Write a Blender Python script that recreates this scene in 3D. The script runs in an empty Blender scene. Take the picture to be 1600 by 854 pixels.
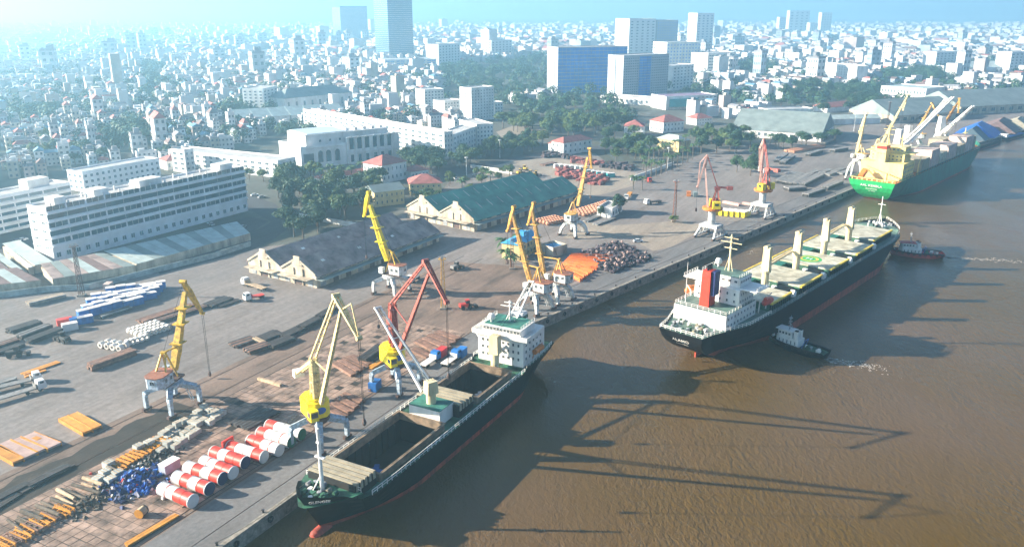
import bpy, bmesh, math, random
from math import sin, cos, pi, radians, atan2, sqrt
from mathutils import Vector, Matrix
random.seed(7)
S = bpy.context.scene
COL = S.collection
# ------------------------------------------------------------------ camera, sky, sun, exposure
FPX, CAM_H, HORIZON_Y = 1280.0, 100.0, 15.0          # focal length in photo pixels, camera height (m), horizon row
PITCH = math.atan((427 - HORIZON_Y) / FPX)
cam_d = bpy.data.cameras.new('camera'); cam = bpy.data.objects.new('camera', cam_d); COL.objects.link(cam)
cam_d.sensor_width = 36.0; cam_d.lens = FPX / 1600 * 36; cam_d.clip_start = 1.0; cam_d.clip_end = 60000
cam.location = (0, 0, CAM_H); cam.rotation_euler = (pi / 2 - PITCH, 0, 0)
S.camera = cam
SUN_EL = radians(20.3); SUN_D = Vector((cos(SUN_EL), -0.03, -sin(SUN_EL))).normalized()   # direction the light travels
W = bpy.data.worlds.new('World'); S.world = W; W.use_nodes = True
nt = W.node_tree; nt.nodes.clear()
sky = nt.nodes.new('ShaderNodeTexSky'); sky.sky_type = 'NISHITA'; sky.sun_disc = False
sky.sun_elevation = SUN_EL; sky.sun_rotation = radians(-87.0); sky.dust_density = 1.0; sky.ozone_density = 4.0; sky.air_density = 1.0
bg = nt.nodes.new('ShaderNodeBackground'); bg.inputs[1].default_value = 0.055
wo = nt.nodes.new('ShaderNodeOutputWorld')
nt.links.new(sky.outputs[0], bg.inputs[0]); nt.links.new(bg.outputs[0], wo.inputs[0])
sl = bpy.data.lights.new('sun', 'SUN'); sl.energy = 5.0; sl.angle = radians(0.55); sl.color = (1.0, 0.89, 0.73)
so = bpy.data.objects.new('sun', sl); COL.objects.link(so)
so.rotation_euler = SUN_D.to_track_quat('-Z', 'Y').to_euler(); so.location = (-300, 0, 300)
S.view_settings.view_transform = 'Standard'; S.view_settings.look = 'None'
S.view_settings.exposure = 2.0; S.view_settings.gamma = 1.0; S.view_settings.use_curve_mapping = False
S.cycles.use_denoising = True; S.cycles.max_bounces = 5; S.cycles.diffuse_bounces = 2; S.cycles.glossy_bounces = 2
S.cycles.transmission_bounces = 2; S.cycles.volume_bounces = 2; S.cycles.transparent_max_bounces = 6
S.cycles.sample_clamp_indirect = 4.0

# ------------------------------------------------------------------ surveying: photo pixel -> place on the ground / height over a place
_c, _s = cos(PITCH), sin(PITCH)
def G(px, py, z=0.0):
    u = (px - 800) / FPX; v = (427 - py) / FPX
    t = (z - CAM_H) / (v * _c - _s)
    return Vector((u * t, (_c + v * _s) * t, z))
def ZH(p, py):                                        # height of the point over p seen at row py
    v = (427 - py) / FPX
    return CAM_H + p[1] * (v * _c - _s) / (_c + v * _s)
def PL(base, az, px, py):                             # point in the upright plane through base with bearing az (deg from +Y to +X)
    u = (px - 800) / FPX; v = (427 - py) / FPX
    d = Vector((u, _c + v * _s, v * _c - _s)); n = Vector((cos(radians(az)), -sin(radians(az)), 0))
    t = n.dot(Vector((base[0], base[1], 0))) / n.dot(d)
    p = Vector((0, 0, CAM_H)) + d * t
    return p
def AZ(a, b): return math.degrees(atan2(b[0] - a[0], b[1] - a[1]))

# ------------------------------------------------------------------ materials
MATS = {}
def mat(name, col, rough=0.7, var=0.18, scale=0.25, metal=0.0, rnd=0.0, bump=0.0, spec=0.4, streak=0.0, col2=None):
    if name in MATS: return MATS[name]
    m = bpy.data.materials.new(name); m.use_nodes = True; t = m.node_tree; N = t.nodes; L = t.links
    b = N['Principled BSDF']; b.inputs['Roughness'].default_value = rough; b.inputs['Metallic'].default_value = metal
    b.inputs['Specular IOR Level'].default_value = spec
    geo = N.new('ShaderNodeNewGeometry'); no = N.new('ShaderNodeTexNoise')
    no.inputs['Scale'].default_value = scale; no.inputs['Detail'].default_value = 6; no.inputs['Roughness'].default_value = 0.65
    mp = N.new('ShaderNodeMapping'); L.new(geo.outputs['Position'], mp.inputs[0]); L.new(mp.outputs[0], no.inputs['Vector'])
    if streak: mp.inputs['Scale'].default_value = (1, 1, streak)
    ramp = N.new('ShaderNodeValToRGB'); e = ramp.color_ramp.elements
    c2 = col2 or col
    e[0].position = 0.3; e[1].position = 0.7
    e[0].color = (*[max(0, x * (1 - var * 1.6)) for x in c2], 1); e[1].color = (*[min(1, x * (1 + var)) for x in col], 1)
    L.new(no.outputs['Fac'], ramp.inputs[0]); out = ramp.outputs[0]
    if rnd:
        oi = N.new('ShaderNodeObjectInfo'); mr = N.new('ShaderNodeMapRange')
        mr.inputs['To Min'].default_value = 1 - rnd; mr.inputs['To Max'].default_value = 1 + rnd
        L.new(oi.outputs['Random'], mr.inputs['Value'])
        mx = N.new('ShaderNodeMix'); mx.data_type = 'RGBA'; mx.blend_type = 'MULTIPLY'; mx.inputs['Factor'].default_value = 1
        L.new(out, mx.inputs['A']); L.new(mr.outputs[0], mx.inputs['B']); out = mx.outputs['Result']
    L.new(out, b.inputs['Base Color'])
    if bump:
        bp = N.new('ShaderNodeBump'); bp.inputs['Strength'].default_value = bump; bp.inputs['Distance'].default_value = 0.1
        L.new(no.outputs['Fac'], bp.inputs['Height']); L.new(bp.outputs[0], b.inputs['Normal'])
    MATS[name] = m; return m
def sr(r, g, b):                                      # sRGB 0..255 -> linear
    return tuple(((x / 255 + 0.055) / 1.055) ** 2.4 if x > 10 else x / 255 / 12.92 for x in (r, g, b))

# ------------------------------------------------------------------ mesh builder
class MB:
    def __init__(s): s.v = []; s.f = []; s.m = []
    def add(s, vs, fs, mi=0):
        o = len(s.v); s.v.extend(tuple(p) for p in vs)
        for f in fs: s.f.append(tuple(o + i for i in f)); s.m.append(mi)
        return s
    def box(s, c, d, rz=0.0, mi=0, top=1.0):
        x, y, z = d[0] / 2, d[1] / 2, d[2] / 2; cr, sn = cos(rz), sin(rz); vs = []
        for kz, k in ((-z, 1), (z, top)):
            for a, b in ((-x, -y), (x, -y), (x, y), (-x, y)):
                a *= k; b *= k; vs.append((c[0] + a * cr - b * sn, c[1] + a * sn + b * cr, c[2] + kz))
        return s.add(vs, [(3, 2, 1, 0), (4, 5, 6, 7), (0, 1, 5, 4), (1, 2, 6, 5), (2, 3, 7, 6), (3, 0, 4, 7)], mi)
    def beam(s, p0, p1, w0, h0, w1=None, h1=None, mi=0, up=(0, 0, 1)):
        p0 = Vector(p0); p1 = Vector(p1); d = (p1 - p0)
        if d.length < 1e-6: return s
        d.normalize(); up = Vector(up)
        if abs(d.dot(up)) > 0.99: up = Vector((0.3, 1, 0))
        sd = d.cross(up).normalized(); u = sd.cross(d)
        w1 = w0 if w1 is None else w1; h1 = h0 if h1 is None else h1; vs = []
        for p, w, h in ((p0, w0, h0), (p1, w1, h1)):
            for a, b in ((-1, -1), (1, -1), (1, 1), (-1, 1)): vs.append(p + sd * (a * w / 2) + u * (b * h / 2))
        return s.add(vs, [(3, 2, 1, 0), (4, 5, 6, 7), (0, 1, 5, 4), (1, 2, 6, 5), (2, 3, 7, 6), (3, 0, 4, 7)], mi)
    def tube(s, p0, p1, r0, r1=None, n=10, mi=0, cap=True, mi_cap=None):
        p0 = Vector(p0); p1 = Vector(p1); d = p1 - p0
        if d.length < 1e-6: return s
        d.normalize(); up = Vector((0, 0, 1)) if abs(d.z) < 0.95 else Vector((0, 1, 0))
        a = d.cross(up).normalized(); b = a.cross(d); r1 = r0 if r1 is None else r1; vs = []
        for p, r in ((p0, r0), (p1, r1)):
            for i in range(n): t = 2 * pi * i / n; vs.append(p + a * (r * cos(t)) + b * (r * sin(t)))
        s.add(vs, [(i, (i + 1) % n, n + (i + 1) % n, n + i) for i in range(n)], mi)
        if cap:
            mc = mi if mi_cap is None else mi_cap
            o = len(s.v) - 2 * n
            s.f.append(tuple(o + i for i in reversed(range(n)))); s.m.append(mc)
            s.f.append(tuple(o + n + i for i in range(n))); s.m.append(mc)
        return s
    def path(s, pts, r, n=6, mi=0):
        for a, b in zip(pts, pts[1:]): s.tube(a, b, r, r, n, mi)
        return s
    def prism(s, pts, z0, z1, mi=0, mi_top=None):
        n = len(pts); vs = [(p[0], p[1], z0) for p in pts] + [(p[0], p[1], z1) for p in pts]
        s.add(vs, [(i, (i + 1) % n, n + (i + 1) % n, n + i) for i in range(n)] + [tuple(reversed(range(n)))], mi)
        o = len(s.v) - 2 * n; s.f.append(tuple(o + n + i for i in range(n))); s.m.append(mi if mi_top is None else mi_top)
        return s
    def poly(s, pts, mi=0): return s.add(pts, [tuple(range(len(pts)))], mi)
    def lathe(s, c, prof, n=16, mi=0):
        for (r0, z0), (r1, z1) in zip(prof, prof[1:]):
            vs = []
            for r, z in ((r0, z0), (r1, z1)):
                for i in range(n): t = 2 * pi * i / n; vs.append((c[0] + r * cos(t), c[1] + r * sin(t), c[2] + z))
            s.add(vs, [(i, (i + 1) % n, n + (i + 1) % n, n + i) for i in range(n)], mi)
        return s
    def mesh(s, name, mats, smooth=False):
        me = bpy.data.meshes.new(name); me.from_pydata(s.v, [], s.f)
        for m in (mats if isinstance(mats, (list, tuple)) else [mats]): me.materials.append(m)
        me.polygons.foreach_set('material_index', s.m)
        if smooth: me.polygons.foreach_set('use_smooth', [True] * len(s.f))
        me.update(); return me
    def obj(s, name, mats, parent=None, loc=None, rz=0.0, smooth=False):
        return place(s.mesh(name, mats, smooth), name, parent, loc, rz)
def place(me, name, parent=None, loc=None, rz=0.0, scale=None):
    o = bpy.data.objects.new(name, me); COL.objects.link(o)
    if parent is not None: o.parent = parent
    if loc is not None: o.location = loc
    if rz: o.rotation_euler = (0, 0, rz)
    if scale is not None: o.scale = scale
    return o
def tag(o, label=None, cat=None, group=None, kind=None):
    for k, v in (('label', label), ('category', cat), ('group', group), ('kind', kind)):
        if v: o[k] = v
    return o
def thing(name, label, cat, loc=(0, 0, 0), rz=0.0, group=None):
    o = bpy.data.objects.new(name, None); COL.objects.link(o); o.location = loc; o.rotation_euler = (0, 0, rz); o.empty_display_size = 1
    return tag(o, label, cat, group)
def copy_tree(o, parent=None):
    c = o.copy(); COL.objects.link(c)
    if parent is not None: c.parent = parent
    for ch in o.children: copy_tree(ch, c)
    return c
UNIT = {}
def unit_box(m):
    if m.name not in UNIT: UNIT[m.name] = MB().box((0, 0, 0), (1, 1, 1)).mesh('box_' + m.name, m)
    return UNIT[m.name]
def bx(name, m, parent, c, d, rz=0.0): return place(unit_box(m), name, parent, c, rz, d)
def unit_window(frame, glass):                        # 1 x 1 window in the XZ plane facing -Y, frame proud, pane recessed
    k = frame.name + '|' + glass.name
    if k not in UNIT:
        b = MB(); t = 0.09
        o = [(-.5, -.5), (.5, -.5), (.5, .5), (-.5, .5)]; i = [(-.5 + t, -.5 + t), (.5 - t, -.5 + t), (.5 - t, .5 - t), (-.5 + t, .5 - t)]
        vs = [(x, -1, z) for x, z in o] + [(x, -1, z) for x, z in i] + [(x, -.25, z) for x, z in i] + [(x, .2, z) for x, z in o]
        b.add(vs, [(j, (j + 1) % 4, 4 + (j + 1) % 4, 4 + j) for j in range(4)] + [(4 + j, 4 + (j + 1) % 4, 8 + (j + 1) % 4, 8 + j) for j in range(4)]
              + [(12 + j, 12 + (j + 1) % 4, (j + 1) % 4, j) for j in range(4)], 0)
        b.add([(x, -.25, z) for x, z in i], [(0, 1, 2, 3)], 1)
        b.add([(-.03, -.5, i[0][1]), (.03, -.5, i[0][1]), (.03, -.5, i[2][1]), (-.03, -.5, i[2][1])], [(0, 1, 2, 3)], 0)
        UNIT[k] = b.mesh('window', [frame, glass])
    return UNIT[k]
def facade(parent, p0, p1, z0, z1, rows, cols, fw, fh, frame, glass, name='window', skip=None, depth=0.12, off=(0, 0)):
    """windows on the wall over p0->p1 (seen from outside p0 is on the left), rows x cols, each fw/fh of its cell; parent at its own location"""
    p0 = Vector((p0[0], p0[1], 0)); p1 = Vector((p1[0], p1[1], 0)); d = p1 - p0; ln = d.length; d.normalize()
    rz = atan2(d.y, d.x); me = unit_window(frame, glass); cw = ln / cols; ch = (z1 - z0) / rows
    nrm = Vector((d.y, -d.x, 0))
    for r in range(rows):
        for c in range(cols):
            if skip and skip(r, c): continue
            q = p0 + d * ((c + .5) * cw + off[0]) + nrm * 0.02
            place(me, name, parent, (q.x, q.y, z0 + (r + .5) * ch + off[1]), rz, (cw * fw, depth, ch * fh))
# ------------------------------------------------------------------ the quay line: near berth, then the far berth after a bend
WATER_Z = -3.5
BEND = G(836, 503)
AZN, AZF = 28.1, 41.7
dN = Vector((sin(radians(AZN)), cos(radians(AZN)), 0)); nN = Vector((-dN.y, dN.x, 0))
dF = Vector((sin(radians(AZF)), cos(radians(AZF)), 0)); nF = Vector((-dF.y, dF.x, 0))
def NQ(s, t, z=0.0): p = BEND + dN * s + nN * t; return Vector((p.x, p.y, z))     # s along the near quay (bend = 0), t inland
def FQ(s, t, z=0.0): p = BEND + dF * s + nF * t; return Vector((p.x, p.y, z))     # the same along the far quay
RZN = pi / 2 - radians(AZN); RZF = pi / 2 - radians(AZF)                          # rotation that turns +X along the quay

def surface(name, col_a, col_b, col_c, s1, s2, s3, rough=0.85, bump=0.15, stain=0.5):
    m = bpy.data.materials.new(name); m.use_nodes = True; t = m.node_tree; N = t.nodes; L = t.links
    b = N['Principled BSDF']; b.inputs['Roughness'].default_value = rough; b.inputs['Specular IOR Level'].default_value = 0.25
    geo = N.new('ShaderNodeNewGeometry'); mp = N.new('ShaderNodeMapping'); mp.inputs['Rotation'].default_value = (0, 0, -RZN)
    L.new(geo.outputs['Position'], mp.inputs[0])
    def noise(sc, det=7, ro=.65, stretch=None):
        n = N.new('ShaderNodeTexNoise'); n.inputs['Scale'].default_value = sc; n.inputs['Detail'].default_value = det; n.inputs['Roughness'].default_value = ro
        if stretch:
            m2 = N.new('ShaderNodeMapping'); m2.inputs['Scale'].default_value = stretch; L.new(mp.outputs[0], m2.inputs[0]); L.new(m2.outputs[0], n.inputs['Vector'])
        else: L.new(mp.outputs[0], n.inputs['Vector'])
        return n
    def ramp(n, p0, p1, a=(0, 0, 0, 1), c=(1, 1, 1, 1)):
        r = N.new('ShaderNodeValToRGB'); r.color_ramp.elements[0].position = p0; r.color_ramp.elements[1].position = p1
        r.color_ramp.elements[0].color = a; r.color_ramp.elements[1].color = c; L.new(n.outputs['Fac'], r.inputs[0]); return r
    def mix(f, a, c):
        x = N.new('ShaderNodeMix'); x.data_type = 'RGBA'; L.new(f.outputs[0], x.inputs['Factor'])
        for k, q in (('A', a), ('B', c)):
            if isinstance(q, tuple): x.inputs[k].default_value = (*q, 1)
            else: L.new(q, x.inputs[k])
        return x.outputs['Result']
    n1 = noise(s1); n2 = noise(s2, 8, .7); n3 = noise(s3, 5, .7, (0.25, 1, 1))
    o = mix(ramp(n1, .35, .65), col_a, col_b)
    r3 = ramp(n3, .5, .72); r3.color_ramp.elements[1].color = (stain, stain, stain, 1)
    o = mix(r3, o, col_c)
    f2 = ramp(n2, .3, .75, (.66, .66, .66, 1), (1.16, 1.16, 1.16, 1))
    mu = N.new('ShaderNodeMix'); mu.data_type = 'RGBA'; mu.blend_type = 'MULTIPLY'; mu.inputs['Factor'].default_value = 1
    n4 = noise(.45, 4, .6, (.035, 1, 1)); n4.inputs['Distortion'].default_value = .4; f4 = ramp(n4, .42, .6, (.9, .89, .88, 1), (1.02, 1.02, 1.02, 1))
    m4 = N.new('ShaderNodeMix'); m4.data_type = 'RGBA'; m4.blend_type = 'MULTIPLY'; m4.inputs['Factor'].default_value = 1
    L.new(o, mu.inputs['A']); L.new(f2.outputs[0], mu.inputs['B']); L.new(mu.outputs['Result'], m4.inputs['A']); L.new(f4.outputs[0], m4.inputs['B']); L.new(m4.outputs['Result'], b.inputs['Base Color'])
    bp = N.new('ShaderNodeBump'); bp.inputs['Strength'].default_value = bump; bp.inputs['Distance'].default_value = .05
    L.new(n2.outputs['Fac'], bp.inputs['Height']); L.new(bp.outputs[0], b.inputs['Normal'])
    return m
m_city = surface('city_ground', (.12, .115, .10), (.075, .085, .065), (.2, .19, .17), .012, .2, .03)
m_yard = surface('yard_asphalt', (.265, .23, .21), (.185, .163, .152), (.125, .095, .075), .022, .6, .06, stain=.6)
m_near = surface('worn_concrete', (.25, .175, .135), (.17, .122, .095), (.055, .042, .034), .05, 1.2, .14, stain=.9)
m_apron = surface('apron_concrete', (.20, .19, .185), (.15, .145, .145), (.12, .11, .10), .04, 1.0, .2, stain=.6)
m_dirt = surface('dark_dirt', (.03, .025, .02), (.05, .04, .032), (.12, .10, .08), .15, 1.5, .3, bump=.6, stain=.5)
m_road = surface('road_asphalt', (.075, .075, .08), (.06, .06, .065), (.1, .1, .1), .03, .8, .1)
m_conc = mat('quay_concrete', (.26, .23, .19), .9, .35, .8, bump=.3)

# quay line as points, from behind the camera to beyond the right edge of the frame
q2 = FQ(440, 0); q3 = G(1600, 203); dE = (q3 - q2).normalized()
QL = [NQ(-700, 0), NQ(-330, 0), BEND.copy(), q2, q3, q3 + dE * 3500]
def ground_sheet(name, pts, m, z):
    b = MB(); b.poly([(p[0], p[1], z) for p in pts]); return tag(b.obj(name, m), kind='structure')
gp = QL + [Vector((45000, QL[-1].y, 0)), Vector((45000, 45000, 0)), Vector((-45000, 45000, 0)), Vector((-45000, -700, 0))]
ground_sheet('ground', gp, m_city, -0.06)

def water_mat():
    m = bpy.data.materials.new('river_water'); m.use_nodes = True; t = m.node_tree; N = t.nodes; L = t.links
    b = N['Principled BSDF']; b.inputs['Roughness'].default_value = .14; b.inputs['IOR'].default_value = 1.33; b.inputs['Specular IOR Level'].default_value = .34
    geo = N.new('ShaderNodeNewGeometry')
    def noise(sc, stretch, det, rot=0.0, dist=0.0):
        mp = N.new('ShaderNodeMapping'); mp.inputs['Scale'].default_value = stretch; mp.inputs['Rotation'].default_value = (0, 0, rot); L.new(geo.outputs['Position'], mp.inputs[0])
        n = N.new('ShaderNodeTexNoise'); n.inputs['Scale'].default_value = sc; n.inputs['Detail'].default_value = det; n.inputs['Distortion'].default_value = dist
        L.new(mp.outputs[0], n.inputs['Vector']); return n
    big = noise(.012, (1, 1, 1), 4); r = N.new('ShaderNodeValToRGB'); L.new(big.outputs['Fac'], r.inputs[0])
    e = r.color_ramp.elements; e[0].position = .35; e[1].position = .68; e[0].color = (.088, .052, .010, 1); e[1].color = (.108, .068, .036, 1)
    L.new(r.outputs[0], b.inputs['Base Color'])
    w1 = noise(1.0, (1, .5, 1), 6, .9, .4); w2 = noise(.10, (1, .5, 1), 3, .2, .5); w3 = noise(1.9, (1, .7, 1), 3, .4, .3)
    ad = N.new('ShaderNodeMath'); ad.operation = 'MULTIPLY_ADD'; ad.inputs[1].default_value = 1.3; L.new(w2.outputs['Fac'], ad.inputs[0]); L.new(w1.outputs['Fac'], ad.inputs[2])
    ad2 = N.new('ShaderNodeMath'); ad2.operation = 'MULTIPLY_ADD'; ad2.inputs[1].default_value = .35; L.new(w3.outputs['Fac'], ad2.inputs[0]); L.new(ad.outputs[0], ad2.inputs[2])
    lane = noise(.02, (1, .3, 1), 4, .75, 1.2); lr = N.new('ShaderNodeMapRange'); lr.inputs['From Min'].default_value = .35; lr.inputs['From Max'].default_value = .65; lr.inputs['To Min'].default_value = .3; lr.inputs['To Max'].default_value = 1.0; L.new(lane.outputs['Fac'], lr.inputs['Value'])
    bp = N.new('ShaderNodeBump'); bp.inputs['Distance'].default_value = .42; L.new(lr.outputs[0], bp.inputs['Strength'])
    L.new(ad2.outputs[0], bp.inputs['Height']); L.new(bp.outputs[0], b.inputs['Normal'])
    return m
wb = MB(); wb.poly([(-6000, -6000, WATER_Z), (45000, -6000, WATER_Z), (45000, 9000, WATER_Z), (-6000, 9000, WATER_Z)])
tag(wb.obj('river_water', water_mat()), kind='structure')

# port yard, near paving, apron strip, dirt strip, roads
yard = [NQ(-330, .6), NQ(0, .6), q2 + nF * .6, q3 + nF * .6, G(1600, 168), G(1480, 178), G(1340, 190), G(1230, 222), G(1120, 232), G(1040, 262), G(960, 262), G(930, 240),
        G(860, 240), G(800, 246), G(700, 285), G(690, 300), G(560, 372), G(400, 386), G(250, 424), G(140, 452), G(0, 464), G(-500, 500), G(-900, 600), NQ(-330, 260)]
ground_sheet('yard_pavement', yard, m_yard, -0.03)
ground_sheet('worn_quay_paving', [NQ(-330, 12.6), NQ(0, 12.6), FQ(60, 18), NQ(45, 64), NQ(-330, 64)], m_near, -0.015)
ground_sheet('quay_apron', [NQ(-330, .7), NQ(0, .7), q2 + nF * .7, q3 + nF * .7, q3 + nF * 15, q2 + nF * 14.5, NQ(0, 14.5), NQ(-330, 12.8)], m_apron, -0.005)
rv = random.Random(3)
def ragged(fn, s0, s1, t0, t1, n, j):
    a = [fn(s0 + (s1 - s0) * i / n, t0 + rv.uniform(-j, j)) for i in range(n + 1)]; c = [fn(s0 + (s1 - s0) * i / n, t1 + rv.uniform(-j, j)) for i in range(n + 1)]
    return a + c[::-1]
ground_sheet('dirt_strip', ragged(NQ, -330, -98, 48, 59, 60, 1.4), m_dirt, -0.008)
ground_sheet('street', [G(395, 362), G(440, 338), G(470, 342), G(430, 372), G(395, 390), G(250, 428), G(238, 418)], m_road, -0.022)
ground_sheet('street', [G(380, 300), G(430, 318), G(455, 345), G(430, 350), G(395, 330), G(340, 318)], m_road, -0.02)
ground_sheet('street', [G(-60, 372), G(0, 360), G(75, 372), G(120, 412), G(85, 425), G(40, 392), G(-60, 398)], m_road, -0.02)
ground_sheet('street', [G(0, 405), G(90, 418), G(390, 338), G(420, 345), G(395, 362), G(150, 432), G(0, 440)], m_road, -0.024)
ground_sheet('avenue', [G(640, 262), G(700, 262), G(850, 236), G(990, 222), G(990, 230), G(850, 246), G(700, 278), G(640, 272)], m_road, -0.024)

m_sand = surface('sandy_ground', (.36, .30, .235), (.28, .235, .19), (.20, .16, .13), .03, .7, .08, stain=.5)
ground_sheet('sandy_ground', [G(760, 262), G(800, 252), G(860, 246), G(935, 256), G(1000, 272), G(990, 290), G(940, 304), G(908, 306), G(850, 270), G(800, 284), G(760, 292)], m_sand, -0.018)
ground_sheet('sandy_clearing', [G(775, 206), G(800, 197), G(862, 197), G(872, 204), G(835, 214), G(785, 216)], m_sand, -0.018)
ground_sheet('sandy_ground', [G(905, 345), G(960, 352), G(1060, 345), G(1110, 352), G(1050, 385), G(1020, 392), G(985, 372), G(905, 372), G(880, 372)], m_sand, -0.018)
# crane rails, sunk in the paving
m_rail = mat('rail_steel', (.10, .065, .045), .55, .3, 1.5, metal=.5)
def rail(fn, s0, s1, t, lab):
    b = MB(); b.beam(fn(s0, t, .01), fn(s1, t, .01), .16, .06)
    tag(b.obj('crane_rail', m_rail), lab, 'rail', 'crane rails along the quay')
rail(NQ, -330, 0, 5.2, 'rusty crane rail nearest the water beside the moored cargo ship'); rail(NQ, -330, 0, 14.4, 'rusty crane rail between the red drums and the quay road')
rail(NQ, -330, 55, 52.6, 'rusty crane rail nearest the water under the rear row cranes'); rail(NQ, -330, 55, 61.6, 'rusty crane rail on the landward side under the rear row cranes')
rail(FQ, 3, 400, 4.3, 'crane rail at the water edge under the red cranes'); rail(FQ, 3, 400, 13.6, 'landward crane rail under the red cranes')

# concrete slabs of the near paving: the nearest 300 one by one, the rest as one sheet of slabs
m_slab = mat('slab_concrete', (.27, .185, .14), .9, .5, .22, rnd=.22, bump=.25, col2=(.10, .07, .052))
pav = tag(MB().poly([NQ(-250, 15.4, -.012), NQ(-20, 15.4, -.012), NQ(-20, 49, -.012), NQ(-250, 49, -.012)]).obj('slab_bed', m_dirt), kind='structure')
slabs = []
for i in range(105):
    for j in range(15):
        s = -250 + (i + .5) * 2.2; t = 15.6 + (j + .5) * 2.2; p = NQ(s, t)
        slabs.append(((p - Vector((0, 0, 0))).length + (0 if p.x > -.62 * p.y - 4 else 1000), s, t))
slabs.sort()
sv = [MB().box((0, 0, 0), (2.2 - g, 2.2 - h, .10)).mesh('slab', m_slab) for g, h in ((.1, .12), (.16, .1), (.22, .18))]
sm = MB()
for k, (_, s, t) in enumerate(slabs):
    z = rv.uniform(-.045, .015); w = rv.uniform(-.02, .02)
    if k < 300:
        o = place(sv[k % 3], 'slab', pav, NQ(s, t, z), RZN + w); o.rotation_euler = (rv.uniform(-.012, .012), rv.uniform(-.012, .012), RZN + w)
    else:
        if rv.random() < .04: continue
        sm.box(NQ(s, t, z), (2.05, 2.04, .10), RZN + w)
tag(sm.obj('slab_field', m_slab, pav), kind='stuff')

# quay wall: capping beam, face, fenders; bollards along the edge
m_tyre = mat('black_rubber', (.02, .02, .02), .8, .2, 2)
tyre_me = MB()
for i in range(12):
    a0 = 2 * pi * i / 12; a1 = 2 * pi * (i + 1) / 12
    tyre_me.beam((.55 * cos(a0), 0, .55 * sin(a0)), (.55 * cos(a1), 0, .55 * sin(a1)), .35, .3, up=(0, 1, 0))
tyre_me = tyre_me.mesh('tyre_fender', m_tyre)
for name, a, c, lab in (('quay_wall', NQ(-330, 0), BEND, 'concrete quay wall beside the near cargo ship'), ('quay_wall', BEND, q2, 'long concrete quay wall behind the black bulk carrier'),
                        ('quay_wall', q2, q3 + dE * 900, 'far concrete quay wall behind the green ship')):
    d = (c - a); ln = d.length; d.normalize(); nr = Vector((d.y, -d.x, 0)); r = atan2(d.y, d.x)
    root = thing(name, lab, 'quay wall')
    mid = (a + c) / 2
    b = MB(); b.box(mid - nr * .35 + Vector((0, 0, -3.2)), (ln, .7, 5.6), r); b.obj('wall_face', m_conc, root)
    b = MB(); b.box(mid - nr * .2 + Vector((0, 0, -.2)), (ln, 1.1, .85), r); b.obj('capping_beam', m_conc, root)
    k = 0; x = 6.0
    while x < ln and k < 45:
        p = a + d * x + nr * .55; o = place(tyre_me, 'tyre_fender', root, (p.x, p.y, -1.2), r); x += 9.5; k += 1
m_boll = mat('bollard_iron', (.035, .03, .03), .6, .3, 2)
bol = MB(); bol.lathe((0, 0, 0), [(.3, 0), (.22, .15), (.2, .5), (.34, .6), (.34, .72), (0, .78)], 10); bol = bol.mesh('bollard', m_boll)
for i in range(13):
    o = place(bol, 'bollard', None, NQ(-150 + i * 12.5, .9, .22)); tag(o, 'small black iron bollard on the quay edge beside the near ship', 'bollard', 'bollards on the near quay edge')
for i in range(20):
    o = place(bol, 'bollard', None, FQ(8 + i * 13.5, .9, .22)); tag(o, 'small black iron bollard on the quay edge behind the bulk carrier', 'bollard', 'bollards on the far quay edge')
# ------------------------------------------------------------------ ships
mW = mat('ship_white', (.78, .77, .74), .5, .10, .25, streak=.3, col2=(.72, .68, .6)); mCream = mat('cream_paint', (.72, .62, .38), .5, .15, .4, streak=.3, col2=(.6, .45, .24))
mBlack = mat('black_hull', (.005, .006, .009), .55, .4, .7, spec=.15, streak=.15, col2=(.022, .013, .010)); mGreenD = mat('green_deck', (.03, .13, .075), .6, .45, .3, col2=(.07, .06, .04)); mBoot = mat('red_boot', (.36, .05, .025), .6, .4, .6, streak=.25, col2=(.22, .05, .03))
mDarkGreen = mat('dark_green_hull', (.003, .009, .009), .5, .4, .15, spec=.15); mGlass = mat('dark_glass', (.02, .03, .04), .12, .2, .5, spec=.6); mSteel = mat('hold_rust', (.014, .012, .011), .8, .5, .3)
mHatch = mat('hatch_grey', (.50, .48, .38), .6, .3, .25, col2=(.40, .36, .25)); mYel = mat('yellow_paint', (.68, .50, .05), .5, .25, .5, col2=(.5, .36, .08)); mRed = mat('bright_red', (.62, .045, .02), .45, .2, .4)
mGreen = mat('bright_green', (.015, .40, .10), .5, .25, .6, streak=.2); mTealHull = mat('teal_green_hull', (.012, .15, .10), .5, .35, .5, streak=.2, col2=(.03, .10, .07)); mTan = mat('tan_cover', (.33, .29, .21), .7, .2, .4); mGrey = mat('grey_paint', (.30, .31, .32), .6, .25, .5)  # bright and teal green also carry the heavy lift ship's painted sun and shade
mShipYel = mat('pale_yellow_paint', (.80, .62, .22), .5, .14, .3, streak=.3); mNavy = mat('navy_paint', (.02, .03, .12), .5, .2, .4); mRope = mat('rope', (.30, .24, .15), .9, .2, 2); mOrange = mat('orange_paint', (.62, .19, .03), .5, .3, .5)
mBlue = mat('blue_paint', (.02, .11, .42), .5, .25, .5); mPink = mat('pinkish_cargo', (.55, .42, .36), .7, .18, .3)
def smooth01(u): u = max(0, min(1, u)); return u * u * (3 - 2 * u)
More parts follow.
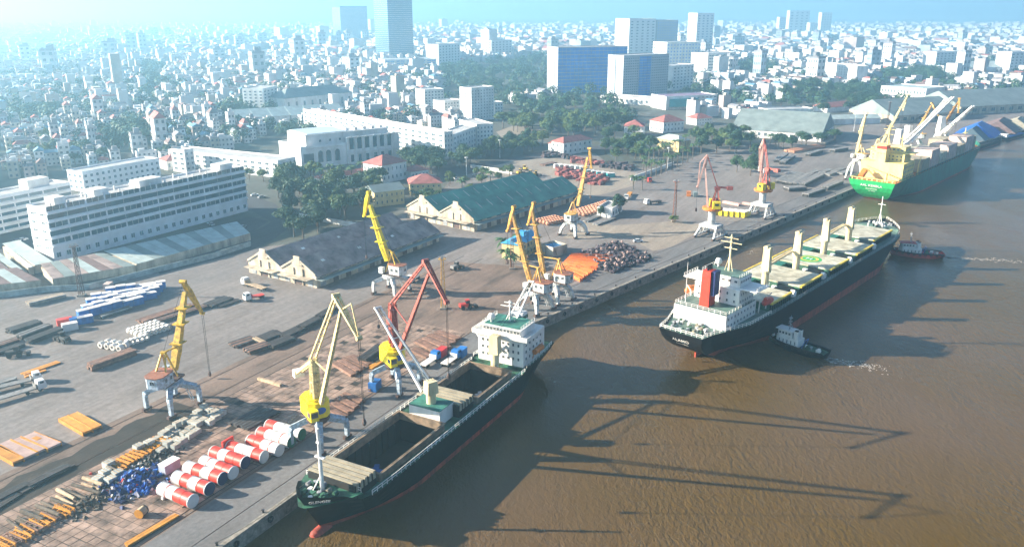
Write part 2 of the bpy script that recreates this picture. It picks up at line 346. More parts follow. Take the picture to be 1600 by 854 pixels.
def hull(root, L, B, wl, zt, deckz, mats, over=3.0, rake=6.0, tw=.86, xb=.84, boot=1.6, bulb=True, nst=36, under=1.5, kexp=.8):
    """zt(x): top edge of the plating, deckz(x) deck height; mats: (side, boot, transom)"""
    def hb(xf, zf):
        ds = tw + (1 - tw) * smooth01(xf / .13); u = max(0, (xf - xb) / (1 - xb)); dd = min(ds, max(0, 1 - u ** 2.3))
        ws = .3 + .7 * smooth01(xf / .22); u = max(0, (xf - xb + .10) / (1.10 - xb)); dw = min(ws, max(0, 1 - u ** 1.5))
        k = max(0, min(1, zf)) ** kexp
        return B / 2 * (dw + (dd - dw) * k)
    fr = [i / nst for i in range(nst + 1)]
    fr = [f if f < xb else xb + (1 - xb) * (1 - max(0, 1 - (f - xb) / (1 - xb)) ** 1.4) for f in fr]
    def ring(zrow):
        rows = []
        for f in fr:
            x = f * L; top = zt(x)
            z = zrow(top); zf = (z - wl) / (top - wl)
            x0 = over * (1 - max(0, min(1, zf))) ** 2; x1 = L - rake * (1 - max(0, zf)) if zf < 1 else L
            rows.append((x0 + (x1 - x0) * f, hb(f, zf), z))
        return rows
    lv = [lambda t: wl - under, lambda t: wl, lambda t: wl + boot, lambda t: wl + boot + .02, lambda t: wl + boot + (t - wl - boot) * .2, lambda t: wl + boot + (t - wl - boot) * .45, lambda t: wl + boot + (t - wl - boot) * .7, lambda t: t]
    R = [ring(l) for l in lv]
    def skin(name, ks, m):
        b = MB()
        for k in ks:
            for i in range(len(fr) - 1):
                for sgn in (1, -1):
                    q = [R[k][i], R[k][i + 1], R[k + 1][i + 1], R[k + 1][i]]
                    q = [(x, sgn * y, z) for x, y, z in q]
                    b.poly(q if sgn < 0 else q[::-1])
        return b.obj(name, m, root, smooth=False)
    skin('hull', (3, 4, 5, 6), mats[0]); skin('boot_topping', (0, 1), mats[1])
    b = MB(); 
    for k in (3, 4, 5, 6):
        a, c = R[k][0], R[k + 1][0]; b.poly([a, c, (c[0], -c[1], c[2]), (a[0], -a[1], a[2])])
    b.obj('transom', mats[2], root)
    b = MB()
    for k in (0, 1):
        a, c = R[k][0], R[k + 1][0]; b.poly([a, c, (c[0], -c[1], c[2]), (a[0], -a[1], a[2])])
    b.obj('boot_transom', mats[1], root)
    if bulb:
        b = MB(); prof = [(0, 0), (.9, .35), (1.35, 1.2), (1.5, 2.6), (1.5, 5)]
        for (r0, a0), (r1, a1) in zip(prof, prof[1:]): b.tube((L - rake + 3.4 - a0, 0, wl - .45), (L - rake + 3.4 - a1, 0, wl - .45), r0, r1, 12, cap=False)
        b.obj('bulbous_bow', mats[1], root, smooth=True)
    return hb
def deck(root, L, hb, xs, deckz, holds, m, hw, name='deck'):
    b = MB()
    for x0, x1 in zip(xs, xs[1:]):
        y0, y1 = hb(x0 / L, .92) - .06, hb(x1 / L, .92) - .06; z0 = deckz((x0 + x1) / 2)
        if any(a <= (x0 + x1) / 2 <= c for a, c in holds):
            for s in (1, -1): b.poly([(x0, s * hw, z0), (x1, s * hw, z0), (x1, s * y1, z0), (x0, s * y0, z0)][::s])
        else: b.poly([(x0, -y0, z0), (x1, -y1, z0), (x1, y1, z0), (x0, y0, z0)])
    za = [deckz((x0 + x1) / 2) for x0, x1 in zip(xs, xs[1:])]
    for i in range(len(za) - 1):
        if abs(za[i] - za[i + 1]) > .05:
            x = xs[i + 1]; y = hb(x / L, .92) - .06; b.poly([(x, -y, za[i]), (x, y, za[i]), (x, y, za[i + 1]), (x, -y, za[i + 1])])
    return b.obj(name, m, root)
def railing(root, pts, m, h=1.1, step=2.0, r=.05, name='railing'):
    b = MB()
    for a, c in zip(pts, pts[1:]):
        a = Vector(a); c = Vector(c); n = max(1, int((c - a).length / step))
        for k in (.5, 1.0): b.beam(a + Vector((0, 0, h * k)), c + Vector((0, 0, h * k)), r * 1.6, r * 1.6)
        for i in range(n + 1): p = a.lerp(c, i / n); b.beam(p, p + Vector((0, 0, h)), r * 2, r * 2)
    return b.obj(name, m, root)
def lettering(root, txt, size, loc, X, Y, m, name='lettering'):
    cu = bpy.data.curves.new(name, 'FONT'); cu.body = txt; cu.size = size; cu.align_x = 'CENTER'; cu.align_y = 'CENTER'; cu.extrude = .02; cu.offset = .012 * size
    cu.materials.append(m); o = bpy.data.objects.new(name, cu); COL.objects.link(o); o.parent = root
    X = Vector(X).normalized(); Y = Vector(Y).normalized(); Zv = X.cross(Y); M = Matrix((X, Y, Zv)).transposed().to_4x4(); M.translation = Vector(loc); o.matrix_local = M
    bpy.context.view_layer.update()
    me = bpy.data.meshes.new_from_object(o.evaluated_get(bpy.context.evaluated_depsgraph_get())); bpy.data.objects.remove(o)
    o = place(me, name, root); o.matrix_local = M
    return o
def ship_clutter(root, boxes, seed, m_list, name='deck_fitting'):
    r = random.Random(seed)
    for (x, y, z) in boxes:
        k = r.random(); b = MB(); h = r.uniform(.5, 1.1)
        if k < .4: b.lathe((x, y, z), [(.35, 0), (.35, h), (.5, h + .05), (.5, h + .25), (0, h + .3)], 8)
        elif k < .75: b.tube((x - .6, y, z + .7), (x + .6, y, z + .7), .45, n=10); b.box((x, y, z + .3), (1.5, .5, .6))
        else: b.box((x, y, z + h / 2), (r.uniform(.8, 1.8), r.uniform(.6, 1.2), h))
        b.obj(name, r.choice(m_list), root)
def mast(root, x, y, z0, z1, m, arms=((.7, 3.0), (.88, 1.8)), r=.35):
    b = MB(); b.tube((x, y, z0), (x, y, z1), r, r * .5, 8)
    for f, w in arms: z = z0 + (z1 - z0) * f; b.beam((x, y - w, z), (x, y + w, z), .2, .2); b.box((x, y, z + .3), (.9, .9, .25))
    b.beam((x - .4, y - 1.4, z0), (x, y, z0 + (z1 - z0) * .45), .16, .16); b.beam((x - .4, y + 1.4, z0), (x, y, z0 + (z1 - z0) * .45), .16, .16)
    return b.obj('mast', m, root)
def win_row(root, p0, p1, z0, z1, cols, fw=.5, fh=.8, frame=mW, glass=mGlass): facade(root, p0, p1, z0, z1, 1, cols, fw, fh, frame, glass, depth=.08)

# ---- near general cargo ship, bow towards the viewer
s1 = thing('cargo_ship', 'dark green cargo ship with open holds, moored nearest at the quay', 'ship', NQ(-22, -10.0), RZN + pi)
s1.scale = (1.033, 1, 1)
L1, B1 = 100.5, 17.6
zt1 = lambda x: (5.4 if x > 91 else 3.9 if x > 89 else 3.4) + (x > 91) * 2.4 * (max(0, x - 91) / 9.5) ** 1.3 + (x < 20) * .9
dk1 = lambda x: 4.9 if x > 90 else 3.15 if x > 20 else 3.8
hb1 = hull(s1, L1, B1, WATER_Z, zt1, dk1, (mDarkGreen, mBoot, mDarkGreen), over=6, rake=6, boot=1.3)
H1 = [(25.5, 43.0), (58.5, 83.0)]
xs = [.05, 4, 8, 12, 16, 20.001, 23, 25.5, 30, 36, 43, 47, 51, 58.5, 65, 72, 78, 83, 86, 89, 90.001, 92, 94, 96, 97.5, 99, 99.8]
deck(s1, L1, hb1, xs, dk1, H1, mGreenD, 6.4)
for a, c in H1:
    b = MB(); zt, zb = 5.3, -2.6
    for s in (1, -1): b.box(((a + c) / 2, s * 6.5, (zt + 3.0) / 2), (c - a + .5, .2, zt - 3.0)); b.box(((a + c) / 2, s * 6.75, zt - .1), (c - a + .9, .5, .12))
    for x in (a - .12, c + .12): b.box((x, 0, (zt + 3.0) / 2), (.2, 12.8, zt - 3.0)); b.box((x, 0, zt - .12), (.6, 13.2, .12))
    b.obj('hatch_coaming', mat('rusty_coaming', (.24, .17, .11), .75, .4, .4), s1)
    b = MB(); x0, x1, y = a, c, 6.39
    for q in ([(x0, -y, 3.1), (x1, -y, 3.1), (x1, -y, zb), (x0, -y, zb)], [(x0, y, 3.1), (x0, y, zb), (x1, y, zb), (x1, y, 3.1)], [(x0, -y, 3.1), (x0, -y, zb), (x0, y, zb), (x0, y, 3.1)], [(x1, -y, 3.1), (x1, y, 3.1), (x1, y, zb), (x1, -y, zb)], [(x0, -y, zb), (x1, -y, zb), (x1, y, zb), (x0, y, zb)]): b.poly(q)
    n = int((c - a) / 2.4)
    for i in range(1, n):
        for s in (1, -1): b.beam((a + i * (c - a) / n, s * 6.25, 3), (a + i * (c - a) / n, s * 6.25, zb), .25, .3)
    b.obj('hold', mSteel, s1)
for x0, nn in ((84.0, 5), (44.5, 5)):                                   # stacked pontoon hatch covers
    for i in range(nn): bx('hatch_cover', mTan, s1, (x0 + .7 + i * 1.36, 0, 5.85 + .06 * (i % 2)), (.72, 13.0, 1.9))
    b = MB(); b.box((x0 + nn * .68, 0, 4.8), (nn * 1.36 + .1, 12.6, 3.2)); b.obj('cover_stool', mSteel, s1)
sp = thing('tarpaulin_heap', 'crumpled blue tarpaulin lying inside the open forward hold', 'tarpaulin', (0, 0, 0))
r = random.Random(5); b = MB()
for i in range(26):
    p = NQ(-22 - r.uniform(74, 81), -10 + r.uniform(-5, 5)); b.box((p.x, p.y, -2.2 + r.uniform(0, .8)), (r.uniform(.8, 2.2), r.uniform(.8, 2), r.uniform(.3, 1)), r.uniform(0, 3))
b.obj('sheet', mBlue, sp)
cargo1 = thing('cargo_bundle', 'pale bundle at the bottom of the aft open hold', 'bundle', NQ(-22 - 31, -9, -2.6), .4); b = MB(); b.box((0, 0, .5), (2, 1.4, 1)); b.box((.6, .5, 1.2), (1, .8, .5)); b.obj('pack', mW, cargo1)
# superstructure
b = MB(); b.box((13, 0, 7.9), (13, 14.6, 8.2)); b.obj('deckhouse', mW, s1)
b = MB(); b.box((14.6, 0, 13.2), (8.6, 12.2, 2.5)); b.obj('bridge', mW, s1)
b = MB(); b.prism([(11, -8.9), (20.3, -8.9), (20.9, 0), (20.3, 8.9), (11, 8.9)], 11.9, 12.15); b.prism([(10.6, -6.4), (19.6, -6.4), (19.6, 6.4), (10.6, 6.4)], 14.5, 14.7)
b.obj('bridge_deck', mW, s1)
b = MB()
for q in ([(20.3, -8.9), (20.9, 0), (20.3, 8.9)],):
    for a, c in zip(q, q[1:]): b.beam((*a, 12.7), (*c, 12.7), .15, 1.1)
for s in (1, -1): b.beam((11, s * 8.9, 12.7), (20.3, s * 8.9, 12.7), .15, 1.1); b.beam((12, s * 8.9, 12.1), (12, s * 7.2, 10), .25, .25); b.beam((19, s * 8.9, 12.1), (19, s * 7.2, 10), .25, .25)
b.obj('bridge_wing', mW, s1)
mGreenRoof = mat('green_deck_paint', (.04, .17, .13), .7, .3, .5)
bx('bridge_roof', mGreenRoof, s1, (14.6, 0, 14.78), (8.2, 11.6, .1))
facade(s1, (18.9, -6.0), (18.9, 6.0), 13.1, 14.2, 1, 11, .8, .8, mW, mGlass)
for z in (5.2, 7.3, 9.4): facade(s1, (19.5, -6.6), (19.5, 6.6), z, z + 1.6, 1, 8, .3, .5, mGrey, mGlass)
for z in (5.2, 7.3, 9.4): facade(s1, (19, 7.3), (8, 7.3), z, z + 1.6, 1, 5, .28, .5, mGrey, mGlass)
for z in (5.2, 7.3, 9.4): facade(s1, (8, -7.3), (19, -7.3), z, z + 1.6, 1, 5, .28, .5, mGrey, mGlass)
b = MB(); b.box((8.4, 0, 13.5), (3.6, 4.2, 4.6), top=.86); b.obj('funnel', mW, s1); bx('funnel_band', mGreenD, s1, (8.4, 0, 14.3), (3.45, 4.05, 1.0))
mast(s1, 14, 0, 14.8, 21, mW); b = MB(); b.lathe((17.2, -4.2, 14.8), [(.3, 0), (.3, .6), (1.0, 1.0), (1.15, 1.7), (.8, 2.5), (0, 2.8)], 12); b.obj('radar_dome', mW, s1, smooth=True)
for s in (1, -1): railing(s1, [(10.6, s * 6.2, 14.7), (18.8, s * 6.2, 14.7)], mW, 1.0, 1.6)
b = MB(); b.tube((9.5, 8.0, 6.6), (14, 8.0, 6.6), .95, .8, 10); b.beam((9.6, 7.2, 4), (9.6, 8.2, 8), .2, .2); b.beam((13.8, 7.2, 4), (13.8, 8.2, 8), .2, .2); b.obj('lifeboat', mOrange, s1)
# deck cranes
def ship_crane(root, x, y, z0, z1, tip, m_post, m_jib, w=2.2, name='deck_crane', jw=1.6):
    b = MB(); b.tube((x, y, z0), (x, y, z0 + (z1 - z0) * .45), w * .55, w * .55, 14); b.box((x, y, z0 + (z1 - z0) * .73), (w * 1.15, w * 1.35, (z1 - z0) * .55), atan2(tip[1] - y, tip[0] - x), top=.85)
    p = b.obj(name, m_post, root)
    d = Vector((tip[0] - x, tip[1] - y, 0)).normalized(); sd = Vector((-d.y, d.x, 0)); tip = Vector(tip); f = Vector((x, y, z0 + (z1 - z0) * .5)) + d * w * .7
    b = MB()
    for k in (1, -1): b.beam(f + sd * k * jw, tip + sd * k * jw * .45, .55, .8, .35, .5)
    n = 7
    for i in range(n):
        a = f.lerp(tip, (i + .3) / n); c = f.lerp(tip, (i + 1) / n); k = jw * (1 - .55 * (i + .3) / n); k2 = jw * (1 - .55 * (i + 1) / n)
        b.beam(a + sd * k, a - sd * k, .2, .2)
    b.tube(tip - sd * jw * .6, tip + sd * jw * .6, .4, n=8)
    b.obj('crane_jib', m_jib, p)
    b = MB(); top = Vector((x, y, z1 + .2))
    for k in (.5, -.5): b.beam(top + sd * k, tip + sd * k * .6, .07, .07)
    h = tip - Vector((0, 0, 0)); b.beam(tip, tip - Vector((0, 0, 5)), .06, .06); b.box(tip - Vector((0, 0, 5.4)), (.5, .5, .9)); b.obj('hoist_rope', mBlack, p)
    return p
def to_local(root_loc, rz, p): q = Vector(p) - Vector(root_loc); c, s = cos(-rz), sin(-rz); return Vector((q.x * c - q.y * s, q.x * s + q.y * c, p[2]))
b = MB(); b.box((54, 0, 5.1), (6.2, 9, 3.9)); b.obj('mast_house', mW, s1); bx('mast_house_roof', mGreenRoof, s1, (54, 0, 7.1), (6.3, 9.1, .12))
ship_crane(s1, 54, 0, 7.1, 13.0, to_local(s1.location, RZN + pi, G(595, 478, 24)), mCream, mW)
ship_crane(s1, 22.6, 0, 3.6, 13.4, to_local(s1.location, RZN + pi, G(830, 440, 22)), mCream, mW)
fm = MB(); fm.tube((93.5, 0, 4.9), (93.5, 0, 19.5), .45, .28, 8); fm.beam((93.5, -1.2, 13), (93.5, 1.2, 13), .7, .25); fm.beam((93.5, 0, 9), (95.6, 1.3, 4.9), .2, .2); fm.beam((93.5, 0, 9), (95.6, -1.3, 4.9), .2, .2); fm.box((93.5, 0, 16.5), (.8, .8, .4)); fm.obj('foremast', mW, s1)
ship_clutter(s1, [(92 + r.uniform(.3, 5.2), r.uniform(-4.2, 4.2), 4.9) for i in range(20)], 4, [mGreenD, mBlack, mGreenD, mW, mTan, mGrey])
for s in (1, -1): railing(s1, [(x, s * (hb1(x / L1, 1) - .12), 3.4) for x in (21, 30, 40, 50, 60, 70, 80, 88)], mW, 1.15, 1.6, .075)
railing(s1, [(x, (hb1(x / L1, 1) - .12), 4.3) for x in (2, 8, 14, 20)], mW, 1.1, 2); railing(s1, [(x, -(hb1(x / L1, 1) - .12), 4.3) for x in (2, 8, 14, 20)], mW, 1.1, 2)
railing(s1, [(90.2, -7.3, 4.95), (90.2, 7.3, 4.95)], mW, 1.1, 1.5)
a0 = Vector((96.6, hb1(.955, 1) + .16, 6.55)); a1 = Vector((99.7, hb1(.985, 1) + .2, 7.0))
lettering(s1, 'GLENGEE', 1.0, (a0 + a1) / 2 + Vector((.25, .25, -.35)), a0 - a1, (.15, .35, 1), mW)
def mooring(p0, p1, lab, sag=1.0, grp='mooring lines of the near ship'):
    b = MB(); p0 = Vector(p0); p1 = Vector(p1); pts = [p0.lerp(p1, i / 8) - Vector((0, 0, sag * 4 * (i / 8) * (1 - i / 8))) for i in range(9)]
    b.path(pts, .06, 4); tag(b.obj('mooring_line', mRope), lab, 'rope', grp)
mooring(NQ(-119, -6, 6.2), NQ(-137.5, .9, .9), 'mooring rope from the near ship bow to a quay bollard'); mooring(NQ(-24, -3, 4), NQ(-12.5, .9, .9), 'mooring rope from the near ship stern to the quay')

# ---- black bulk carrier in mid river
s2 = thing('bulk_carrier', 'black and red bulk carrier with five grey hatches and four yellow crane posts', 'ship', FQ(7, -51.0), RZF)
L2, B2 = 180.0, 26.4
zt2 = lambda x: (8.2 if x > 168 else 7.0) + (x > 168) * 1.8 * ((x - 168) / 16) + (x < 34) * .6
dk2 = lambda x: 8.0 if x > 169 else 6.7 if x > 34 else 7.2
hb2 = hull(s2, L2, B2, WATER_Z, zt2, dk2, (mBlack, mBoot, mBlack), over=15, rake=7, boot=2.8, xb=.86, tw=.56)
H2 = [(37.5, 52.5), (60.5, 78.5), (86.5, 104.5), (112.5, 130.5), (138.5, 160)]
mDeckBlue = mat('teal_deck', (.10, .17, .14), .6, .35, .3)
deck(s2, L2, hb2, [.1, 6, 12, 18, 24, 30, 34.001, 40, 60, 80, 100, 120, 140, 155, 162, 169.001, 172, 175, 175.8, 177.5, 178.8, 179.5], dk2, [], mDeckBlue, 0)
for k, (a, c) in enumerate(H2):
    w = 21.8 if k < 4 else 17.5
    h = MB(); h.box(((a + c) / 2, 0, 7.9), (c - a, w, 2.4)); h = h.obj('hatch', mGreenD, s2)
    n = 4
    for i in range(n): bx('hatch_cover', mHatch, h, (a + (i + .5) * (c - a) / n, 0, 9.35), ((c - a) / n - .12, w + .3, .5))
    for s in (1, -1): bx('hatch_edge', mYel, h, ((a + c) / 2, s * (w / 2 + .42), 9.45), (c - a + .4, .8, .6))
    b = MB(); m = int((c - a) / 1.6)
    for i in range(m + 1):
        for s in (1, -1): b.box((a + i * (c - a) / m, s * (w / 2 + .2), 7.9), (.2, .4, 2.3))
    tag(b.obj('coaming_stays', mDarkGreen, h), kind='stuff')
hp = MB(); hp.lathe((0, 0, 0), [(4.6, 0), (4.6, .02), (0, .02)], 40); o = hp.obj('helipad_disc', mGreen, s2, (94.5, 0, 9.62)); hp = MB(); hp.lathe((0, 0, .04), [(3.5, 0), (2.5, 0)], 40); hp.obj('helipad_ring', mYel, o)
lettering(s2, 'H', 3.4, (94.5, 0, 9.69), (0, -1, 0), (1, 0, 0), mW, 'helipad_letter')
for k, x in enumerate((56.5, 82.5, 108.5, 134.5)):
    b = MB(); b.tube((x, 0, 6.7), (x, 0, 13.5), 1.25, 1.25, 14); b.tube((x, 0, 13.5), (x, 0, 14.2), 1.8, 1.8, 14); b.box((x, 0, 18.2), (2.4, 2.8, 8.2), top=.8); b.tube((x - 1.3, 0, 22.6), (x + 1.3, 0, 22.6), .5, n=8); b.box((x, 0, 22.3), (1.8, 2.6, .5))
    p = b.obj('crane_post', mCream, s2)
    bx('crane_cab', mGlass, p, (x + 1.6, 1.0, 16.2), (.6, 1.2, 1.4))
    if k in (0, 2): jx0, jx1, z0, z1 = x + 1.6, x + 24.3, 14.6, 15.4
    else: jx0, jx1, z0, z1 = x + 1.6, x + 3.0, 15, 21
    if k in (0, 2):
        b = MB()
        for s in (.75, -.75): b.beam((jx0, s + 1.6, z0), (jx1, s * .6 + 1.6, z1), .5, .9, .4, .6)
        for i in range(7): xx = jx0 + (jx1 - jx0) * i / 6; b.beam((xx, 2.3, z0 + (z1 - z0) * i / 6), (xx, .9, z0 + (z1 - z0) * i / 6), .2, .2)
        b.obj('crane_jib', mCream, p)
    for s in (-1, 1):
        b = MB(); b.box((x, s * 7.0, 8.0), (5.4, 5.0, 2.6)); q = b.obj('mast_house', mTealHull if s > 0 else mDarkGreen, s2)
    b = MB(); b.lathe((x - 1.6, -4.2, 6.7), [(.6, 0), (.6, 2.2), (.95, 2.4), (.95, 3.0), (0, 3.1)], 10); b.obj('ventilator', mW, s2)
for i, x in enumerate((55, 81, 107, 133)):
    b = MB(); b.box((x + 1, -10.6, 7.9), (2.4, 1.4, 1.6)); b.tube((x + 1, -11.2, 8.7), (x + 1, -9.8, 8.7), .7, n=10); b.obj('winch', mW, s2)
# superstructure
b = MB(); b.box((21, 0, 9.5), (20, 18, 5)); b.obj('poop_house', mW, s2)
b = MB(); b.box((26.2, 0, 14.6), (10, 15.5, 5.4)); b.obj('accommodation', mW, s2)
b = MB(); b.box((27, 0, 18.9), (8, 13.4, 3.2)); b.obj('bridge', mW, s2)
bx('bridge_deck', mW, s2, (27, 0, 17.4), (9, 25.5, .25)); bx('bridge_roof', mDeckBlue, s2, (27, 0, 20.56), (7.8, 13, .12)); bx('poop_roof', mDeckBlue, s2, (21, 0, 12.06), (19.6, 17.6, .1))
for s in (1, -1): railing(s2, [(22.8, s * 12.6, 17.5), (31.3, s * 12.6, 17.5)], mW, 1.1, 1.5); railing(s2, [(23.2, s * 6.4, 20.6), (30.8, s * 6.4, 20.6)], mW, 1.1, 1.5); railing(s2, [(11.3, s * 8.8, 12.1), (30.8, s * 8.8, 12.1)], mW, 1.1, 1.8)
railing(s2, [(11.3, -8.8, 12.1), (11.3, 8.8, 12.1)], mW, 1.1, 1.8)
for z in (7.6, 9.8): facade(s2, (11.5, -9), (30.5, -9), z, z + 1.7, 1, 9, .25, .45, mGrey, mGlass)
for z in (12.6, 14.9): facade(s2, (21.5, -7.75), (31, -7.75), z, z + 1.7, 1, 6, .25, .45, mGrey, mGlass)
for z in (12.6, 14.9): facade(s2, (21.2, 7.4), (21.2, -7.4), z, z + 1.7, 1, 6, .2, .45, mGrey, mGlass)
facade(s2, (23.4, -6.7), (30.6, -6.7), 18.6, 20, 1, 5, .7, .7, mW, mGlass); facade(s2, (23, 6.4), (23, -6.4), 18.6, 20, 1, 6, .5, .6, mW, mGlass)
b = MB(); b.box((16.6, .6, 17.8), (4.2, 3.2, 11.4), top=.9); fu = b.obj('funnel', mRed, s2); bx('funnel_top', mNavy, fu, (17.0, -1.55, 19.6), (3.3, 1.1, 7.8))
b = MB()
for k in (-.9, .3, 1.3): b.tube((16.6 + k, .6, 23.4), (16.4 + k, .6, 25.2), .32, n=8)
b.obj('exhaust_pipe', mBlack, fu)
mast(s2, 28.5, 0, 20.6, 32.5, mCream, ((.62, 2.2), (.78, 3.6), (.9, 2.4)), .45)
b = MB(); b.tube((13.5, 6.5, 12.1), (13.5, 6.5, 25.5), .12, .06, 6); b.obj('aerial', mW, s2)
b = MB(); b.lathe((30, 4.6, 20.6), [(.3, 0), (.3, .8), (1.0, 1.2), (1.1, 2), (.7, 2.8), (0, 3)], 12); b.obj('radar_dome', mW, s2, smooth=True)
def lifeboat(root, x, y, z, m, s):
    b = MB(); n = 8; sec = [(-3.4, .25), (-2.6, .9), (0, 1.25), (2.4, 1.0), (3.5, .2)]
    for (x0, r0), (x1, r1) in zip(sec, sec[1:]): b.tube((x + x0, y, z), (x + x1, y, z), r0, r1, 10, cap=False)
    b.box((x - 1.2, y, z + 1.1), (1.6, 1.2, .9)); q = b.obj('lifeboat', m, root)
    b = MB()
    for k in (-2.6, 2.6): b.path([(x + k, y - s * 1.6, z - 3.6), (x + k, y - s * 1.4, z + .6), (x + k, y, z + 2.2)], .2, 6)
    b.obj('davit', mW, q)
lifeboat(s2, 34.6, -11.2, 11.2, mRed, -1); lifeboat(s2, 25, 11.2, 12.6, mOrange, 1)
ship_clutter(s2, [(r.uniform(1.5, 10.0), r.uniform(-6.5, 6.5), 7.2) for i in range(30)], 8, [mGreenD, mGrey, mTan, mW, mGreenD])
ship_clutter(s2, [(r.uniform(165, 175.5), r.uniform(-6, 6) * (1 - (r.random()) * .3), 8.0) for i in range(20)], 9, [mW, mGrey, mDarkGreen, mW])
mast(s2, 172, 0, 8, 21, mW, ((.72, 1.6),), .3)
for s in (1, -1): railing(s2, [(x, s * (hb2(x / L2, 1) - .15), zt2(x)) for x in (1, 6, 12, 20, 33.9)], mW, 1.1, 1.6, .08)
for s in (1, -1): railing(s2, [(x, s * (hb2(x / L2, 1) - .15), zt2(x)) for x in (34.5, 60, 90, 120, 150, 167.5)], mGrey, 1.1, 2.4, .05)
for s in (1, -1): railing(s2, [(x, s * (hb2(x / L2, 1) - .15), zt2(x)) for x in (168.5, 172, 175, 177, 178.5, 179.4)], mW, 1.1, 1.6, .06)
railing(s2, [(.3, -7.2, 7.6), (.3, 7.2, 7.6)], mW, 1.1, 1.6, .08)
for txt, sz, dz in (('ALAMO', 1.7, 5.0), ('PANAMA', 1.0, 3.5)): lettering(s2, txt, sz, (15 * (1 - (dz + 3.5) / 11.1) ** 2 - .3, 0, dz), (0, -1, 0), (-30 * (1 - (dz + 3.5) / 11.1) / 11.1, 0, 1), mW)
b = MB(); b.box((12.5, 0, WATER_Z + .1), (4.6, .5, 3.0)); b.obj('rudder', mBoot, s2)

# ---- green heavy lift ship at the far berth
s3 = thing('heavy_lift_ship', 'green hulled heavy lift ship with pale yellow deckhouse and white cranes', 'ship', FQ(276, -14.2), RZF - .012)
L3, B3 = 196.0, 26.5
zt3 = lambda x: 8.4 + (x > 176) * 2.6 * ((x - 176) / 20)
dk3 = lambda x: 7.6
hb3 = hull(s3, L3, B3, WATER_Z, zt3, dk3, (mTealHull, mBoot, mGreen), over=10, rake=6, boot=.8, tw=.97, xb=.85, kexp=.42)  # shaded sides and sunlit transom painted as a darker and a brighter green
deck(s3, L3, hb3, [.1, 8, 16, 24, 30, 40, 60, 80, 100, 120, 140, 160, 170, 176, 182, 187, 191, 194, 195.2], dk3, [], mOrange, 0)
b = MB(); b.box((23, 0, 12.4), (19, 23.5, 9.6)); b.obj('deckhouse', mShipYel, s3); b = MB(); b.box((26, 0, 19.4), (11.5, 19, 4.4)); b.obj('accommodation', mShipYel, s3)
b = MB(); b.box((28, 0, 23.4), (9, 17, 3.6)); b.obj('bridge', mShipYel, s3); bx('bridge_deck', mShipYel, s3, (28, 0, 21.75), (10, 26.2, .25)); bx('bridge_roof', mCream, s3, (28, 0, 25.3), (9.4, 17.4, .2))
b = MB(); b.box((17, 1.5, 20), (6.5, 5.6, 13.5), top=.92); fu = b.obj('funnel', mShipYel, s3); bx('funnel_band', mRed, fu, (17, 1.5, 25.4), (6.2, 5.4, 1.8))
facade(s3, (13.95, 4), (13.95, -1), 19, 23, 2, 3, .3, .4, mGrey, mGlass)
for z in (9, 11.5, 14): facade(s3, (14.5, -11.75), (32, -11.75), z, z + 1.8, 1, 7, .3, .5, mGrey, mGlass)
for z in (17.6, 19.4): facade(s3, (20.2, 9), (20.2, -9), z, z + 1.5, 1, 8, .4, .5, mGrey, mGlass)
facade(s3, (23.5, -8.5), (32.4, -8.5), 22.4, 24.6, 1, 6, .6, .5, mW, mGlass); facade(s3, (23.4, 8), (23.4, -8), 22.4, 24.6, 1, 7, .5, .5, mW, mGlass)
mast(s3, 28, 3, 25.4, 37, mShipYel, ((.5, 2.4), (.75, 3.4), (.9, 2)), .5); mast(s3, 24, -6, 25.4, 33, mShipYel, ((.6, 1.6),), .35)
b = MB(); b.beam((9.5, 7.5, 12.5), (3.2, 7.5, 9.2), 2.6, 2.0); b.obj('free_fall_lifeboat', mOrange, s3); b = MB(); b.beam((12, 6, 13), (2.5, 6, 8), .35, .4); b.beam((12, 9, 13), (2.5, 9, 8), .35, .4); b.obj('lifeboat_ramp', mShipYel, s3)
b = MB(); b.lathe((8, -5, 7.6), [(.8, 0), (.7, 4.4), (1, 4.6), (0, 5)], 10); b.beam((8, -5, 12), (5, 5, 15.5), .5, .6); b.obj('stores_crane', mShipYel, s3)
for i in range(9):
    y = -11 + i * 2.75; bx('stern_post', mShipYel, s3, (.55, y, 8.9), (.3, .5, 1.2))
bx('stern_rail', mShipYel, s3, (.55, 0, 9.6), (.4, 24, .3)); 
for txt, sz, dz in (('AAL KEMBLA', 2.1, 5.6), ('MONROVIA', 1.2, 3.6), ('IMO 9498389', .7, 2.2)): lettering(s3, txt, sz, (10 * (1 - (dz + 3.5) / 11.9) ** 2 - .3, 0, dz), (0, -1, 0), (-20 * (1 - (dz + 3.5) / 11.9) / 11.9, 0, 1), mW)
cargo_r = random.Random(12)
for i, (x0, ln, y0, w, h, mm) in enumerate(((46, 14, -6.5, 11, 7.5, mTan), (62, 16, -6.5, 11.5, 11.0, mPink), (80, 15, -6.5, 11.5, 7.0, mHatch), (97, 18, -6.3, 11.6, 10.0, mPink), (118, 17, -6.3, 11.4, 7.0, mTan), (138, 18, -6.0, 11.0, 10.5, mPink), (160, 12, -4.5, 9.5, 8, mTan), (50, 20, 5.5, 9, 8, mOrange), (90, 22, 5.5, 9, 7, mHatch), (130, 22, 5.2, 9, 8.5, mTan))):
    b = MB(); n = max(2, int(ln / 3)); 
    for j in range(n): b.box((x0 + (j + .5) * ln / n, y0, 8.2 + h / 2), (ln / n - .12, w + (.25 if j % 2 else 0), h))
    b.obj('hatch_section', mm, s3)
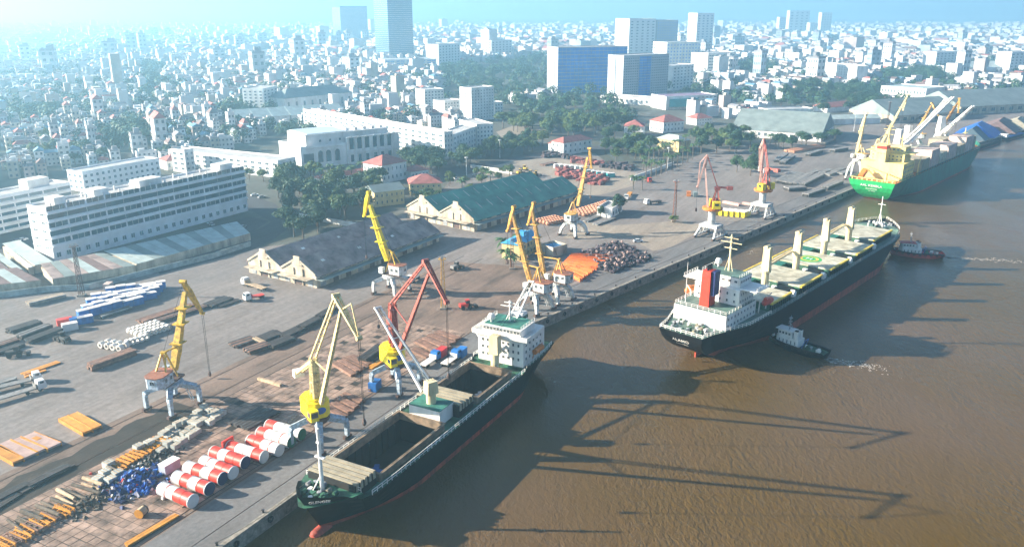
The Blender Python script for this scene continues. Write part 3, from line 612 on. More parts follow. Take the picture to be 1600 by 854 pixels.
def heavy_crane(x, y, tip, zt=30):
    b = MB(); b.tube((x, y, 7.6), (x, y, 19), 2.3, 2.2, 16); b.box((x, y, 24.5), (4.6, 4.6, 11), atan2(tip[1] - y, tip[0] - x), top=.72); p = b.obj('crane_column', mW, s3)
    d = Vector((tip[0] - x, tip[1] - y, 0)).normalized(); sd = Vector((-d.y, d.x, 0)); f = Vector((x, y, 18.5)) + d * 2.6; tip = Vector(tip); b = MB()
    for k in (1.5, -1.5): b.beam(f + sd * k, tip + sd * k * .5, .9, 1.7, .7, 1.0)
    for i in range(6): q = f.lerp(tip, (i + .5) / 6); b.beam(q + sd * 1.5 * (1 - .08 * i), q - sd * 1.5 * (1 - .08 * i), .4, .5)
    b.obj('crane_jib', mW, p); b = MB(); b.beam(Vector((x, y, 30)) + sd * .8, tip + sd * .5, .12, .12); b.beam(Vector((x, y, 30)) - sd * .8, tip - sd * .5, .12, .12); b.beam(tip, tip - Vector((0, 0, 6)), .12, .12); b.obj('hoist_rope', mBlack, p)
rz3 = RZF - .012
heavy_crane(64, 8.5, to_local(s3.location, rz3, G(1489, 152, 46)))
heavy_crane(86, 10.3, to_local(s3.location, rz3, G(1478, 156, 44)))
heavy_crane(150, 8.5, to_local(s3.location, rz3, G(1521, 166, 40)))
b = MB(); b.tube((40, -12, 7.6), (40, -12, 14), .5, .35, 8); b.beam((40, -12, 14), (43, -12, 18), .4, .4); b.obj('provision_crane', mShipYel, s3)
for s in (1, -1): railing(s3, [(x, s * (hb3(x / L3, 1) - .2), zt3(x)) for x in (2, 30, 60, 90, 120, 150, 175)], mTealHull, 1.0, 5, .12)
mast(s3, 180, 0, 8, 20, mShipYel, ((.7, 1.5),), .4)

# ---- tugs
def tug(name, lab, p_bow, p_stern, m_hull, m_house, m_trim, seed):
    d = p_bow - p_stern; ln = d.length; root = thing(name, lab, 'tug boat', (p_stern.x, p_stern.y, 0), atan2(d.y, d.x))
    wl = WATER_Z; zt = lambda x: wl + 1.9 + 1.5 * max(0, x / ln - .45) ** 1.5 * 2
    hb = hull(root, ln, ln * .31, wl, zt, None, (m_hull, m_hull, m_hull), over=.6, rake=1.6, tw=.75, xb=.62, boot=.3, bulb=False, nst=16, under=1)
    deck(root, ln, hb, [.05, ln * .2, ln * .4, ln * .55, ln * .7, ln * .8, ln * .88, ln * .95], lambda x: wl + 1.3, [], mGreenD if m_hull is mBlack else m_hull, 0)
    b = MB()
    for s in (1, -1):
        pts = [(x * ln, s * (hb(x, 1) + .05), zt(x * ln)) for x in (.02, .15, .3, .45, .6, .72, .82, .9, .96, .99)]
        for a, c in zip(pts, pts[1:]): b.beam(a, c, .45, .45)
    b.obj('fender_rail', m_tyre, root)
    for i in range(9):
        x = .06 + i * .1
        for s in (1, -1): o = place(tyre_me, 'tyre_fender', root, (x * ln, s * (hb(x, 1) + .12), zt(x * ln) - .5)); o.scale = (.7, .7, .7)
    x0, x1 = ln * .42, ln * .8; z = wl + 1.3; w = ln * .19
    b = MB(); b.prism([(x0, -w / 2), (x1 - .8, -w / 2), (x1, -w / 4), (x1, w / 4), (x1 - .8, w / 2), (x0, w / 2)], z, z + 2.5); hs = b.obj('deckhouse', m_house, root)
    b = MB(); b.prism([(x0 + ln * .12, -w * .42), (x1 - .9, -w * .42), (x1 - .3, -w * .2), (x1 - .3, w * .2), (x1 - .9, w * .42), (x0 + ln * .12, w * .42)], z + 2.5, z + 4.6); wh = b.obj('wheelhouse', m_house, root)
    bx('wheelhouse_roof', m_trim, wh, ((x0 + ln * .12 + x1 - .3) / 2, 0, z + 4.7), (x1 - x0 - ln * .10, w * .95, .2))
    for s in (1, -1):
        if s > 0: facade(wh, (x1 - 1, w * .42), (x0 + ln * .13, w * .42), z + 3.2, z + 4.3, 1, 4, .75, .8, m_house, mGlass)
        else: facade(wh, (x0 + ln * .13, -w * .42), (x1 - 1, -w * .42), z + 3.2, z + 4.3, 1, 4, .75, .8, m_house, mGlass)
        if s > 0: facade(hs, (x1 - 1, w * .5), (x0 + .4, w * .5), z + .4, z + 2.1, 1, 5, .3, .8, m_house, mGlass)
        else: facade(hs, (x0 + .4, -w * .5), (x1 - 1, -w * .5), z + .4, z + 2.1, 1, 5, .3, .8, m_house, mGlass)
    facade(wh, (x0 + ln * .12, w * .35), (x0 + ln * .12, -w * .35), z + 3.2, z + 4.3, 1, 3, .75, .8, m_house, mGlass)
    for s in (1, -1):
        b = MB(); b.box((x0 + 1.2, s * w * .3, z + 3.8), (1.3, .9, 2.6)); b.obj('funnel', m_house, root); bx('funnel_cap', mBlack, root, (x0 + 1.2, s * w * .3, z + 5.25), (1.1, .8, .3))
    mast(root, x0 + ln * .2, 0, z + 4.7, z + 9.5, mGrey, ((.5, 1.2), (.75, .8)), .16)
    b = MB(); b.tube((ln * .3, -.8, z + .7), (ln * .3, .8, z + .7), .6, n=10); b.box((ln * .3, 0, z + .3), (1.5, 2.2, .5)); b.obj('towing_winch', mGreenD, root)
    b = MB(); b.tube((ln * .88, -.6, z + 1.1), (ln * .88, .6, z + 1.1), .45, n=10); b.obj('bow_winch', mW, root)
    b = MB()
    for s in (1, -1): b.beam((ln * .38, s * 1.2, z), (ln * .33, s * 1.0, z + 3), .16, .16)
    b.beam((ln * .33, 1, z + 3), (ln * .33, -1, z + 3), .16, .16); b.obj('towing_arch', mBlue, root)
    ship_clutter(root, [(random.Random(seed + i).uniform(.06, .38) * ln, random.Random(seed * 3 + i).uniform(-1.5, 1.5), z) for i in range(5)], seed, [mGreenD, mW, mGrey])
    return root
tug('tug_boat', 'small black tug with white wheelhouse beside the bulk carrier', G(1196, 530, -3.5), G(1292, 560, -3.5), mBlack, mW, mW, 3)
mTugRed = mat('tug_red', (.50, .03, .025), .5, .3, .3)
tug('tug_boat', 'red tug boat pushing at the bulk carrier bow', G(1386, 397, -3.5), G(1474, 402, -3.5), mTugRed, mW, mTugRed, 6)
def barge(px0, px1, lab, m):
    a, c = G(*px0, -3.5), G(*px1, -3.5); d = c - a; ln = d.length; root = thing('river_barge', lab, 'barge', (a.x, a.y, 0), atan2(d.y, d.x))
    hull(root, ln, 9, WATER_Z, lambda x: WATER_Z + 2.2 + (x > ln * .85) * .8, None, (mBlack, mBoot, mBlack), over=1, rake=3, tw=.8, xb=.85, boot=.4, bulb=False, nst=12)
    b = MB(); b.box((ln * .5, 0, WATER_Z + 2.0), (ln * .7, 6.4, 1.0)); b.obj('cargo_cover', m, root); b = MB(); b.box((ln * .08, 0, WATER_Z + 3.4), (ln * .1, 5.5, 2.8)); b.obj('wheelhouse', mW, root); bx('deck_plate', mSteel, root, (ln * .45, 0, WATER_Z + 1.75), (ln * .86, 7.2, .1))
barge((1516, 235), (1560, 221), 'dark river barge moored beyond the bow of the green ship', mSteel); barge((1565, 219), (1598, 210), 'dark barge with pale cover at the right edge of the river', mBlue)

# churned foam behind the tugs
mFoam = mat('foam', (.55, .50, .44), .8, .2, 2)
def foam(name_lab, A, dx, dy, n, seed):
    r_ = random.Random(seed); b = MB(); p = G(*A, WATER_Z)
    for i in range(n):
        f = r_.random() ** 1.5; x = p.x + dx * f + r_.gauss(0, .5 + 1.6 * f); y = p.y + dy * f + r_.gauss(0, .6 + 1.8 * f); a = r_.uniform(0, 3.1); l, w = r_.uniform(.25, 1.2) * (1.2 - f), r_.uniform(.08, .22); q = Vector((cos(a), sin(a), 0)) * l; k = Vector((-sin(a), cos(a), 0)) * w; c = Vector((x, y, WATER_Z + .06))
        b.poly([c - q, c - q * .3 - k, c + q * .5 - k * .8, c + q, c + q * .4 + k, c - q * .4 + k])
    tag(b.obj('foam', mFoam), name_lab, None, None, 'stuff')
foam('churned foam behind the white tug', (1294, 562), 16, -7, 150, 3); foam('churned foam behind the red tug', (1478, 402), 46, -10, 260, 4); foam('thin foam along the bulk carrier bow', (1395, 388), 10, -8, 60, 5)
# ------------------------------------------------------------------ quay cranes
mCY = mat('crane_yellow', (.62, .40, .03), .55, .35, 1.3, col2=(.42, .24, .04)); mCBrightY = mat('crane_bright_yellow', (.80, .60, .01), .45, .15, .5); mCOr = mat('crane_ochre', (.66, .38, .08), .55, .35, 1.3, col2=(.5, .22, .05))
mCWh = mat('crane_white', (.58, .60, .60), .6, .32, 1.2, streak=.4, col2=(.45, .42, .36)); mCBl = mat('crane_pale_blue', (.36, .46, .56), .6, .32, 1.2, col2=(.3, .3, .3)); mCRed = mat('crane_red', (.38, .085, .065), .6, .35, 1.3, col2=(.42, .12, .08))
mCPink = mat('crane_faded_pink', (.66, .42, .36), .55, .2, .4, col2=(.6, .3, .22)); mRust = mat('rust_roof', (.30, .12, .07), .8, .3, .6); mCCream = mat('crane_cream', (.72, .60, .30), .55, .3, 1.2, col2=(.6, .42, .18)); mOxide = mat('dark_oxide', (.10, .06, .05), .7, .3, .6)
def portal(root, dv, nv, g, b_, hp, m, style, m_dark):
    for su in (1, -1):
        for sn in (1, -1):
            def at(k, z): q = dv * (su * b_ / 2 * k) + nv * (sn * g / 2 * k); return Vector((q.x, q.y, z))
            if style == 'bent': pts = [(1.0, .9, .9), (1.0, hp * .62, 1.0), (.94, hp * .74, 1.25), (.22, hp * .98, 1.5)]
            elif style == 'curved': pts = [(1.0, .9, .8), (.9, hp * .3, 1.0), (.84, hp * .55, 1.2), (.62, hp * .82, 1.4), (.3, hp * .98, 1.5)]
            else: pts = [(1.0, .9, .9), (.3, hp * .96, 1.3)]
            b = MB()
            for (k0, z0, w0), (k1, z1, w1) in zip(pts, pts[1:]): b.beam(at(k0, z0), at(k1, z1), w0, w0, w1, w1, up=tuple(dv))
            lg = b.obj('leg', m, root)
            p = at(1, .45); b = MB(); b.box((p.x, p.y, .62), (2.6, .8, .7), atan2(dv.y, dv.x))
            for k in (-.9, 0, .9): q = p + dv * k; b.tube(q - nv * .3 + Vector((0, 0, -.12)), q + nv * .3 + Vector((0, 0, -.12)), .32, n=10)
            b.obj('bogie', m_dark, lg)
def octa(cx, cy, ax, sd, l, w, ch):
    pts = [(-l / 2 + ch, -w / 2), (l / 2 - ch, -w / 2), (l / 2, -w / 2 + ch), (l / 2, w / 2 - ch), (l / 2 - ch, w / 2), (-l / 2 + ch, w / 2), (-l / 2, w / 2 - ch), (-l / 2, -w / 2 + ch)]
    return [(cx + ax.x * a + sd.x * b, cy + ax.y * a + sd.y * b) for a, b in pts]
def ring_windows(root, pts, z0, z1, m, every=1, fw=.5, cols=2):
    n = len(pts)
    for i in range(n):
        a, c = Vector((*pts[i], 0)), Vector((*pts[(i + 1) % n], 0))
        if (c - a).length > 1.6: facade(root, a, c, z0, z1, 1, max(1, int((c - a).length / 1.7)), fw, .8, m, mGlass, depth=.08)
def crane_a(label, cpx, az, y_ring, piv, tip, h0, h1, hook_z, mj, mh, mroof, mleg, style='bent', g=9.4, fn='N', house=(6.5, 5.0, 3.0), group='quay cranes', jw=1.5, hdir=180, hoff=-3.2, ring_m=None):
    P = G(*cpx) if not isinstance(cpx, Vector) else cpx
    dv, nv = (dN, nN) if fn == 'N' else (dF, nF)
    root = thing('portal_crane', label, 'crane', (P.x, P.y, 0), group=group)
    hp = ZH(P, y_ring); hp = max(6.5, min(12, hp))
    portal(root, dv, nv, g, g * .98, hp, mleg, style, mOxide)
    ax = Vector((sin(radians(az)), cos(radians(az)), 0)); sd = Vector((-ax.y, ax.x, 0))
    b = MB(); b.lathe((0, 0, hp - .3), [(0, -.6), (2.6, -.6), (3.2, 0), (3.2, .7), (2.4, .9), (2.4, 1.3), (0, 1.3)], 20); b.obj('slew_ring', ring_m or mleg, root)
    b = MB(); c = ax * -1.2; b.box((c.x, c.y, hp + 1.25), (8.6, 4.6, .5), atan2(ax.y, ax.x)); b.obj('slew_platform', mOxide, root)
    hx = Vector((sin(radians(az + hdir)), cos(radians(az + hdir)), 0)); c = hx * -hoff
    pts = octa(c.x, c.y, ax, sd, house[0], house[1], 1.1); b = MB(); b.prism(pts, hp + 1.5, hp + 1.5 + house[2]); hs = b.obj('machine_house', mh, root)
    b = MB(); b.prism([(c.x + (x - c.x) * 1.06, c.y + (y - c.y) * 1.06) for x, y in pts], hp + 1.5 + house[2], hp + 1.75 + house[2]); b.obj('house_roof', mroof, hs)
    ring_windows(hs, pts, hp + 2.5, hp + 4.0, mh)
    W3 = lambda q: PL(P, az, *q) - Vector((P.x, P.y, 0))
    pv, tp, a0, a1 = W3(piv), W3(tip), W3(h0), W3(h1)
    pv = ax * 1.6 + Vector((0, 0, hp + 2.0)) if pv.z < hp + 1.5 else pv
    b = MB(); mid = pv.lerp(tp, .25); b.beam(pv, mid, jw * .9, jw * .8, jw * 1.1, jw * 1.1, up=tuple(sd)); b.beam(mid, tp, jw * 1.1, jw * 1.1, jw * .6, jw * .6, up=tuple(sd)); jb = b.obj('jib', mj, root)
    for f in (.35, .6, .8):
        q = pv.lerp(tp, f); b = MB(); b.box(q, (jw * 1.9, jw * 1.9, .25), atan2(ax.y, ax.x)); b.obj('jib_platform', mj, jb)
    b = MB(); o_ = sd * (jw * .62)
    for k_ in (-.25, .25): b.beam(pv + o_ + ax * k_, tp + sd * (jw * .4) + ax * k_, .07, .07)
    for i in range(1, 24): q = (pv + o_).lerp(tp + sd * (jw * .4), i / 24); b.beam(q - ax * .25, q + ax * .25, .06, .06)
    b.obj('jib_ladder', mOxide, jb)
    b = MB(); q = a0.lerp(a1, .3); b.beam(a0, q, jw * .5, jw * .5, jw * .75, jw * .85, up=tuple(sd)); b.beam(q, a1, jw * .75, jw * .85, jw * .4, jw * .4, up=tuple(sd)); b.tube(a0 - sd * .9, a0 + sd * .9, .55, n=10); b.tube(a1 - sd * .6, a1 + sd * .6, .45, n=10); b.obj('jib_head', mj, jb)
    top = Vector((0, 0, hp + 9.2)) + ax * -1.2; b = MB()
    for k in (1.4, -1.4): b.beam(ax * 1.4 + sd * k + Vector((0, 0, hp + 1.5)), top + sd * k * .3, .4, .4); b.beam(ax * -3.4 + sd * k + Vector((0, 0, hp + 1.5 + house[2])), top + sd * k * .3, .4, .4)
    b.beam(top + sd * .7, top - sd * .7, .9, .5); b.beam(top, pv.lerp(tp, .3), .35, .35); b.obj('a_frame', mj if mj is not mCBrightY else mCY, root)
    pcab = ax * 2.4 + sd * 2.2; b = MB(); b.box((pcab.x, pcab.y, hp + 2.6), (1.8, 1.6, 2.2), atan2(ax.y, ax.x)); cb = b.obj('cab', mh, root)
    q = pcab + ax * .92; bx('cab_window', mGlass, cb, (q.x, q.y, hp + 2.9), (.1, 1.3, 1.1), atan2(ax.y, ax.x))
    b = MB(); b.beam(a1 + sd * .25, Vector((a1.x, a1.y, hook_z + 1)) + sd * .15, .07, .07); b.beam(a1 - sd * .25, Vector((a1.x, a1.y, hook_z + 1)) - sd * .15, .07, .07); b.beam(top, a0, .07, .07); rp = b.obj('hoist_rope', mBlack, root)
    b = MB(); b.lathe((a1.x, a1.y, hook_z), [(0, -.6), (.35, -.3), (.45, .3), (.25, 1), (0, 1.1)], 8); b.obj('hook_block', mOxide, rp)
    b = MB(); p = dv * 4.2 + nv * -2; b.path([p + Vector((0, 0, .8)), p * .6 + Vector((0, 0, hp))], .12, 5); b.path([p * 1.12 + Vector((0, 0, .8)), p * .72 + Vector((0, 0, hp))], .12, 5); b.obj('ladder', mleg, root)
    return root
crane_a('yellow jib crane with pale blue legs beside the grey crates', (272, 636), AZ(G(272, 636), G(330, 590)), 598, (272, 578), (289, 456), (286, 440), (316, 489), 1.2, mCY, mCBl, mRust, mCBl, jw=1.7, hoff=-4.2, ring_m=mCBl)
crane_a('bright yellow jib crane standing before the grey roofed warehouse', (612, 457), -62, 432, (606, 407), (578, 320), (576, 300), (569, 337), 12, mCBrightY, mCWh, mRust, mCWh, jw=1.9, house=(6.5, 4.6, 3.4))
crane_a('ochre jib crane with white house, left one of the pair behind the ship bridge', (836, 484), -52, 462, (814, 450), (801, 334), (803, 323), (793, 360), 15, mCOr, mCWh, mRust, mCWh, 'curved', fn='F', jw=1.4)
crane_a('ochre jib crane with white house, right one of the pair beside orange frames', (868, 469), -55, 447, (850, 430), (832, 330), (834, 317), (825, 350), 14, mCOr, mCWh, mRust, mCWh, 'curved', fn='F', jw=1.4)
crane_a('ochre jib crane with round white house in front of the green warehouse', (896, 367), 28, 349, (903, 322), (918, 246), (921, 232), (924, 262), 14, mCOr, mCWh, mCOr, mCWh, 'curved', fn='F', jw=1.5)
for s_, az, tip, h1, lab in ((318, -30, (1352, 184), (1343, 205), 'cream crane behind the bridge of the green ship, leftmost of the far cranes'), (352, 40, (1417, 152), (1411, 172), 'cream crane with raised jib behind the deckhouse of the green ship'),
                             (432, -30, (1455, 165), (1466, 180), 'ochre crane behind the white jibs of the green ship'), (496, 20, (1498, 158), (1497, 176), 'ochre crane beside the blue tarpaulin heap')):
    crane_a(lab, FQ(s_, 9), az, 0, (1300, 600), tip, (tip[0] + 1, tip[1] - 4), h1, 10, mCCream if s_ < 400 else mCOr, mCWh, mCOr, mCWh, 'curved', fn='F')

def crane_b(label, cpx, az, y_ring, col, piv, tip, apex, tie, cw, fly, strut, hook, m_col, m_jib, m_tie, group='quay cranes'):
    P = G(*cpx); root = thing('portal_crane', label, 'crane', (P.x, P.y, 0), group=group); hp = max(7, min(11, ZH(P, y_ring)))
    portal(root, dN, nN, 9.2, 9.6, hp, mCBl, 'bent', mOxide)
    ax = Vector((sin(radians(az)), cos(radians(az)), 0)); sd = Vector((-ax.y, ax.x, 0)); W3 = lambda q: PL(P, az, *q) - Vector((P.x, P.y, 0))
    b = MB(); b.lathe((0, 0, hp), [(0, -.9), (2.4, -.9), (2.9, -.2), (2.9, .5), (0, .5)], 20); b.obj('slew_ring', mOxide, root)
    c = ax * -1.4; pts = octa(c.x, c.y, ax, sd, 7.6, 5.4, 1.3); b = MB(); b.prism(pts, hp + .6, hp + 4.6); hs = b.obj('machine_house', mCBrightY, root)
    b = MB(); b.prism([(c.x + (x - c.x) * .8, c.y + (y - c.y) * .8) for x, y in pts], hp + 4.6, hp + 5.3); b.box((c.x, c.y, hp + 5.6), (2, 2.4, .8), .4); b.obj('house_roof', mCBrightY, hs)
    ns = sd if sd.dot(Vector((.55, -.83, 0))) > 0 else -sd
    en, eo, et = max(((ax, 3.8, sd), (-ax, 3.8, sd), (sd, 2.7, ax), (-sd, 2.7, ax)), key=lambda q: q[0].dot(Vector((.6, -.8, 0))))
    e = c + en * (eo + .03); vs = [e + et * (1.25 * cos(t)) + Vector((0, 0, hp + 2.6 + .85 * sin(t))) for t in [2 * pi * i / 28 for i in range(28)]]; ns_e = en
    if en.cross(Vector((0, 0, 1))).dot(et) > 0: vs.reverse()
    eb = MB(); eb.add(vs + [v + ns_e * .06 for v in vs], [(i, (i + 1) % 28, 28 + (i + 1) % 28, 28 + i) for i in range(28)] + [tuple(range(28, 56))]); eb.obj('oval_emblem', mBlue, hs)
    pc = ax * 2.9 + ns * 2.2; b = MB(); b.box((pc.x, pc.y, hp + 2.3), (2.2, 2.0, 2.6), atan2(ax.y, ax.x)); cb = b.obj('cab', mCBrightY, root); q = pc + ax * 1.12; bx('cab_window', mGlass, cb, (q.x, q.y, hp + 2.6), (.1, 1.6, 1.3), atan2(ax.y, ax.x)); q = pc + ns * 1.02; bx('cab_window', mGlass, cb, (q.x, q.y, hp + 2.6), (1.6, .1, 1.3), atan2(ax.y, ax.x))
    ct = W3(col); tpz = ct.z; b = MB()
    for k in (1.0, -1.0):
        for j in (.9, -1.1): b.beam(ax * j + sd * k + Vector((0, 0, hp + .6)), ax * j * .55 + ct * 1.0 * 0 + sd * k * .6 + Vector((0, 0, tpz)), .5, .5)
    for f in (.45, .6, .75, .9): z = hp + (tpz - hp) * f; b.box((0, 0, z), (1.9, 1.9, .3), atan2(ax.y, ax.x))
    b.box((0, 0, hp + (tpz - hp) * .62), (1.3, 1.3, (tpz - hp) * .7), atan2(ax.y, ax.x)); b.obj('tower', m_col, root)
    pv = ax * 3.0 + Vector((0, 0, hp + 4.9)); tp, ap, fl = W3(tip), W3(apex), W3(fly); b = MB()
    b.beam(pv, tp, 1.15, .9, .65, .55, up=tuple(sd)); jb = b.obj('jib', m_jib, root)
    b = MB()
    for k in (.7, -.7): b.beam(Vector((0, 0, tpz)) + sd * k, ap + sd * k * .5, .35, .4)
    for i in range(1, 8): q = Vector((0, 0, tpz)).lerp(ap, i / 8); b.beam(q + sd * .6, q - sd * .6, .2, .2)
    b.obj('tie_rod', m_tie, jb)
    b = MB()
    for k in (.5, -.5): b.beam(ap + sd * k, fl + sd * k * .6, .5, .7, .35, .4)
    for i in range(1, 6): q = ap.lerp(fl, i / 6); b.beam(q + sd * .5, q - sd * .5, .2, .2)
    b.tube(ap - sd * .8, ap + sd * .8, .6, n=10); b.tube(fl - sd * .6, fl + sd * .6, .5, n=10)
    if strut: st = W3(strut); b.beam(tp, st, .25, .25); b.beam(st, fl, .22, .22)
    b.obj('fly_jib', m_jib, jb)
    b = MB(); cwp = W3(cw); t0 = Vector((0, 0, tpz - .4)) + ax * .6
    for k in (.7, -.7): b.beam(t0 + sd * k, cwp + sd * k, .5, .8)
    b.beam(t0 + ax * .8, pv.lerp(tp, .35), .25, .25); lv = b.obj('counterweight_lever', m_tie, root); b = MB(); b.box(cwp, (1.7, 2.4, 1.8), atan2(ax.y, ax.x)); b.obj('counterweight', mW if m_jib is mCCream else m_tie, lv)
    b = MB(); hz_ = hook; b.beam(fl + sd * .2, Vector((fl.x, fl.y, hz_)) + sd * .1, .08, .08); b.beam(fl - sd * .2, Vector((fl.x, fl.y, hz_)) - sd * .1, .08, .08); rp = b.obj('hoist_rope', mBlack, root); b = MB(); b.lathe((fl.x, fl.y, hz_ - 1), [(0, -.6), (.4, -.2), (.5, .4), (.25, 1.2), (0, 1.3)], 8); b.obj('hook_block', mOxide, rp)
    return root
crane_b('cream level luffing crane with yellow house beside the red drums', (500, 691), 145, 657, (493, 562), (505, 622), (533, 484), (525, 462), None, (466, 582), (561, 528), (549, 474), 18, mCCream, mCCream, mCCream)
crane_b('red level luffing crane with yellow house behind the white ship jib', (619, 604), 145, 572, (630, 484), (640, 538), (670, 428), (665, 408), None, (612, 500), (698, 472), None, 15, mCRed, mCRed, mCRed)

def crane_c(label, cpx, az, y0, y1, tip, apex, tie, fly, strut, cw, group='quay cranes'):
    P = G(*cpx); root = thing('portal_crane', label, 'crane', (P.x, P.y, 0), group=group); hp = ZH(P, y0); hc = ZH(P, y1)
    for sn in (1, -1):
        for su in (1, -1):
            b = MB(); f = nF * (sn * 4.7) + dF * (su * 6.0); t = nF * (sn * 3.6) + dF * (su * 2.2); b.beam(f + Vector((0, 0, .8)), t + Vector((0, 0, hp)), .8, .8, .9, .9)
            f2 = nF * (sn * 4.7) + dF * (su * 1.2); b.beam(f2 + Vector((0, 0, .9)), t + Vector((0, 0, hp)), .4, .4)
            for k in (.3, .6): b.beam(f.lerp(t, k) + Vector((0, 0, .8 + (hp - .8) * k)), f2.lerp(t, k) + Vector((0, 0, .9 + (hp - .9) * k)), .25, .25)
            lg = b.obj('leg', mCWh, root); b = MB(); b.box((f.x, f.y, .5), (2.4, .8, .8), atan2(dF.y, dF.x)); b.obj('bogie', mOxide, lg)
    b = MB()
    for sn in (1, -1): q = nF * (sn * 4.7); b.box((q.x, q.y, .95), (13, .6, .5), atan2(dF.y, dF.x)); 
    b.obj('sill_beam', mCWh, root)
    b = MB(); b.box((0, 0, hp + .1), (6.6, 9, 1.3), atan2(dF.y, dF.x)); b.obj('portal_deck', mCWh, root)
    b = MB(); b.tube((0, 0, hp + .7), (0, 0, hc), 1.7, 1.7, 18); b.lathe((0, 0, hc - .5), [(1.7, 0), (2.2, .2), (2.2, .7), (0, .7)], 18); b.obj('column', mCWh, root, smooth=False)
    ax = Vector((sin(radians(az)), cos(radians(az)), 0)); sd = Vector((-ax.y, ax.x, 0)); W3 = lambda q: PL(P, az, *q) - Vector((P.x, P.y, 0))
    b = MB(); b.lathe((0, 0, hc + .2), [(0, 0), (4.4, 0), (4.6, .3), (4.6, 1.1), (4.2, 1.3), (0, 1.3)], 20); b.obj('slew_platform', mOrange, root)
    for k, l in ((-2.9, 3.6), (3.2, 2.4)):
        c = ax * -1.2 + sd * k; b = MB(); b.box((c.x, c.y, hc + 3.0), (l + 1, 2.6, 3.2), atan2(ax.y, ax.x)); h = b.obj('machine_house' if k < 0 else 'cab', mCBrightY, root)
        q = c + sd * (1.33 if k > 0 else -1.33); bx('house_window', mGlass, h, (q.x, q.y, hc + 3.4), (1.8, .1, 1.0), atan2(ax.y, ax.x))
    tp, ap, te, fl = W3(tip), W3(apex), W3(tie), W3(fly); pv = ax * 2.2 + Vector((0, 0, hc + 1.4))
    b = MB()
    for k in (1.0, -1.0): b.beam(pv + sd * k, tp + sd * k * .3, .7, 1.0, .5, .6)
    for i in range(1, 7): q = pv.lerp(tp, i / 7); b.beam(q + sd * (1 - .1 * i), q - sd * (1 - .1 * i), .2, .25)
    jb = b.obj('jib', mCPink, root)
    tower = Vector((0, 0, te.z)) - ax * 1.5; b = MB()
    for k in (1.3, -1.3):
        for j in (1.0, -3.0): b.beam(ax * j + sd * k + Vector((0, 0, hc + 1.4)), tower + sd * k * .6, .45, .45)
        b.beam(ax * 1 + sd * k + Vector((0, 0, hc + 3.4)), ax * -3 + sd * k + Vector((0, 0, hc + 3.4)), .3, .3)
    b.box(tower + Vector((0, 0, -.6)), (2.4, 2.2, 1.6), atan2(ax.y, ax.x)); b.box(Vector((0, 0, hc + 4.6)) - ax, (2.2, 2.0, 2), .6); b.obj('tower', mCRed, root)
    b = MB()
    for k in (.5, -.5): b.beam(tower + sd * k, ap + sd * k, .35, .35)
    b.obj('tie_rod', mCRed, jb); b = MB(); st = W3(strut)
    for k in (.45, -.45): b.beam(ap + sd * k, fl + sd * k * .7, .45, .6); b.beam(ap + sd * k, st + sd * k, .3, .3); b.beam(st + sd * k, fl + sd * k * .7, .3, .3)
    b.beam(ap, tp, .8, .6); b.tube(fl - sd * .7, fl + sd * .7, .5, n=10); b.obj('fly_jib', mCPink, jb)
    b = MB(); cwp = tower - ax * 5.5 + Vector((0, 0, -.4)); b.beam(tower, cwp, .6, .8); lv = b.obj('counterweight_lever', mCRed, root); b = MB(); b.box(cwp, (2.6, 2.2, 1.6), atan2(ax.y, ax.x)); b.obj('counterweight', mCRed, lv)
    b = MB(); b.beam(fl, Vector((fl.x, fl.y, hc + .5)), .1, .1); rp = b.obj('hoist_rope', mBlack, root); b = MB(); b.box((fl.x, fl.y, hc), (.8, .8, 1.6)); b.obj('hook_block', mOxide, rp)
    return root
crane_c('faded red crane on white column, nearer of the two at the far berth', (1110, 369), -84, 352, 328, (1102, 262), (1105, 242), (1117, 292), (1090, 292), (1094, 254), None)
crane_c('faded red crane on white column, farther one near the green ship', (1189, 337), -35, 319, 299, (1193, 232), (1194, 216), (1198, 262), (1187, 266), (1187, 232), None)

# lattice light masts and lamp posts
def lattice(px, ytop, m, lab, w=1.6, shrub=False):
    P = G(*px); h = ZH(P, ytop); root = thing('light_mast', lab, 'light mast', (P.x, P.y, 0)); n = int(h / 1.8)
    b = MB(); w1 = w * .45
    cs = ((1, 1), (1, -1), (-1, -1), (-1, 1)); q = lambda c, f: Vector((c[0] * (w + (w1 - w) * f) / 2, c[1] * (w + (w1 - w) * f) / 2, h * f))
    for c in cs: b.beam(q(c, 0), q(c, 1), .16, .16)
    for i in range(n):
        for c, d in zip(cs, cs[1:] + cs[:1]): b.beam(q(c, i / n), q(d, (i + 1) / n), .09, .09); b.beam(q(c, (i + 1) / n), q(d, (i + 1) / n), .09, .09)
    b.obj('lattice_tower', m, root); b = MB(); b.box((0, 0, h), (2.6, 2.6, .15)); b.obj('lamp_platform', m, root)
    for k in range(4): a = k * pi / 2; b = MB(); b.box((1.1 * cos(a), 1.1 * sin(a), h + .5), (.3, .9, .6), a); b.obj('floodlight', mGrey, root)
    b = MB(); b.box((0, 0, .3), (w * 1.5, w * 1.5, .6)); b.obj('footing', m_conc, root)
lattice((128, 462), 385, mOxide, 'rusty lattice light mast before the white office block'); lattice((693, 482), 404, mCOr, 'orange lattice light mast beside the red crane')
lattice((1053, 346), 284, mRust, 'tall rusty lattice light mast rising from a shrub in the yard'); lattice((1385, 205), 160, mOxide, 'dark lattice light mast behind the green ship deckhouse')
lattice((800, 420), 345, mRust, 'rusty lattice mast beside the blue roofed house and palms', 1.4)
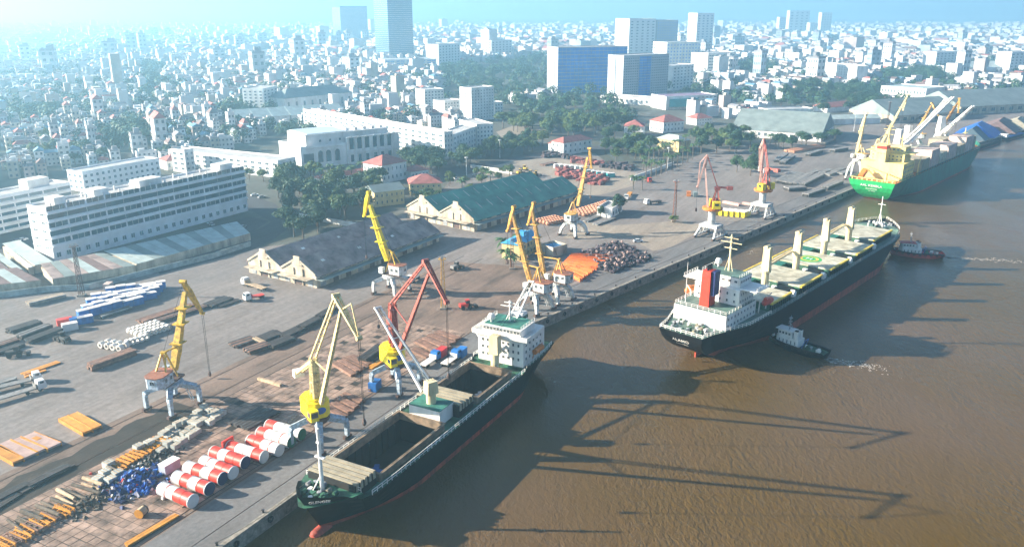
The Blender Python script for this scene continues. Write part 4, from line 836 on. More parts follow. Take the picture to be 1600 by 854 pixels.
def lamp_post(px, ytop, lab):
    P = G(*px); h = ZH(P, ytop); root = thing('lamp_post', lab, 'lamp post', (P.x, P.y, 0)); b = MB(); b.tube((0, 0, 0), (0, 0, h), .28, .14, 8); b.obj('pole', mCWh, root); b = MB(); b.lathe((0, 0, h - .3), [(0, 0), (1.1, .1), (1.1, .5), (0, .7)], 10); b.obj('lamp_ring', mCWh, root)
lamp_post((729, 275), 246, 'tall pale lamp post at the yard entrance before the avenue'); lamp_post((781, 247), 219, 'tall pale lamp post in front of the dark hedge by the sandy yard'); lamp_post((1043, 265), 231, 'pale lamp post among the palms beside the white wall'); lamp_post((1334, 205), 175, 'pale lamp post behind the stacked pipes near the green ship')
# ------------------------------------------------------------------ buildings
KEEP = []                                             # (x, y, radius) kept free of houses and trees
mPlaster = mat('white_plaster', (.74, .73, .71), .8, .12, .15, streak=.4, col2=(.58, .56, .52)); mOffice = mat('office_plaster', (.78, .78, .78), .8, .14, .12, streak=.4); mRoofG = mat('flat_roof_grey', (.42, .41, .40), .9, .25, .15)
mRoofRed = mat('red_tile', (.36, .12, .10), .8, .25, .4); mWarehouse = mat('stained_plaster', (.50, .43, .33), .85, .3, .3, streak=.3, col2=(.36, .28, .2)); mSheetGrey = mat('weathered_sheet', (.31, .235, .21), .7, .35, .18, col2=(.25, .175, .15)); mSheetGreen = mat('green_sheet', (.085, .25, .19), .6, .25, .12)
mPaleRoof = mat('pale_sheet', (.38, .44, .42), .6, .2, .2); mGreyRoof = mat('grey_green_sheet', (.20, .24, .23), .65, .2, .12); mWin = mat('window_glass', (.04, .095, .13), .15, .3, .3, spec=.6); mBlueGlass = mat('blue_curtain_glass', (.003, .20, .58), .3, .2, .05, spec=.4); mGreyPanel = mat('grey_panel', (.36, .38, .42), .6, .1, .1)
mPink2 = mat('pink_plaster', (.55, .35, .33), .8, .15, .3); mYelP = mat('yellow_plaster', (.60, .46, .22), .8, .2, .3); mBlueRoof = mat('blue_sheet_roof', (.05, .30, .52), .55, .2, .3); mRustSheet = mat('brown_sheet', (.17, .11, .10), .75, .3, .25); mTowerGlass = mat('pale_tower_glass', (.04, .13, .24), .15, .15, .05, spec=.6)
mTowerW = mat('tower_white', (.60, .60, .60), .7, .08, .1); mPurple = mat('mauve_roof', (.23, .16, .24), .7, .2, .2); mTealRoof = mat('teal_roof', (.03, .26, .27), .6, .2, .2)
def keep(p, r): KEEP.append((p.x, p.y, r))
def block(name, label, cat, A, B, depth, h, wall, rows=0, cols=0, srows=0, scols=0, side='left', roof='flat', roof_m=None, group=None, win=(.5, .55), glass=None, frame=None, z0f=.06, rear=False, inset=None):
    """box building on the ground line A->B (photo pixels, left to right), depth metres back, h metres or ('y', row of the roof edge over A)"""
    a, c = G(*A), G(*B); d = (c - a); ln = d.length; d.normalize(); n = Vector((-d.y, d.x, 0))
    if isinstance(h, tuple): h = ZH(a, h[1])
    root = thing(name, label, cat, (a.x, a.y, 0), atan2(d.y, d.x), group)
    b = MB(); b.prism([(0, 0), (ln, 0), (ln, depth), (0, depth)], -.3, h); b.obj('wall', wall, root)
    rm = roof_m or mRoofG
    if roof == 'flat':
        b = MB(); b.prism([(.35, .35), (ln - .35, .35), (ln - .35, depth - .35), (.35, depth - .35)], h - .2, h + .05); b.obj('roof', rm, root)
        b = MB()
        for q in ((ln / 2, .15, ln, .3), (ln / 2, depth - .15, ln, .3), (.15, depth / 2, .3, depth - .6), (ln - .15, depth / 2, .3, depth - .6)): b.box((q[0], q[1], h + .45), (q[2], q[3], .9))
        b.obj('parapet', wall, root)
    elif roof == 'hip':
        e = .8; i = min(ln, depth) / 2; rh = i * .55; v = [(-e, -e, h), (ln + e, -e, h), (ln + e, depth + e, h), (-e, depth + e, h)]
        rr = [(i, depth / 2, h + rh), (ln - i, depth / 2, h + rh)] if ln >= depth else [(ln / 2, i, h + rh), (ln / 2, depth - i, h + rh)]
        b = MB(); f = [(0, 1, 5, 4), (1, 2, 5), (2, 3, 4, 5), (3, 0, 4)] if ln >= depth else [(0, 1, 4), (1, 2, 5, 4), (2, 3, 5), (3, 0, 4, 5)]
        b.add(v + rr, f + [(3, 2, 1, 0)]); b.obj('roof', rm, root)
    elif roof == 'gable':
        e = .6; rh = depth * .22; b = MB(); b.add([(-e, -e, h), (ln + e, -e, h), (ln + e, depth + e, h), (-e, depth + e, h), (-e, depth / 2, h + rh), (ln + e, depth / 2, h + rh)], [(0, 1, 5, 4), (2, 3, 4, 5), (3, 0, 4), (1, 2, 5), (3, 2, 1, 0)]); b.obj('roof', rm, root)
    fr_ = frame or wall; gl = glass or mWin
    if rows: facade(root, (0, 0), (ln, 0), h * z0f, h * .97, rows, cols, win[0], win[1], fr_, gl)
    if srows:
        if side == 'left': facade(root, (0, depth), (0, 0), h * z0f, h * .97, srows, scols, win[0], win[1], fr_, gl)
        else: facade(root, (ln, 0), (ln, depth), h * z0f, h * .97, srows, scols, win[0], win[1], fr_, gl)
    for u in range(int(ln / 18) + 1):
        for v in range(int(depth / 18) + 1):
            q = a + d * min(ln, u * 18) + n * min(depth, v * 18); keep(q, 15)
    keep(a + d * ln / 2 + n * depth / 2, min(ln, depth) * .62)
    return root, ln, depth, h

# ---- long white office block by the port gate
root, ln, dp, h = block('office_block', 'long white six storey office block with ribbon windows facing the port yard', 'office block', (86, 410), (388, 329), 13, ('y', 328), mOffice, roof='flat')
fh = h / 6.4
for k in range(1, 6):
    z = .9 * fh + k * fh
    for s_ in (0,): bx('ledge', mOffice, root, (ln / 2, -.45, z - .1), (ln + .4, .9, .22)); bx('parapet_band', mOffice, root, (ln / 2, -.8, z + .28), (ln, .14, .56))
    nb = 12
    for i in range(nb):
        w = ln / nb; bx('ribbon_window', mWin, root, ((i + .5) * w, -.05, z + .5 * fh + .2), (w * (.9 if k % 2 else .97), .14, fh * .56))
        for j in (.33, .66):
            if k % 2: bx('mullion', mOffice, root, ((i + j) * w, -.14, z + .5 * fh + .2), (.14, .1, fh * .56))
facade(root, (0, 0), (ln, 0), .5, fh * 1.5, 1, 24, .5, .5, mOffice, mWin)
facade(root, (0, dp), (0, 0), 1.2 * fh, h * .97, 5, 2, .42, .35, mOffice, mWin)
for k in range(1, 6): bx('ledge', mPlaster, root, (-.35, dp * .25, .9 * fh + k * fh), (.7, dp * .4, .2)); bx('ledge', mPlaster, root, (-.35, dp * .75, .9 * fh + k * fh), (.7, dp * .4, .2))
rr = random.Random(2)
for i in range(26):
    x = 3 + i * (ln - 6) / 25; bx('roof_post', mPlaster, root, (x, 1.5 + (i % 2) * 9, h + .9), (.6, .6, 1.7 + rr.random()))
for x, w in ((6, 5), (24, 7), (ln * .44, 12), (ln * .88, 8)):
    b = MB(); b.box((x + w / 2, dp * .5, h + 1.7), (w, dp * .5, 3.3)); b.obj('roof_house', mPlaster, root)
root, ln, dp, h = block('office_block', 'white office block half hidden behind the long one at the left edge', 'office block', (-95, 388), (118, 338), 14, 17, mOffice)
for k in range(5):
    for i in range(9): bx('ribbon_window', mWin, root, ((i + .5) * ln / 9, -.05, 2.2 + k * 3.3), (ln / 9 * .9, .14, 1.5))
    bx('ledge', mOffice, root, (ln / 2, -.4, 1.0 + k * 3.3), (ln, .8, .25))
b = MB(); b.box((ln * .78, 6, h + 2.4), (11, 7, 4.6)); b.obj('roof_house', mPlaster, root)
block('office_wing', 'low white wing with rooftop tanks behind the long office block', 'building', (133, 300), (252, 276), 14, 11, mOffice, 3, 14, 3, 3)
block('shed', 'white walled shed with red roof beside the street trees', 'building', (262, 266), (292, 262), 12, 6, mPlaster, 1, 4, roof='hip', roof_m=mRoofRed)
block('building', 'narrow tall white house between the office block and the court building', 'building', (292, 270), (306, 267), 12, 14, mPlaster, 4, 2, 4, 2)

# ---- white neoclassical hall with arched windows
root, ln, dp, h = block('convention_hall', 'large white hall with tall arched windows behind the trees', 'hall', (472, 265), (622, 247), 36, ('y', 232), mPlaster)
def arch_window(parent, x, z, w, hh, m=mWin, y=-.08):
    b = MB(); n = 10; pts = [(x - w / 2, z), (x + w / 2, z)] + [(x + w / 2 * cos(pi * i / n), z + hh - w / 2 + w / 2 * sin(pi * i / n)) for i in range(n + 1)]
    vs = [(p[0], y, p[1]) for p in pts]; b.add(vs + [(v[0], .1, v[2]) for v in vs], [tuple(range(len(vs)))] + [(i, (i + 1) % len(vs), len(vs) + (i + 1) % len(vs), len(vs) + i) for i in range(len(vs))]); o = b.obj('arched_window', m, parent)
    b = MB()
    for i in range(n): t0, t1 = pi * i / n, pi * (i + 1) / n; r_ = w / 2 + .25; b.beam((x + r_ * cos(t0), y - .05, z + hh - w / 2 + r_ * sin(t0)), (x + r_ * cos(t1), y - .05, z + hh - w / 2 + r_ * sin(t1)), .3, .3)
    for s in (1, -1): b.beam((x + s * (w / 2 + .25), y - .05, z), (x + s * (w / 2 + .25), y - .05, z + hh - w / 2), .3, .3)
    b.obj('window_surround', mPlaster, o)
for x in (.19, .27, .36): arch_window(root, ln * x, h * .25, 3.4, h * .55)
bx('large_window', mWin, root, (ln * .075, -.05, h * .5), (7.0, .2, h * .42))
for f in (.06, .98): bx('cornice', mPlaster, root, (ln / 2, -.35, h * f), (ln + .8, .7, .5))
b = MB(); b.prism([(ln * .08, 4), (ln * .93, 4), (ln * .93, dp - 2), (ln * .08, dp - 2)], h, h + 7.5); at_ = b.obj('attic_storey', mPlaster, root)
b = MB(); b.prism([(ln * .45, -1.6), (ln, -1.6), (ln, .1), (ln * .45, .1)], 0, h + 4.5); pf = b.obj('portico', mPlaster, root)
for x in (.5, .58, .66, .745, .82, .9): arch_window(pf, ln * x, h * .72, 3.2, h * .62, y=-1.68)
for x in (.5, .58, .66, .745, .82, .9): bx('tall_window', mWin, pf, (ln * x, -1.66, h * .28), (2.2, .2, h * .34))
for x in [.46 + .077 * i for i in range(8)]: bx('pilaster', mPlaster, pf, (ln * x, -1.8, h * .62), (.8, .5, h * 1.2))
for z in (h * .56, h + 4.2): bx('cornice', mPlaster, pf, (ln * .725, -1.95, z), (ln * .56, .9, .6))
b = MB(); b.prism([(ln * .1, 5), (ln * .5, 5), (ln * .5, dp - 3), (ln * .1, dp - 3)], h + 7.5, h + 8.0); b.obj('hall_roof', mat('pale_blue_roof', (.42, .5, .56), .6, .1, .2), root)
for i in range(14): bx('roof_unit', mPlaster, root, (ln * (.52 + .03 * i), 8 + (i % 3) * 7, h + 8.4), (2.2, 2.2, 1.8))
bx('cornice', mPlaster, at_, (ln * .505, 3.8, h + 7.3), (ln * .86, .6, .6))
for x in (.22, .32, .42): bx('attic_window', mWin, at_, (ln * x, 3.95, h + 3), (1.4, .14, 1.4))
# lower court wing to the left of the hall
a, c = G(436, 278), G(347, 246); dl = (c - a).length
block('court_wing', 'long white wing with green mansard end in front of the hall', 'building', (436, 278), (464, 271), dl, 10, mPlaster, 3, 5, 3, 16, group=None, roof_m=mRoofG)
block('building', 'small white official house with red roof and tall columns', 'building', (598, 287), (636, 279), 17, ('y', 259), mPlaster, 2, 6, 2, 5, roof='hip', roof_m=mRoofRed, win=(.35, .5))
block('long_shed', 'long low red roofed shed half hidden among the park trees', 'shed', (506, 292), (578, 279), 9, 4.5, mPlaster, roof='gable', roof_m=mRoofRed)
block('villa', 'cream villa with pink hip roof beside the palms', 'villa', (641, 305), (690, 303), 15, 6.5, mYelP, 2, 6, 2, 4, roof='hip', roof_m=mRoofRed, win=(.35, .4))
block('villa', 'small house with dark red roof behind the cream villa', 'villa', (643, 281), (670, 277), 10, 5, mPlaster, 1, 5, roof='hip', roof_m=mRoofRed)
block('old_house', 'ochre plaster house with green roof behind the yellow crane head', 'house', (586, 324), (632, 318), 13, 8, mYelP, 2, 6, roof='gable', roof_m=mGreyRoof, win=(.35, .5))
# long L shaped white block and hotel
a, c = G(695, 249), G(613, 195); dl = (c - a).length
block('apartment_block', 'long white four storey block running away from the avenue corner', 'apartment block', (695, 249), (708, 247), dl, ('y', 208), mPlaster, 5, 3, 5, 24)
block('apartment_block', 'white arcaded block with dark windows above the avenue trees', 'apartment block', (709, 246), (748, 229), 14, ('y', 212), mPlaster, 4, 9, roof='flat')
block('apartment_block', 'white five storey corner block next to the sandy clearing', 'apartment block', (745, 231), (771, 229), 34, ('y', 196), mPlaster, 5, 5, 5, 8)
block('hotel', 'tall white hotel slab with square dark windows', 'hotel', (737, 190), (772, 186), 17, ('y', 139), mPlaster, 10, 8, 10, 3, win=(.38, .45))
block('hotel_wing', 'lower white wing at the right side of the hotel', 'building', (773, 184), (786, 183), 14, 14, mPlaster, 4, 3)
block('building', 'pale white mid rise block left of the hotel', 'building', (664, 172), (694, 170), 22, 20, mPlaster, 6, 6, 6, 4)
block('building', 'small white office building between hotel and mid rise block', 'building', (695, 182), (722, 179), 18, 14, mPlaster, 4, 6)
block('theatre', 'old white building with arched windows and grey roof behind the hall', 'building', (446, 178), (552, 166), 30, 15, mPlaster, roof='hip', roof_m=mGreyRoof, rows=1, cols=9, win=(.3, .6))
block('apartment_block', 'white and maroon apartment block left of the old theatre', 'apartment block', (414, 178), (436, 172), 22, 24, mPlaster, 7, 4, 7, 4)
for i in range(6): block('market_shed', f'pale gabled market shed, {["first", "second", "third", "fourth", "fifth", "sixth"][i]} from the left before the old theatre', 'shed', (372 + i * 28, 196 - i * 2), (398 + i * 28, 194 - i * 2), 30, 6, mPlaster, roof='gable', roof_m=mPaleRoof, group='row of pale gabled sheds')
# business district
def glass_grid(root, ln, h, rows, cols, m, y=-.08, x0=0., x1=1., z0=.02, z1=.98):
    w = ln * (x1 - x0) / cols; hh = h * (z1 - z0) / rows
    for r_ in range(rows):
        for c_ in range(cols): bx('glass_panel', m, root, (ln * x0 + (c_ + .5) * w, y, h * z0 + (r_ + .5) * hh), (w * .93, .3, hh * .86))
root, ln, dp, h = block('glass_office', 'wide blue glass office block with pale end wall', 'office block', (871, 147), (978, 143), 34, ('y', 75), mGreyPanel, srows=0)
glass_grid(root, ln, h, 13, 17, mBlueGlass, z0=.0, z1=1.0)
for i in (.3, .62): bx('end_groove', mWin, root, (-.1, dp * i, h / 2), (.4, .6, h * .94))
root, ln, dp, h = block('office_tower', 'twin grey office tower with a blue glass strip, before the wide blue block', 'office block', (972, 158), (1042, 152), 26, ('y', 88), mGreyPanel)
glass_grid(root, ln, h, 16, 3, mBlueGlass, x0=.34, x1=.6); facade(root, (0, 0), (ln * .33, 0), 2, h * .97, 16, 7, .6, .45, mGreyPanel, mWin); facade(root, (ln * .61, 0), (ln, 0), 2, h * .97, 16, 8, .6, .45, mGreyPanel, mWin)
bx('end_groove', mWin, root, (-.1, dp * .5, h / 2), (.4, .7, h * .94))
block('podium', 'low white podium at the foot of the twin grey tower', 'building', (938, 160), (1030, 166), 22, 7, mPlaster, 1, 12)
block('apartment_tower', 'broad white apartment tower with dark window bays', 'tower', (981, 100), (1022, 98), 40, ('y', 30), mTowerW, 14, 5, win=(.45, .5)); block('apartment_tower', 'grey glass apartment tower beside the broad white one', 'tower', (1024, 98), (1056, 97), 40, ('y', 32), mGreyPanel, 15, 9, glass=mBlueGlass)
block('office_block', 'square white and glass office block under the tall slender tower', 'office block', (1040, 112), (1092, 110), 40, ('y', 67), mPlaster, 8, 11, 8, 4, glass=mBlueGlass)
block('slender_tower', 'slender white tower with glass right side', 'tower', (1086, 84), (1112, 83), 30, ('y', 21), mTowerW, 14, 4, glass=mTowerGlass)
block('office_block', 'stepped white office block with horizontal window bands', 'office block', (1104, 120), (1147, 117), 34, ('y', 84), mPlaster, 7, 4, win=(.8, .4)); block('apartment_block', 'white mid rise behind the green fronted hall', 'apartment block', (1050, 142), (1082, 138), 26, ('y', 104), mPlaster, 7, 6)
root, ln, dp, h = block('office_block', 'white hall with bulging green front near the twin grey tower', 'hall', (1040, 172), (1119, 168), 30, 13, mPlaster, roof_m=mPurple)
b = MB(); n = 12
for i in range(n):
    t0, t1 = pi * i / n, pi * (i + 1) / n; b.poly([(22 - 18 * cos(t0), -5 * sin(t0), 3), (22 - 18 * cos(t1), -5 * sin(t1), 3), (22 - 18 * cos(t1), -4 * sin(t1), 11), (22 - 18 * cos(t0), -4 * sin(t0), 11)])
b.poly([(22 - 18 * cos(pi * i / n), -4 * sin(pi * i / n), 11) for i in range(n + 1)]); b.obj('curved_front', mTealRoof, root); facade(root, (ln * .6, 0), (ln, 0), 1, h, 4, 5, .8, .4, mPlaster, mWin)
root, ln, dp, h = block('glass_tower', 'tallest blue glass tower rising out of the picture', 'tower', (609, 98), (647, 96), 45, 141, mTowerGlass)
for k in range(38): bx('floor_band', mTowerW, root, (ln / 2, dp / 2, 4 + k * 3.6), (ln + .5, dp + .5, .5))
block('podium', 'broad banded podium at the foot of the tallest glass tower', 'building', (602, 109), (682, 107), 55, 16, mTowerW, 4, 5, win=(.95, .5), glass=mBlueGlass)
root, ln, dp, h = block('glass_tower', 'wide pale blue tower fading in haze, left of the tallest one', 'tower', (534, 66), (576, 65), 60, ('y', 10), mTowerGlass)
for k in range(30): bx('floor_band', mTowerW, root, (ln / 2, dp / 2, 4 + k * (h - 6) / 30), (ln + .8, dp + .8, .8))
block('apartment_block', 'white gridded block with pink rooftop sign right of the tallest tower', 'apartment block', (686, 104), (719, 101), 30, ('y', 70), mTowerW, 7, 7); block('apartment_block', 'pair of white mid rise slabs in the hazy middle distance', 'apartment block', (768, 90), (800, 88), 30, ('y', 64), mTowerW, 6, 6, 6, 3)
for i, (x0, x1, yb, yt) in enumerate(((1216, 1227, 54, 27), (1231, 1262, 55, 17), (1264, 1276, 56, 36), (1281, 1297, 54, 20))):
    block('apartment_tower', ('thin white tower, leftmost of the far cluster on the right', 'broad white tower, tallest of the far cluster on the right', 'short white tower inside the far cluster on the right', 'white tower with wide crown, rightmost of the far cluster')[i], 'tower', (x0, yb), (x1, yb), 40, ('y', yt), mTowerW, 8, 4)
block('slab_block', 'sunlit white slab block among trees right of the business district', 'apartment block', (1258, 124), (1336, 134), 18, ('y', 97), mPlaster, 7, 20, win=(.35, .4))
block('apartment_block', 'pale apartment block at the right edge of the picture', 'apartment block', (1575, 118), (1612, 116), 25, ('y', 82), mTowerW, 7, 6); block('apartment_block', 'white apartment block pair above the dark far park', 'apartment block', (1460, 108), (1494, 106), 25, ('y', 82), mTowerW, 6, 6); block('factory', 'long low white factory beside the far park', 'factory', (1508, 118), (1572, 117), 40, 12, mPlaster, 1, 10, roof='gable', roof_m=mPaleRoof)
block('warehouse', 'white walled warehouse with pale roof among trees', 'warehouse', (1374, 157), (1444, 163), 45, 16, mPlaster, 2, 14, roof='flat', roof_m=mPaleRoof)
# far sheds near the green ship
block('warehouse', 'large grey green roofed warehouse at the right edge', 'warehouse', (1500, 180), (1640, 172), 60, 8, mWarehouse, 1, 10, roof='gable', roof_m=mGreyRoof); block('warehouse', 'grey green roofed warehouse behind the white ship jibs', 'warehouse', (1395, 193), (1500, 186), 55, 7, mWarehouse, 1, 9, roof='gable', roof_m=mGreyRoof)
block('warehouse', 'wide grey roofed market shed behind the red cranes', 'warehouse', (1142, 212), (1282, 222), 62, 6, mPlaster, 1, 14, roof='gable', roof_m=mGreyRoof)
block('shed', 'long white roofed shed behind the pipe yard', 'shed', (1262, 196), (1375, 193), 14, 5, mPlaster, roof='gable', roof_m=mPaleRoof); block('shed', 'maroon roofed shed among trees behind the pipe yard', 'shed', (1292, 176), (1335, 172), 18, 5, mPlaster, roof='gable', roof_m=mRoofRed); block('shed', 'white stepped shed left of the long white roofed one', 'shed', (1200, 184), (1270, 182), 20, 7, mPlaster, 1, 6, roof='flat')
# white houses with red roofs among the trees
for i, (A, B, dpt, hh, lab) in enumerate((((857, 234), (880, 240), 14, 5, 'low white house with red roof at the edge of the sandy yard'), ((880, 243), (924, 236), 12, 9, 'white two storey house with maroon roof beside the sandy yard'), ((975, 212), (1005, 213), 18, 8, 'white house with bright red roof among the tall palms'),
        ((1036, 208), (1068, 205), 18, 9, 'white two storey house with pink roof right of the palms'), ((1088, 196), (1112, 194), 14, 6, 'small house with pink roof deep in the trees'), ((1026, 232), (1060, 238), 12, 8, 'long sunlit cream house behind the palm row'))):
    block('house', lab, 'house', A, B, dpt, hh, mPlaster if i != 5 else mYelP, 2, 6, 2, 3, roof='hip', roof_m=mRoofRed if i < 5 else mPaleRoof, win=(.35, .5))
block('gatehouse', 'white gatehouse with dark window row in the middle of the yard', 'building', (956, 341), (972, 330), 8, 4.2, mPlaster, 1, 4, win=(.6, .6))
root, ln, dp, h = block('canteen', 'two storey cream house with bright blue roof beside the palms', 'house', (812, 407), (842, 390), 8.5, 6.6, mYelP, 2, 6, roof='gable', roof_m=mBlueRoof, win=(.6, .55))
bx('balcony', mYelP, root, (ln / 2, -.7, 3.3), (ln, 1.4, .2)); b = MB(); b.box((ln * .55, 4, 9), (3, 3, 2)); b.obj('dormer', mBlueRoof, root)
block('shed', 'small shed with flat blue roof beside the orange frames', 'shed', (864, 402), (886, 396), 8, 3.4, mWarehouse, roof='flat', roof_m=mBlueRoof)

# ---- double gabled warehouses
def warehouse(label, N, R, Lf, y_eave, y_peak_px, wall, roof_m, vent_m, skylight, nv):
    n0, r0, l0 = G(*N), G(*R), G(*Lf); u = r0 - n0; ln = u.length; u.normalize(); v = Vector((-u.y, u.x, 0)); W_ = abs((l0 - n0).dot(v)); ze = ZH(n0, y_eave); zp = ze + W_ * .135
    root = thing('warehouse', label, 'warehouse', (n0.x, n0.y, 0), atan2(u.y, u.x)); hw = W_ / 2
    b = MB(); b.prism([(0, 0), (ln, 0), (ln, W_), (0, W_)], -.3, ze)
    for k in (0, 1):
        y0 = k * hw
        for x in (0, ln): b.add([(x, y0, ze), (x, y0 + hw, ze), (x, y0 + hw / 2, zp)], [(0, 1, 2) if x else (2, 1, 0)])
    b.obj('wall', wall, root)
    for k in (0, 1):
        y0 = k * hw; e = .9 if k == 0 else 0; e2 = .9 if k else 0; sl = (zp - ze) / (hw / 2); b = MB(); o = .25
        A_ = (y0 - e, ze - sl * e + o); P_ = (y0 + hw / 2, zp + o); C_ = (y0 + hw + e2, ze - sl * e2 + o)
        for (ya, za), (yb, zb) in ((A_, P_), (P_, C_)):
            b.add([(-.4, ya, za), (ln + .4, ya, za), (ln + .4, yb, zb), (-.4, yb, zb), (-.4, ya, za - .18), (ln + .4, ya, za - .18), (ln + .4, yb, zb - .18), (-.4, yb, zb - .18)], [(0, 1, 2, 3), (7, 6, 5, 4), (0, 4, 5, 1), (1, 5, 6, 2), (2, 6, 7, 3), (3, 7, 4, 0)])
        rf = b.obj('roof', roof_m, root)
        for i in range(nv):
            x = (i + .5) * ln / nv; f = .45; ya = y0 + hw / 2 * f; za = ze + (zp - ze) * f + .33; yb = y0 + hw / 2 * (f + .38); zb = ze + (zp - ze) * (f + .38) + .33
            b = MB(); b.beam((x, ya, za), (x, yb, zb), .35, .22); b.obj('roof_vent', vent_m, rf)
        n_seam = int(ln / 4.5); b = MB()
        for i in range(1, n_seam): x = i * ln / n_seam; b.beam((x, A_[0], A_[1] + .01), (x, P_[0], P_[1] + .01), .12, .06); b.beam((x, P_[0], P_[1] + .01), (x, C_[0], C_[1] + .01), .12, .06)
        tag(b.obj('roof_seams', roof_m, rf), kind='stuff')
        for j in range(skylight): x = ln * (.12 + .27 * j + .1 * k); f = .55; bx('skylight', mW, rf, (x, y0 + hw / 2 * f, ze + (zp - ze) * f + .36), (1.6, 1.1, .1)).rotation_euler = (math.atan(sl), 0, 0)
        b = MB(); b.box((-.25, y0 + hw / 2, zp + .1), (.5, 3.2, 2.6)); b.box((-.25, y0 + hw / 2, zp - 1.4), (.4, 5.2, 1.6)); b.obj('gable_parapet', wall, root)
        b = MB(); b.beam((-.2, y0, ze + .4), (-.2, y0 + hw / 2 - 1.6, zp - .2), .5, .7); b.beam((-.2, y0 + hw, ze + .4), (-.2, y0 + hw / 2 + 1.6, zp - .2), .5, .7); b.obj('gable_coping', wall, root)
        for i in (-1, 1): bx('gable_pilaster', wall, root, (-.22, y0 + hw / 2 + i * 2.4, ze * .6), (.4, .7, ze * 1.2 + 1.2))
        b = MB(); b.box((-1.8, y0 + hw / 2, ze * .72), (3.4, hw * .86, .25)); b.obj('canopy', wall, root)
        bx('door', mOxide, root, (-.06, y0 + hw / 2, ze * .33), (.2, 3.6, ze * .62))
        for i in (-.33, .33): bx('door', mGrey, root, (-.06, y0 + hw / 2 + i * hw, ze * .28), (.2, 2.4, ze * .5))
    b = MB(); b.box((ln / 2, -1.6, ze * .68), (ln, 3.2, .22)); b.obj('side_canopy', mGreyRoof, root)
    nd = int(ln / 7)
    for i in range(nd): bx('side_door', mOxide if i % 3 else mGrey, root, ((i + .5) * ln / nd, -.06, ze * .3), (2.8, .2, ze * .55)); bx('clerestory', mWin, root, ((i + .5) * ln / nd, -.06, ze * .86), (3.2, .2, .7))
    for q in range(int(ln / 12) + 1): keep(n0 + u * q * 12 + v * hw, hw + 5)
warehouse('grey roofed double gabled warehouse in the middle of the yard', (495, 450), (686, 377), (397, 423), 431, 402, mWarehouse, mSheetGrey, mSheetGrey, 3, 9)
warehouse('green roofed double gabled warehouse in front of the sandy clearing', (741, 362), (904, 312), (666, 332), 344, 322, mWarehouse, mSheetGreen, mRoofG, 0, 11)

# ---- low sheet roofed sheds along the yard fence
def strip_shed(label, A, B, C_, D, h, mats, n, group='sheds along the yard fence'):
    a, b_, c, d = (G(*q) for q in (A, B, C_, D)); root = thing('fence_shed', label, 'shed', (0, 0, 0), group=group)
    k = MB(); k.prism([a, b_, c, d], 0, h - .3); k.obj('wall', mWarehouse, root)
    for i in range(n):
        f0, f1 = (i + .03) / n, (i + .97) / n; p = [a.lerp(b_, f0), a.lerp(b_, f1), d.lerp(c, f1), d.lerp(c, f0)]; m = mats[i % len(mats)]
        k = MB(); zz = (h - .2, h - .2, h + .9, h + .9); vs = [(q.x, q.y, z) for q, z in zip(p, zz)] + [(q.x, q.y, z - .15) for q, z in zip(p, zz)]
        k.add(vs, [(0, 1, 2, 3), (7, 6, 5, 4), (0, 4, 5, 1), (1, 5, 6, 2), (2, 6, 7, 3), (3, 7, 4, 0)]); k.obj('roof_panel', m, root)
    keep((a + c) / 2, 12)
strip_shed('long pale sheet roofed shed curving along the road below the office block', (215, 425), (392, 375), (372, 360), (165, 408), 3.6, [mPaleRoof, mPaleRoof, mGreyRoof], 14)
strip_shed('grey and brown sheet roofed shed beside the rusty light mast', (84, 448), (213, 426), (163, 409), (66, 428), 3.4, [mSheetGrey, mGreyRoof, mSheetGrey, mPaleRoof, mRustSheet], 7)
strip_shed('wide pale roofed shed below the end of the office block', (56, 427), (86, 421), (34, 390), (6, 396), 3.6, [mPaleRoof], 1); strip_shed('narrow pale roofed shed next to the wide one', (46, 430), (54, 428), (14, 400), (8, 402), 3.4, [mW], 1)
strip_shed('narrow pale roofed shed before the brown ones', (26, 434), (38, 432), (0, 408), (-14, 411), 3.4, [mPaleRoof], 1); strip_shed('brown sheet roofed sheds at the left edge', (-60, 442), (20, 434), (-10, 412), (-80, 418), 3.3, [mRustSheet, mSheetGrey], 3)
strip_shed('brown roofed sheds with one white panel at the left edge by the fence', (-50, 462), (66, 449), (30, 433), (-70, 444), 3.2, [mRustSheet, mRustSheet, mRustSheet, mPaleRoof], 5)
# fence wall round the yard
fw = [G(-120, 476), G(0, 465), G(70, 456), G(140, 452), G(250, 424), G(330, 404), G(392, 384)]
root = thing('yard_wall', 'long low wall between the yard and the sheet roofed sheds', 'wall')
for a, c in zip(fw, fw[1:]):
    d = c - a; k = MB(); k.box(((a.x + c.x) / 2, (a.y + c.y) / 2, 1.0), (d.length, .25, 2.4), atan2(d.y, d.x)); k.obj('wall_panel', mat('pale_wall', (.30, .36, .36), .8, .3, .4), root)
for (A, B, lab) in (((735, 262), (800, 272), 'white garden wall before the sandy clearing'), ((985, 282), (1052, 258), 'white wall running under the palm row'), ((450, 336), (560, 356), 'pale wall along the park edge')):
    a, c = G(*A), G(*B); d = c - a; root = thing('garden_wall', lab, 'wall', (a.x, a.y, 0), atan2(d.y, d.x)); k = MB(); k.box((d.length / 2, 0, 1), (d.length, .3, 2.2)); k.obj('wall_panel', mPlaster, root); bx('coping', mPlaster, root, (d.length / 2, 0, 2.18), (d.length, .5, .16))
